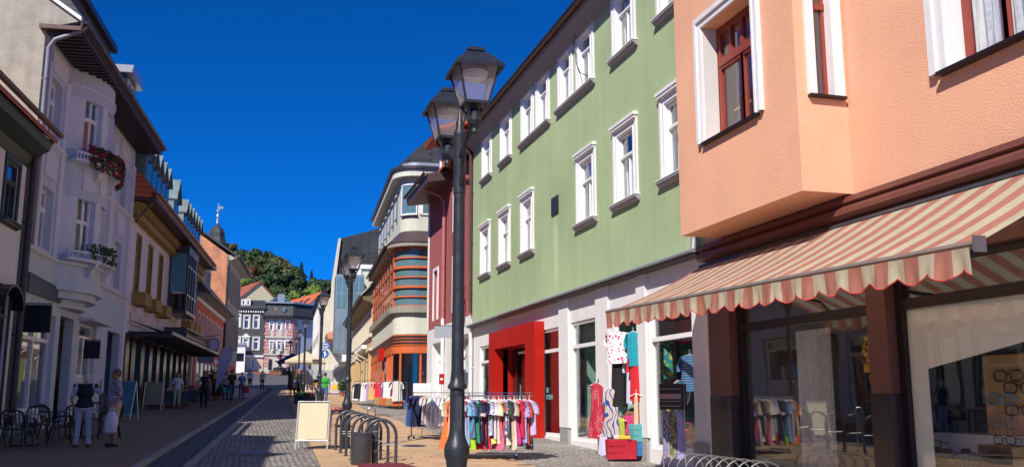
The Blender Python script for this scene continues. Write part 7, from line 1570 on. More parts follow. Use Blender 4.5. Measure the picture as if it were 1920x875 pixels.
x, y = at_px(433, 751); person('man in dark t-shirt and jeans walking with a turquoise bag', x, y, R(20), 1.74, top=(.035, .02, .03), bottom=(.06, .09, .18), hair=(.03, .02, .02), sleeve=.45, skin=SKIN2, pose=dict(ankL=(-.12, -.22, .08), ankR=(.1, .2, .12), kneeL=(-.1, -.18, .5), kneeR=(.1, .02, .49)))
o = MB().bbox(-.12, .12, -.06, .06, 0, .34, .02).build('bag', pm('turquoise bag', (.03, .38, .40), .6), label='turquoise bag carried beside the man in jeans', cat='bag'); o.location = (x - .36, y - .1, gz(y) + .45)
x, y = at_px(452, 747); person('grey haired woman in a blue blouse with a red bag', x, y, R(170), 1.60, top=(.12, .20, .42), bottom=(.16, .15, .18), hair=(.42, .38, .34), sleeve=.5, female=True, build=1.1)
o = MB().bbox(-.15, .15, -.08, .08, 0, .36, .03).build('bag', pm('raspberry bag', (.50, .02, .06), .5), label='raspberry red bag held by the woman in blue', cat='bag'); o.location = (x + .30, y - .15, gz(y) + .35)
x, y = at_px(425, 750); person('half hidden woman in white sleeves just behind the man in jeans', x - .1, y + 1.2, R(15), 1.62, top=(.5, .5, .56), bottom=(.03, .03, .05), female=True, hairlen=.1, sleeve=.8)
x, y = at_px(468, 729); person('man in pale blue shirt and dark shorts walking away', x, y, R(175), 1.76, top=(.42, .50, .72), bottom=(.04, .04, .05), hair=(.05, .04, .03), legs='short', sleeve=.5, pose=dict(ankL=(-.1, -.15, .1), ankR=(.1, .15, .1)))
x, y = at_px(491, 731); person('woman in grey top and black trousers out in the open by the gutter', x, y, R(190), 1.66, top=(.30, .30, .38), bottom=(.012, .012, .015), hair=(.02, .02, .02), female=True, sleeve=.45)
x, y = at_px(608, 760); person('person in a bright green t-shirt and jeans walking away past the double lamp', x, y, R(170), 1.64, top=(.03, .30, .04), bottom=(.10, .20, .42), hair=(.035, .025, .02), sleeve=.5, build=1.15, female=True, pose=dict(ankL=(-.09, .16, .1), ankR=(.1, -.14, .09)))
x, y = at_px(560, 744); person('standing man in black with a flushed bald head among the lamp posts', x, y, R(120), 1.82, top=(.01, .01, .012), bottom=(.012, .012, .014), hair=(.42, .22, .17), sleeve=.9, build=1.15, skin=pm('flushed skin', (.62, .20, .15), .6), pose=dict(wrL=(-.18, -.22, 1.2), elL=(-.26, -.02, 1.15)))
SIT = dict(hipL=(-.1, 0, .5), hipR=(.1, 0, .5), kneeL=(-.12, -.42, .52), kneeR=(.12, -.42, .52), ankL=(-.12, -.42, .08), ankR=(.12, -.42, .08), pelvis=(0, 0, .52), belly=(0, 0, .64), chest=(0, .0, .86), shL=(-.17, 0, 1.0), shR=(.17, 0, 1.0), elL=(-.24, -.05, .74), elR=(.24, -.05, .74), wrL=(-.18, -.3, .66), wrR=(.18, -.3, .66), head=(0, -.02, 1.2))
for (px, py, lab, tc, bc, r_) in ((549, 742, 'seated man in a blue shirt below the closed parasol', (.10, .18, .50), (.02, .02, .03), 150), (594, 737, 'seated person in dark clothes at a table under the cream parasol', (.03, .025, .03), (.03, .03, .04), 200)):
    x, y = at_px(px, py); person(lab, x, y, R(r_), 1.7, top=tc, bottom=bc, pose=SIT, sleeve=.5, skin=SKIN2)
    ch_ = local_thing('cafe_chair', ['dark chair under the seated man in blue', 'dark chair under the seated person at the parasol table'][px > 570], 'chair', (x, y, gz(y) + .01), R(r_)); MB().bbox(-.22, .22, -.2, .22, .39, .42).build('seat', M['plastic'], ch_); MB().bbox(-.22, .22, .2, .24, .42, .85).build('backrest', M['plastic'], ch_)
    for sx in (-1, 1):
        for sy in (-1, 1): MB().tube([(.19 * sx, .19 * sy, .4), (.2 * sx, .21 * sy, 0)], .016, 5).build('leg', M['plastic'], ch_)
# ------------------------------------------------------------------ clothes racks and garments
def garment_mesh(kind, w=.42, l=.7, seed=0, thick=.045):
    rnd = random.Random(seed); b = MB(); n = 14; rows = []; m = 9; ph = rnd.uniform(0, 6)
    prof = {'shirt': [(0, .16), (.02, .5), (.06, .92), (.14, .84), (.3, .8), (.5, .82), (.75, .88), (1, .93)], 'dress': [(0, .18), (.03, .5), (.08, .75), (.2, .7), (.38, .62), (.6, .82), (.8, 1.0), (1, 1.12)],
            'top': [(0, .3), (.05, .45), (.12, .62), (.3, .7), (.6, .74), (1, .85)], 'skirt': [(0, .6), (.1, .72), (.4, .8), (.7, .86), (1, .92)]}[kind]
    for (t, ww) in prof:
        row = []
        for k in range(n):
            a = 2 * math.pi * k / n; x = ww * w / 2 * math.copysign(abs(math.cos(a)) ** .75, math.cos(a)); f = min(1, t * 2) * .018 * math.sin(x * 70 + ph + t * 2)
            y = (thick * (.5 + .6 * t)) * math.sin(a) + f; row.append(b.vt((x, y, -t * l + (0 if t < 1 else .015 * math.sin(x * 40 + ph)))))
        rows.append(row)
    for i in range(len(rows) - 1):
        for k in range(n): b.idx([rows[i][k], rows[i + 1][k], rows[i + 1][(k + 1) % n], rows[i][(k + 1) % n]])
    b.idx(rows[0])
    if kind in ('shirt',):
        sl = rnd.uniform(.16, .30)
        for s in (-1, 1): b.tube([(s * w * .40, 0, -l * .07), (s * (w * .48 + .02), .01 * s, -l * .07 - sl * .5), (s * (w * .50 + rnd.uniform(0, .04)), .015, -l * .07 - sl)], [.05, .058, .062], 8, flat=.55)
    return b
def hanger_mesh(b, w=.40):
    b.tube([(-w / 2, 0, -.06), (0, 0, .01), (w / 2, 0, -.06)], .009, 5); b.tube([(0, 0, .01), (0, 0, .05), (.015, 0, .075), (0, 0, .09), (-.015, 0, .078)], .004, 5)
M['chrome'] = pm('chrome', (.6, .6, .64), .15, 1.0, var=.05)
hb_ = MB(); hanger_mesh(hb_); HANG = {'w': hb_.data(M['wood'], center=False)[0], 's': None}; HANG['s'] = HANG['w'].copy(); HANG['s'].materials.clear(); HANG['s'].materials.append(M['white_trim'])
GM = {}
def garment(name, label, kind, loc, rot, mat, w=.42, l=.7, seed=0, group=None, hanger='s', cat=None, thick=.045, tilt_=0):
    t = local_thing(name, label, cat or name.replace('_', ' '), loc, rot, group); me, _ = garment_mesh(kind, w, l, seed, thick).data(mat, True, center=False); o = inst('cloth', me, t, (0, 0, 0))
    if hanger: inst('hanger', HANG[hanger], t, (0, 0, 0))
    return t
def solid(name, c): return pm(name + ' cloth', c, .9, var=.15, vscale=10, bump=.3, bscale=25)
def rail_rack(name, label, x, y, rot, length, h, wheels=True, double=0.0):
    t = local_thing(name, label, 'clothes rack', (x, y, gz(y) + .012), rot)
    if double:
        pts = [(length / 2 * math.copysign(abs(math.cos(a)) ** .35, math.cos(a)), double * math.copysign(abs(math.sin(a)) ** .6, math.sin(a)), h) for a in [2 * math.pi * k / 36 for k in range(37)]]
        MB().tube(pts, .013, 8).build('rail', M['chrome'], t); MB().tube([(p[0] * .97, p[1] * .9, p[2] + .06) for p in pts], .008, 6).build('upper_rail', M['chrome'], t)
    else: MB().tube([(-length / 2, 0, h), (length / 2, 0, h)], .014, 8).build('rail', M['gutter'], t)
    for s in (-1, 1):
        xx = s * (length / 2 - (.0 if not double else .35)); MB().tube([(xx, 0, .08), (xx, 0, h)], .015, 8).build('upright', M['chrome'] if double else M['gutter'], t)
        MB().box(xx - .02, xx + .02, -.3, .3, .07, .10).build('foot', M['chrome'] if double else M['gutter'], t)
        if double: MB().tube([(xx, -double, h), (xx, double, h)], .01, 6).build('cross_rail', M['chrome'], t)
        for q in (-.28, .28): MB().ball((xx, q, .035), .035, .02, .035, 8, 6).build('castor', M['plastic'], t)
    MB().box(-length / 2 + (.35 if double else 0), length / 2 - (.35 if double else 0), -.02, .02, .075, .095).build('base_bar', M['galv'], t)
    return t
# main double rail in front of the red portal
rx, ry, rr_ = 5.02, 19.45, R(-14); rail_h = 1.28
rack = rail_rack('clothes_rack', 'chrome oval double rail packed with colourful shirts before the red portal', rx, ry, rr_, 1.75, rail_h, double=.28)
D = [('orange', 'o', (.72, .16, .04)), ('mint check', ('check', [(.35, .5, .25), (.7, .75, .5), (.5, .6, .3)]), None), ('peach', 'p', (.75, .30, .22)), ('raspberry', 'r', (.35, .03, .10)), ('white and blue striped', ('stripe', [(.7, .7, .8), (.2, .25, .5), (.7, .7, .8)]), None), ('lime green', 'l', (.35, .55, .02)),
     ('teal and purple', ('swirl', [(.02, .3, .35), (.2, .05, .35), (.05, .1, .2)]), None), ('violet', 'v', (.18, .06, .35)), ('black and teal', ('hstripe', [(.01, .01, .02), (.02, .2, .25), (.01, .01, .02)]), None), ('navy', 'n', (.01, .012, .05)), ('scarlet floral', ('floral', [(.7, .02, .03), (.02, .02, .04), (.5, .02, .05)]), None), ('black', 'b', (.01, .01, .012)),
     ('small flowered white', ('floral', [(.5, .05, .1), (.6, .6, .62), (.15, .2, .45), (.7, .68, .66)]), None), ('lilac dotted', ('dots', [(.25, .1, .3), (.62, .58, .62), (.6, .55, .6)]), None), ('cream', 'c', (.72, .62, .42)), ('rose pink', 'k', (.62, .12, .24)), ('blue leaf print', ('leaf', [(.05, .1, .3), (.6, .6, .65), (.2, .3, .5), (.45, .1, .2)]), None), ('purple check', ('check', [(.12, .03, .30), (.62, .58, .72), (.28, .12, .48)]), None),
     ('dark green', 'g', (.03, .05, .03)), ('sand', 's', (.48, .38, .28)), ('beige', 'e', (.62, .52, .42)), ('cherry red', 'h', (.50, .015, .05)), ('burgundy flecked', ('floral', [(.6, .5, .5), (.2, .02, .04), (.15, .02, .03)]), None), ('mauve striped', ('stripe', [(.32, .2, .52), (.6, .55, .7), (.25, .15, .45)]), None), ('navy flowered', ('floral', [(.6, .3, .2), (.02, .03, .09), (.03, .04, .12)]), None), ('charcoal print', ('leaf', [(.02, .02, .03), (.15, .14, .16), (.3, .25, .25), (.05, .06, .12)]), None)]
c0, s0 = math.cos(rr_), math.sin(rr_); prev = 'end of the rail'
for i, (nm, a, c) in enumerate(D):
    m = solid(nm, c) if c else pattern_mat(nm + ' cloth', a[0], a[1], {'stripe': 9, 'hstripe': 8, 'check': 10, 'floral': 26, 'dots': 30, 'leaf': 22, 'swirl': 3}[a[0]])
    u = -.82 + 1.62 * i / (len(D) - 1); v = -.27 if abs(u) < .72 else -.14; lx = rx + u * c0 - v * s0; ly = ry + u * s0 + v * c0; rot_ = rr_ + R(90) + random.uniform(-.35, .35) - .75 * (u / .82) ** 3 + R(38)
    garment('shirt' if i % 5 else 'dress', f'{nm} garment on the oval chrome rail beside the {prev} one' if i else 'orange garment at the left end of the oval chrome rail', 'shirt' if i % 5 else 'dress', (lx, ly, gz(ry) + rail_h - .075), rot_, m, .46, random.uniform(.72, .9) if i % 5 else 1.0, i, 'garments on the oval chrome rail'); prev = nm
for i in range(12):     # far side of the same rail
    u = -.62 + 1.24 * i / 11; v = .24; lx = rx + u * c0 - v * s0; ly = ry + u * s0 + v * c0; col = [('plum', (.12, .02, .08)), ('ash grey', (.25, .25, .27)), ('turquoise', (.03, .35, .38)), ('ivory', (.65, .62, .55)), ('coral', (.6, .18, .12)), ('denim', (.08, .14, .28))][i % 6]
    garment('shirt', f'{"lighter" if i < 6 else "faded"} {col[0]} garment on the far side of the oval rail', 'shirt', (lx, ly, gz(ry) + rail_h - .075), rr_ + R(90) + random.uniform(-.3, .3), solid(col[0], tuple(min(.8, q * (1 if i < 6 else .8)) for q in col[1])), .38, random.uniform(.62, .78), 40 + i, 'garments on the oval chrome rail')
X3 = [('pale apricot', (.72, .45, .30)), ('dove grey', (.4, .4, .44)), ('sky blue', (.20, .38, .60)), ('maroon', (.16, .01, .03)), ('emerald', (.02, .22, .10)), ('powder pink', (.66, .42, .46)), ('midnight', (.01, .01, .04)), ('lemon', (.70, .62, .18)), ('orchid', (.42, .16, .42)), ('brick', (.36, .08, .04)), ('vanilla', (.70, .64, .50)), ('indigo', (.06, .04, .22)), ('fuchsia', (.55, .03, .24)), ('slate', (.10, .12, .16)), ('poppy', (.60, .06, .02)), ('lilac', (.46, .38, .62))]
for i, (nm, c) in enumerate(X3):
    u = -.79 + 1.56 * i / 15 + .03; v = -.25; lx = rx + u * c0 - v * s0; ly = ry + u * s0 + v * c0
    garment('shirt', f'{nm} garment squeezed in on the front of the oval chrome rail', 'shirt' if i % 4 else 'dress', (lx, ly, gz(ry) + rail_h - .08), rr_ + R(122) + random.uniform(-.2, .2), solid(nm, c), .46, random.uniform(.7, .98), 140 + i, 'garments on the oval chrome rail')
# second rail: navy and white tops
qx, qy, qr = 5.05, 24.9, R(-24); rail2 = 1.22
rail_rack('clothes_rack', 'black wheeled rail with navy and white tops before the rose house', qx, qy, qr, 1.55, rail2)
c0, s0 = math.cos(qr), math.sin(qr)
E2 = [('royal blue', (.02, .07, .25)), ('deep navy', (.008, .01, .05)), ('ink navy', (.012, .016, .075)), ('blush', (.62, .50, .48)), ('pearl grey', (.55, .52, .55)), ('pure white', (.74, .74, .78)), ('white blue print', (.60, .62, .74)), ('chalk white', (.70, .70, .72)), ('milk white', (.72, .70, .66)), ('eggshell', (.70, .66, .58)), ('off white', (.66, .62, .56)), ('jet black', (.01, .01, .012)), ('magenta', (.4, .02, .14))]
for i, (nm, c) in enumerate(E2):
    u = -.74 + 1.4 * i / (len(E2) - 1); lx = qx + u * c0; ly = qy + u * s0
    garment('shirt', f'{nm} top hanging on the wheeled rail behind the lamp', 'shirt', (lx, ly, gz(qy) + rail2 - .075), qr + R(90 - 30) + random.uniform(-.25, .25) + (R(-25) if i < 3 else 0), solid(nm, c), .42, .80 if i < 3 else random.uniform(.74, .92), 60 + i, 'tops on the wheeled rail', hanger='w')
p = at_y(792, 742, 26.3); t = local_thing('white_board', 'plain white board standing behind the navy tops', 'board', (p.x, 26.3, gz(26.3)), R(-14)); MB().bbox(-.26, .26, -.01, .01, 1.12, 1.45).build('board', M['white_trim'], t); MB().tube([(0, .01, 0), (0, .01, 1.15)], .015, 6).build('post', M['galv'], t)
p = at_y(828, 715, 26.6); t = local_thing('price_sign', 'small red price sign on a stand left of the big lamp post', 'sign', (p.x, 26.6, gz(26.6)), R(-14)); MB().bbox(-.075, .075, -.01, .01, 1.42, 1.72).build('card', M['portal'], t); MB().box(-.04, .04, -.014, -.011, 1.54, 1.60).build('print', M['white_trim'], t); MB().tube([(0, .01, 0), (0, .01, 1.44)], .01, 6).build('post', M['galv'], t)
# third rail far off before the orange shop
a_ = at_y(664, 740, 51); b_ = at_y(748, 745, 44.2); L3 = (Vector((b_.x, b_.y)) - Vector((a_.x, a_.y))); ang3 = math.atan2(L3.y, L3.x); mx_, my_ = (a_.x + b_.x) / 2, (a_.y + b_.y) / 2; len3 = L3.length
F3 = [('plain white', (.70, .70, .74)), ('solid black', (.01, .01, .012)), ('inky black', (.015, .012, .018)), ('snow white', (.70, .70, .75)), ('blossom white', (.66, .60, .62)), ('lavender print', (.35, .25, .42)), ('mustard', (.65, .42, .06)), ('salmon pink', (.6, .28, .26)), ('fire red', (.55, .02, .03)), ('bright red', (.6, .03, .04)), ('grape', (.16, .08, .24)), ('frosty white', (.72, .72, .76)), ('lace white', (.70, .70, .72)), ('wine', (.2, .02, .05)), ('bone white', (.68, .66, .64))]
for half in (0, 1):
    hl = len3 / 2 - .1; cx = mx_ + (half - .5) * (hl + .1) * math.cos(ang3); cy = my_ + (half - .5) * (hl + .1) * math.sin(ang3)
    rail_rack('clothes_rack', ['far left rail with black and white clothes outside the orange shop', 'far right rail with red and white clothes outside the orange shop'][half], cx, cy, ang3, hl, 1.25)
for i, (nm, c) in enumerate(F3):
    u = (i + .5) / len(F3); lx = a_.x + L3.x * u; ly = a_.y + L3.y * u
    garment('shirt', f'{nm} garment on the far rails outside the orange shop', 'shirt' if i % 3 else 'top', (lx, ly, gz(my_) + 1.2), R(-16) + random.uniform(-.4, .4), solid(nm, c), .55 if i in (1, 2, 11, 14) else .42, random.uniform(.65, .95), 90 + i, 'garments on the far rails')
for i in range(4):
    p = at_y(712 + i * 11, 748, 46.5 - i * .6); t = MB().bbox(-.24, .24, -.2, .2, 0, .35, .03).build('basket', M['orange'] if i % 2 else M['wood'], label=['honey coloured', 'leftmost orange', 'middle honey coloured', 'rightmost orange'][i] + ' goods basket below the far clothes rails', cat='basket'); t.location = (p.x, p.y, gz(p.y) + .15)
# mannequins in the orange shop window
def mannequin(label, x, y, z, rot, top_c, low_c, low='skirt'):
    t = local_thing('mannequin', label, 'mannequin', (x, y, z), rot); b = MB(); b.ball((0, 0, 1.22), .16, .10, .2, 12, 8); b.ball((0, 0, .98), .15, .11, .14, 12, 8); _cap(b, [(-.17, 0, 1.36), (.17, 0, 1.36)], [.05, .05]); _cap(b, [(0, 0, 1.36), (0, 0, 1.52)], [.045, .04])
    o = b.build('torso', M['white_trim'], t, smooth=True); _remesh(o, .02); MB().tube([(0, 0, .02), (0, 0, .9)], .015, 6).build('stand', M['chrome'], t); MB().lathe([(.16, 0), (.15, .02)], n=14).build('base', M['chrome'], t)
    g_, _ = garment_mesh('shirt', .50, .52, 3, .12).data(top_c, True, center=False); inst('blouse', g_, t, (0, 0, 1.45)); g_, _ = garment_mesh('skirt', .42, .8, 5, .13).data(low_c, True, center=False); inst('skirt', g_, t, (0, 0, 1.0)); return t
w = FO.w(1.6, -1.6); mannequin('mannequin in grey green coat behind the curved orange shop window', w.x, w.y, 1.95, 0, solid('grey green', (.10, .14, .13)), solid('mustard trousers', (.50, .34, .08)))
w = FO.w(1.0, -3.4); mannequin('mannequin in a plum coat deeper inside the orange shop', w.x, w.y, 1.95, 0, solid('plum coat', (.16, .05, .08)), solid('dusk navy', (.03, .04, .10)))
w = FO.w(1.3, -4.4); mannequin('mannequin in a blue jacket at the right of the orange shop window', w.x, w.y, 1.95, 0, solid('steel blue', (.06, .12, .25)), solid('coal', (.02, .02, .03)))
# ------------------------------------------------------------------ goods at the entrance of the green house shop (frame FR)
def fpos(x, y, z): return FR.w(x, y, z)
m_fl = pattern_mat('white blouse with red flowers', 'floral', [(.62, .02, .06), (.60, .06, .14), (.76, .74, .78), (.78, .76, .80)], 11)
w = fpos(19.0, .28, .62); mn = local_thing('mannequin', 'mannequin in red flowered white blouse and black skirt in the shop doorway', 'mannequin', w, R(-60)); b = MB(); b.ball((0, 0, 2.42), .16, .10, .2, 12, 8); b.ball((0, 0, 2.18), .15, .11, .14, 12, 8); _cap(b, [(-.17, 0, 2.56), (.17, 0, 2.56)], [.05, .05]); _cap(b, [(0, 0, 2.56), (0, 0, 2.72)], [.05, .05])
o = b.build('torso', M['white_trim'], mn, smooth=True); _remesh(o, .015); MB().tube([(0, 0, 0), (0, 0, 2.1)], .02, 6).build('stand', M['chrome'], mn); MB().lathe([(.2, 0), (.19, .02)], n=14).build('base', M['chrome'], mn)
g_, _ = garment_mesh('shirt', .64, .68, 3, .14).data(m_fl, True, center=False); inst('blouse', g_, mn, (0, 0, 2.66)); g_, _ = garment_mesh('skirt', .40, 1.05, 5, .12).data(solid('black skirt', (.008, .008, .01)), True, center=False); inst('skirt', g_, mn, (0, 0, 2.12))
def hang(name, label, x, y, z, kind, m, w=.42, l=.9, rot=-62, seed=1, cat=None, thick=.05, stand=False):
    w_ = fpos(x, y, z); g_ = garment(name, label, kind, w_, R(rot), m, w, l, seed, None, 's', cat, thick)
    if stand: MB().tube([(0, .06, .09), (0, .06, .62 - z)], .012, 6).build('stand', M['chrome'], g_); MB().lathe([(.18, .60 - z), (.17, .63 - z)], n=12).build('base', M['chrome'], g_)
    return g_
hang('dress', 'red white dotted sleeveless dress hanging before the shop window', 19.85, .45, 2.2, 'dress', pattern_mat('red dotted cloth', 'dots', [(.75, .7, .7), (.42, .012, .04), (.40, .01, .035)], 26), .5, 1.2, stand=True)
hang('dress', 'blue and gold swirl patterned dress beside the dotted one', 19.1, .42, 2.08, 'dress', pattern_mat('blue gold swirl cloth', 'swirl', [(.02, .06, .30), (.58, .52, .62), (.48, .32, .16), (.60, .56, .62), (.50, .40, .30)], 3.5), .46, 1.02, stand=True)
hang('dress', 'white dress half hidden behind the red dotted dress', 20.2, .34, 2.15, 'dress', solid('white lawn', (.72, .72, .78)), .34, 1.0, stand=True)
hang('skirt', 'lilac flowered skirt below the dotted dress', 19.6, .38, 1.1, 'skirt', pattern_mat('lilac floral', 'floral', [(.1, .1, .2), (.5, .48, .66), (.55, .52, .7)], 24), .36, .45)
hang('skirt', 'lime green long skirt below the swirl dress', 18.95, .30, 1.45, 'skirt', solid('lime olive', (.36, .40, .05)), .42, .82)
hang('shirt', 'pale blue striped shirt hanging in the doorway', 18.75, .02, 2.75, 'shirt', pattern_mat('pale stripes', 'stripe', [(.50, .52, .66), (.62, .62, .7), (.4, .42, .6)], 12), .40, 1.0, rot=-40)
hang('shirt', 'teal blouse hanging high in the doorway', 18.55, .1, 3.25, 'shirt', solid('teal', (.01, .26, .34)), .34, .72, rot=-50)
hang('shirt', 'red blouse hanging below the teal one', 18.5, .06, 2.75, 'shirt', solid('vivid red', (.52, .012, .02)), .36, .95, rot=-50)
hang('scarf', 'peach scarf hanging beside the red blouse', 18.42, .12, 1.95, 'top', solid('peach scarf', (.66, .42, .28)), .14, 1.2, rot=-60)
MB().box(18.6, 20.1, -1.0, -.9, .6, 3.6).build('door_curtain', M['room'], gh)
def boxes(name, label, x, y, z, dims, m, rot=0): o = MB().bbox(-dims[0] / 2, dims[0] / 2, -dims[1] / 2, dims[1] / 2, 0, dims[2], .008).build(name, m, label=label, cat='box'); o.location = fpos(x, y, z); o.rotation_euler = (0, 0, R(rot)); return o
pinkm, redm, tealm, bluem = solid('pink card', (.62, .06, .20)), pm('red card', (.42, .012, .03), .5), pm('teal card', (.10, .38, .40), .6), pm('blue card', (.03, .18, .40), .6)
zz = .70
for i in range(6): boxes('shoe_box', ['lowest', 'second lowest', 'third lowest', 'middle', 'upper', 'topmost'][i] + ' pink shoe box in the doorway stack', 18.95, .0 + .01 * (i % 2), zz + i * .135, (.36, .3, .13), pinkm, 4 * (-1) ** i)
for i in range(3): boxes('shoe_box', ['lowest', 'middle', 'topmost'][i] + ' teal shoe box right of the pink stack', 18.45, .12, zz + .28 + i * .12, (.22, .26, .115), tealm, -5 + 6 * i)
for i in range(2): boxes('shoe_box', ['lower', 'upper'][i] + ' blue shoe box under the teal ones', 18.45, .12, zz + i * .135, (.24, .26, .13), bluem, 3 - 6 * i)
for i in range(3):
    o = boxes('shoe_box', ['lowest', 'middle', 'topmost'][i] + ' wide red shoe box in front of the doorway', 18.5, .45, .64 + i * .13, (.58, .36, .125), redm, -12 + 3 * i); MB().box(-.252, -.25, -.12, .12, .03, .08).build('label_strip', pm('pale print %d' % i, (.7, .55, .6), .6), o)
def shoe(label, x, y, z, rot, m, heel=.0):
    b = MB(); _cap(b, [(0, -.10, .03), (0, 0, .04), (0, .09, .05 + heel)], [.035, .032, .034], 10); b.box(-.03, .03, .07, .11, 0, .04 + heel); b.box(-.035, .035, -.13, .1, 0, .012); o = b.build('shoe', m, label=label, cat='shoe', smooth=True); o.location = fpos(x, y, z); o.rotation_euler = (0, 0, R(rot)); _remesh(o, .009, 2)
shoe('yellow sandal on top of the red shoe boxes', 18.35, .42, 1.035, 50, solid('yellow leather', (.62, .42, .04))); shoe('white and red trainer on the red shoe boxes', 18.5, .48, 1.035, 70, solid('white leather', (.65, .55, .5))); shoe('dark blue shoe at the left end of the red shoe boxes', 18.66, .46, 1.035, 100, solid('navy leather', (.03, .04, .10))); shoe('brown sandal on the pink box stack', 18.9, .06, 1.515, 60, solid('brown leather', (.22, .10, .05)))
# window displays
hang('blouse', 'green and turquoise flowered top in the right shop window', 18.35, -.55, 3.05, 'top', pattern_mat('green flowers', 'leaf', [(.02, .30, .28), (.05, .42, .12), (.55, .62, .10), (.02, .22, .36)], 16), .44, .78)
hang('sweater', 'blue white striped jumper in the right shop window', 17.25, -.55, 2.72, 'shirt', pattern_mat('blue bands', 'hstripe', [(.02, .12, .45), (.6, .65, .7), (.01, .04, .16), (.02, .25, .55)], 3.2), .5, .72)
hang('blouse', 'crimson blouse high inside the right shop window', 17.95, -.9, 3.5, 'shirt', solid('crimson', (.42, .01, .04)), .5, .5)
t = local_thing('round_mirror', 'round mirror with a white rim in the right shop window', 'mirror', fpos(17.8, -.6, 1.7), R(-70)); MB().tube([(.26 * math.cos(2 * math.pi * k / 24), 0, .26 + .26 * math.sin(2 * math.pi * k / 24)) for k in range(25)], .022, 6).build('rim', M['white_trim'], t); MB().prism([(.25 * math.cos(2 * math.pi * k / 20), .26 + .25 * math.sin(2 * math.pi * k / 20)) for k in range(20)], -.004, .004, 'y').build('mirror_glass', M['teal_pane'], t)
b = MB()
for k in range(26): b.ball((random.gauss(0, .12), random.gauss(0, .05), random.gauss(0, .07)), .07, .04, .045, 7, 5)
o = b.build('bow', pm('gold fabric', (.62, .40, .10), .35, .3, var=.3, vscale=20), label='crumpled gold fabric bow in the right shop window', cat='bow', smooth=True); o.location = fpos(18.35, -.5, 1.55)
b = MB(); _cap(b, [(0, .0, .36), (0, .01, .12), (0, -.03, .05), (0, -.15, .035)], [.055, .045, .045, .035]); b.box(-.03, .03, .0, .05, 0, .06); o = b.build('boot', solid('tan suede', (.32, .13, .05)), label='tan ankle boot on the right shop window shelf', cat='boot', smooth=True); _remesh(o, .012); o.location = fpos(17.85, -.45, 1.06); o.rotation_euler = (0, 0, R(-30))
b = MB(); b.bbox(-.14, .14, -.07, .07, 0, .2, .03); b.tube([(-.09, 0, .2), (-.06, 0, .32), (.06, 0, .32), (.09, 0, .2)], .01, 5); o = b.build('handbag', solid('red leather', (.55, .02, .05)), label='red handbag near the boot in the right shop window', cat='handbag'); o.location = fpos(17.35, -.5, 1.06); o.rotation_euler = (0, 0, R(-60))
for i, (x, c, lab) in enumerate(((17.6, (.5, .5, .5), 'white'), (17.25, (.12, .4, .45), 'turquoise'), (16.9, (.15, .42, .48), 'aqua'), (16.4, (.5, .48, .55), 'lilac grey'))): boxes('gift_box', f'{lab} gift box low in the right shop window', x + .75, -.52, .93, (.26, .22, .12 + .05 * (i == 2)), solid(lab, c))
hang('cap', 'wine red bag hanging on a stand in the middle shop window', 22.75, -.6, 2.25, 'top', solid('wine leather', (.18, .01, .03)), .34, .24); hang('dress', 'green red flowered scarf on a stand in the middle shop window', 22.8, -.6, 1.95, 'top', pattern_mat('scarf', 'floral', [(.5, .05, .08), (.02, .25, .2), (.5, .5, .45)], 18), .22, .8)
hang('blouse', 'ivory pleated blouse in the left shop window', 24.9, -.6, 2.05, 'top', solid('ivory pleats', (.58, .56, .5)), .34, .8); hang('blouse', 'dark plum blouse hanging in the left shop window', 24.8, -.7, 2.75, 'shirt', solid('plum', (.07, .01, .03)), .36, .5)
cy = pm('cyan window lettering', (.25, .65, .66), .6, var=0); bk_m = pm('black window lettering', (.03, .03, .03), .6, var=0)
text_obj('window_lettering', 'NEUE\nKOLLEKTION', .19, cy, gh, (25.2, -.09, 2.0), rotz=math.pi, extrude=.001, label='cyan lettering NEUE KOLLEKTION')
text_obj('window_lettering', 'NEUE\nKOLLEKTION', .24, bk_m, gh, (24.9, -.3, 1.6), rotz=math.pi, extrude=.001, label='black slanted lettering NEUE KOLLEKTION').rotation_euler = (math.pi / 2, R(-24), math.pi)
# card and scarf stand beside the optician
cs = local_thing('display_stand', 'black topped display stand with patterned scarves beside the optician pillar', 'stand', fpos(15.75, .55, gz(15.7) + .01), R(-62))
for s in (-1, 1): MB().tube([(.24 * s, 0, 0), (.24 * s, 0, 1.62)], .014, 6).build('post', M['galv'], cs)
MB().bbox(-.25, .25, -.08, .08, 1.14, 1.60, .01).build('header_box', M['plastic'], cs); MB().box(-.24, .24, -.086, -.082, 1.33, 1.42).build('band', solid('mauve band', (.30, .20, .24)), cs)
for z in (1.2, 1.28, 1.5): MB().box(-.23, .23, -.087, -.083, z, z + .012).build('trim_line', M['galv'], cs)
MB().bbox(-.26, .26, -.2, .2, 0, .03).build('base', M['galv'], cs)
for i, (u, nm, m) in enumerate(((-.16, 'blue swirl scarf', pattern_mat('blue swirl', 'swirl', [(.01, .03, .25), (.55, .52, .7), (.02, .1, .45), (.4, .28, .15)], 6)), (.0, 'olive flecked scarf', pattern_mat('olive fleck', 'leaf', [(.2, .22, .08), (.35, .3, .2), (.1, .12, .08)], 20)), (.15, 'lavender scarf', solid('lavender', (.32, .30, .62))))):
    w_ = Vector((u, 0)); a = R(-62); w3 = fpos(15.75, .55, gz(15.7) + 1.12) + Vector((u * math.cos(a), u * math.sin(a), 0)); garment('scarf', nm + ' hanging on the display stand by the optician', 'top', w3, a, m, .20, .82, i, None, None)
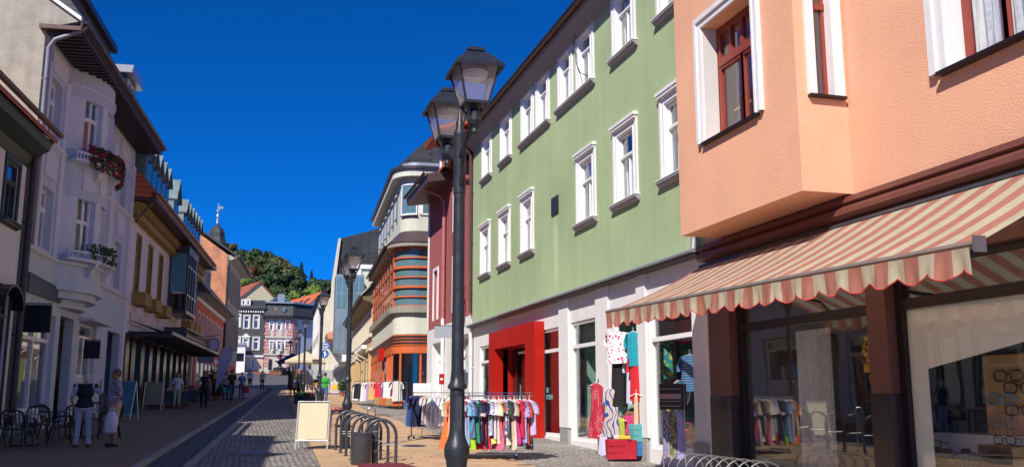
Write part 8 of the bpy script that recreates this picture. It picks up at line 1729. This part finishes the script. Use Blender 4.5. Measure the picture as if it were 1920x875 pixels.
# ------------------------------------------------------------------ optician display
bd = thing('spectacle_board', 'tall honey wood display board with rows of spectacles in the optician window', 'display board', FR, 7.6, -1.0, 1.05)
M['board_wood'] = pattern_mat('board wood', 'hstripe', [(.44, .25, .10), (.50, .30, .13), (.40, .22, .09), (.52, .32, .15)], .35, .5)
MB().bbox(7.6, 9.78, -.90, -.84, 1.40, 2.36, .01).build('board', pm('oiled pine', (.62, .38, .18), .5, var=.22, vscale=3, streak=.25), bd)
def spectacles(label, x, y, z, m, lens=None, s=1.0, root=None):
    t = thing('spectacles', label, 'spectacles', FR, x, y, z)
    f = MB()
    for k in (-1, 1):
        pts = [(x + k * .085 * s + .066 * s * math.copysign(abs(math.cos(a)) ** .7, math.cos(a)), y, z + .042 * s * math.copysign(abs(math.sin(a)) ** .7, math.sin(a))) for a in [2 * math.pi * i / 16 for i in range(17)]]; f.tube(pts, .006 * s, 5)
        f.tube([(x + k * .15 * s, y, z + .02 * s), (x + k * .155 * s, y - .09 * s, z + .015 * s), (x + k * .12 * s, y - .1, z - .02 * s)], .005 * s, 5)
    f.tube([(x - .025 * s, y, z + .012 * s), (x, y + .004, z + .02 * s), (x + .025 * s, y, z + .012 * s)], .006 * s, 5); f.build('frame', m, t)
    for k in (-1, 1): MB().ball((x + k * .085 * s, y, z), .058 * s, .003, .036 * s, 10, 6).build('lens', lens or M['glass'], t)
for lab, x, z, c in (('pale blue framed spectacles on the wood board', 1876, 747, (.08, .38, .62)), ('brown framed spectacles right of the blue pair', 1912, 768, (.14, .06, .05)), ('grey framed spectacles with a red bridge lowest on the board', 1879, 793, (.35, .32, .34)), ('dark tortoise spectacles near the top left of the board', 1890, 704, (.12, .06, .02)), ('thin dark spectacles below the tortoise pair', 1910, 726, (.05, .04, .05)), ('black spectacles at the right of the wood board', 1965, 735, (.02, .02, .02)), ('amber spectacles upper right on the wood board', 1960, 690, (.3, .12, .03)), ('wine red spectacles lower right on the wood board', 1962, 790, (.25, .02, .04))):
    q = FR.at(x, z, -.82); spectacles(lab, q[0], -.82, q[1], pm(lab[:12] + ' acetate', c, .25, var=.1), s=1.5)
M['crate_wood'] = pm('rough crate wood', (.26, .15, .07), .8, var=.35, vscale=9, bump=.5, bscale=30, rnd=.25)
def crate(label, x, y, z, w=.26, d=.2, h=.26, rot=0):
    t = local_thing('wooden_crate', label, 'crate', fpos(x, y, z), R(rot))
    for k in range(3):
        for sx in (-1, 1): MB().box(sx * w / 2 - .008, sx * w / 2 + .008, -d / 2, d / 2, h * k / 3 + .004, h * (k + 1) / 3 - .008).build('slat', M['crate_wood'], t)
        MB().box(-w / 2, w / 2, d / 2 - .012, d / 2, h * k / 3 + .004, h * (k + 1) / 3 - .008).build('slat', M['crate_wood'], t)
    for z_ in (0, h - .012):
        for k in range(2): MB().box(-w / 2 + .01, w / 2 - .01, -d / 2 + d * k / 2 + .004, -d / 2 + d * (k + 1) / 2 - .006, z_, z_ + .012).build('slat', M['crate_wood'], t)
    return t
crate('small wooden crate standing at the left of the optician shelf', 10.40, -.52, .93, .42, .22, .28, -84); crate('larger wooden crate under the spectacle board', 9.18, -.52, .93, .58, .28, .37, -96)
spectacles('thin wire spectacles lying on the left crate', 10.40, -.52, 1.27, M['gutter'], s=1.1); spectacles('wire spectacles lying on the larger crate', 9.18, -.52, 1.36, M['gutter'], s=1.1)
wb_ = local_thing('wire_basket', 'round dark wire basket between the two crates', 'basket', fpos(9.82, -.52, .94)); f = MB()
for k in range(7): zz = .03 + k * .035; r_ = .20 - .10 * abs(k - 3.2) / 3.2; f.tube([(r_ * math.cos(2 * math.pi * i / 20), r_ * math.sin(2 * math.pi * i / 20), zz) for i in range(21)], .0035, 4)
for k in range(18): a = 2 * math.pi * k / 18; f.tube([((.20 - .10 * abs(j - 3.2) / 3.2) * math.cos(a), (.20 - .10 * abs(j - 3.2) / 3.2) * math.sin(a), .03 + j * .035) for j in range(7)], .0025, 4)
f.build('mesh', M['gutter'], wb_); MB().tube([(-.2, 0, .14), (-.24, 0, .16)], .02, 6).build('handle', M['wood'], wb_)
for lab, x, y, z, m_ in (('small green succulent on top of the wire basket', 9.82, -.52, 1.18, 'bright'), ('purple succulent in front of the wire basket', 9.95, -.36, .95, 'petunia'), ('fresh green sprig inside the larger crate', 9.2, -.45, .95, 'bright'), ('green sprig at the foot of the wood board', 8.85, -.36, .95, 'bright')):
    lf = MB()
    for k in range(70): d = Vector((random.gauss(0, 1), random.gauss(0, 1), abs(random.gauss(0, 1)))).normalized(); c = d * .035; a = d * .035; e = a.orthogonal().normalized() * .015; lf.face([c + a, c + e, c - a * .6, c - e])
    o = lf.build('succulent', M[m_], label=lab, cat='plant'); o.location = fpos(x, y, z)
# optician's front room: curtain partly standing in for reflections, chair frame, yellow wreath
b = MB()
for i in range(30):
    x0_, x1_ = 13.0 + i * .03, 13.03 + i * .03; y0_, y1_ = -.9 + .05 * math.sin(i * 1.1), -.9 + .05 * math.sin((i + 1) * 1.1); b.face([(x0_, y0_, .6), (x1_, y1_, .6), (x1_, y1_, 2.95), (x0_, y0_, 2.95)])
o = b.build('curtain', M['curtain'], fr=FR, label='long pale curtain, partly a painted reflection, inside the dark optician window', cat='curtain')
b = MB()
for k in range(260): a = random.uniform(0, 6.28); r_ = .16 + random.gauss(0, .05); c = Vector((r_ * math.cos(a), random.gauss(0, .03), r_ * 1.5 * math.sin(a))); q = Vector((random.uniform(-1, 1), random.uniform(-.4, .4), random.uniform(-1, 1))).normalized() * .05; e = q.orthogonal().normalized() * .022; b.face([c + q, c + e, c - q, c - e])
o = b.build('wreath', M['yellow_fl'], label='yellow straw wreath hanging in the dark optician window', cat='wreath'); o.location = fpos(11.35, -.5, 2.0); o.rotation_euler = (0, 0, R(90))
sgn = thing('wrought_sign', 'curly black wrought iron emblem hanging inside the optician window', 'sign', FR, 11.3, -.5, 2.4); f = MB()
for s in (-1, 1): f.tube([(11.4 + s * (.05 + .12 * math.sin(k * .5)), -.5, 2.32 + .045 * k) for k in range(11)], .012, 5)
f.tube([(11.4 + .2 * math.cos(2 * math.pi * k / 16), -.5, 2.55 + .13 * math.sin(2 * math.pi * k / 16)) for k in range(17)], .012, 5); f.tube([(11.15, -.5, 2.2), (11.15, -.5, 2.9), (11.5, -.5, 2.85)], .012, 5); f.build('scrollwork', M['gutter'], sgn)

# fallen leaves and small litter on the paving, drain covers in the cobbles
M['dry_leaf'] = pm('dry leaf', (.34, .13, .04), .8, var=.3, vscale=20)
b = MB()
for k in range(170):
    x = random.uniform(2.5, 7.7); y = random.uniform(17, 30)
    if random.random() < .35: x = random.uniform(-.6, 2.5)
    z = gz(y) + .022; a = random.uniform(0, 6.28); s_ = random.uniform(.018, .04); u = Vector((math.cos(a), math.sin(a), random.uniform(0, .4))) * s_; v = Vector((-math.sin(a), math.cos(a), 0)) * s_ * .6; c = Vector((x, y, z)); b.face([c + u, c + v, c - u * .8, c - v])
b.build('fallen_leaves', M['dry_leaf'], label='scattered dry leaves on the paving', kind='stuff')
for lab, x, y in (('round iron manhole cover in the cobbled roadway', .35, 21.5), ('round iron manhole cover in the tan paving', 4.0, 22.8)):
    t = local_thing('manhole_cover', lab, 'manhole cover', (x, y, gz(y) + .016)); t.rotation_euler = (math.atan(.032), 0, 0)
    MB().lathe([(.34, -.01), (.34, .004), (.31, .006)], n=28).build('rim', M['granite'], t); MB().lathe([(.30, -.01), (.30, .008), (.02, .008)], n=28).build('lid', M['gutter'], t)
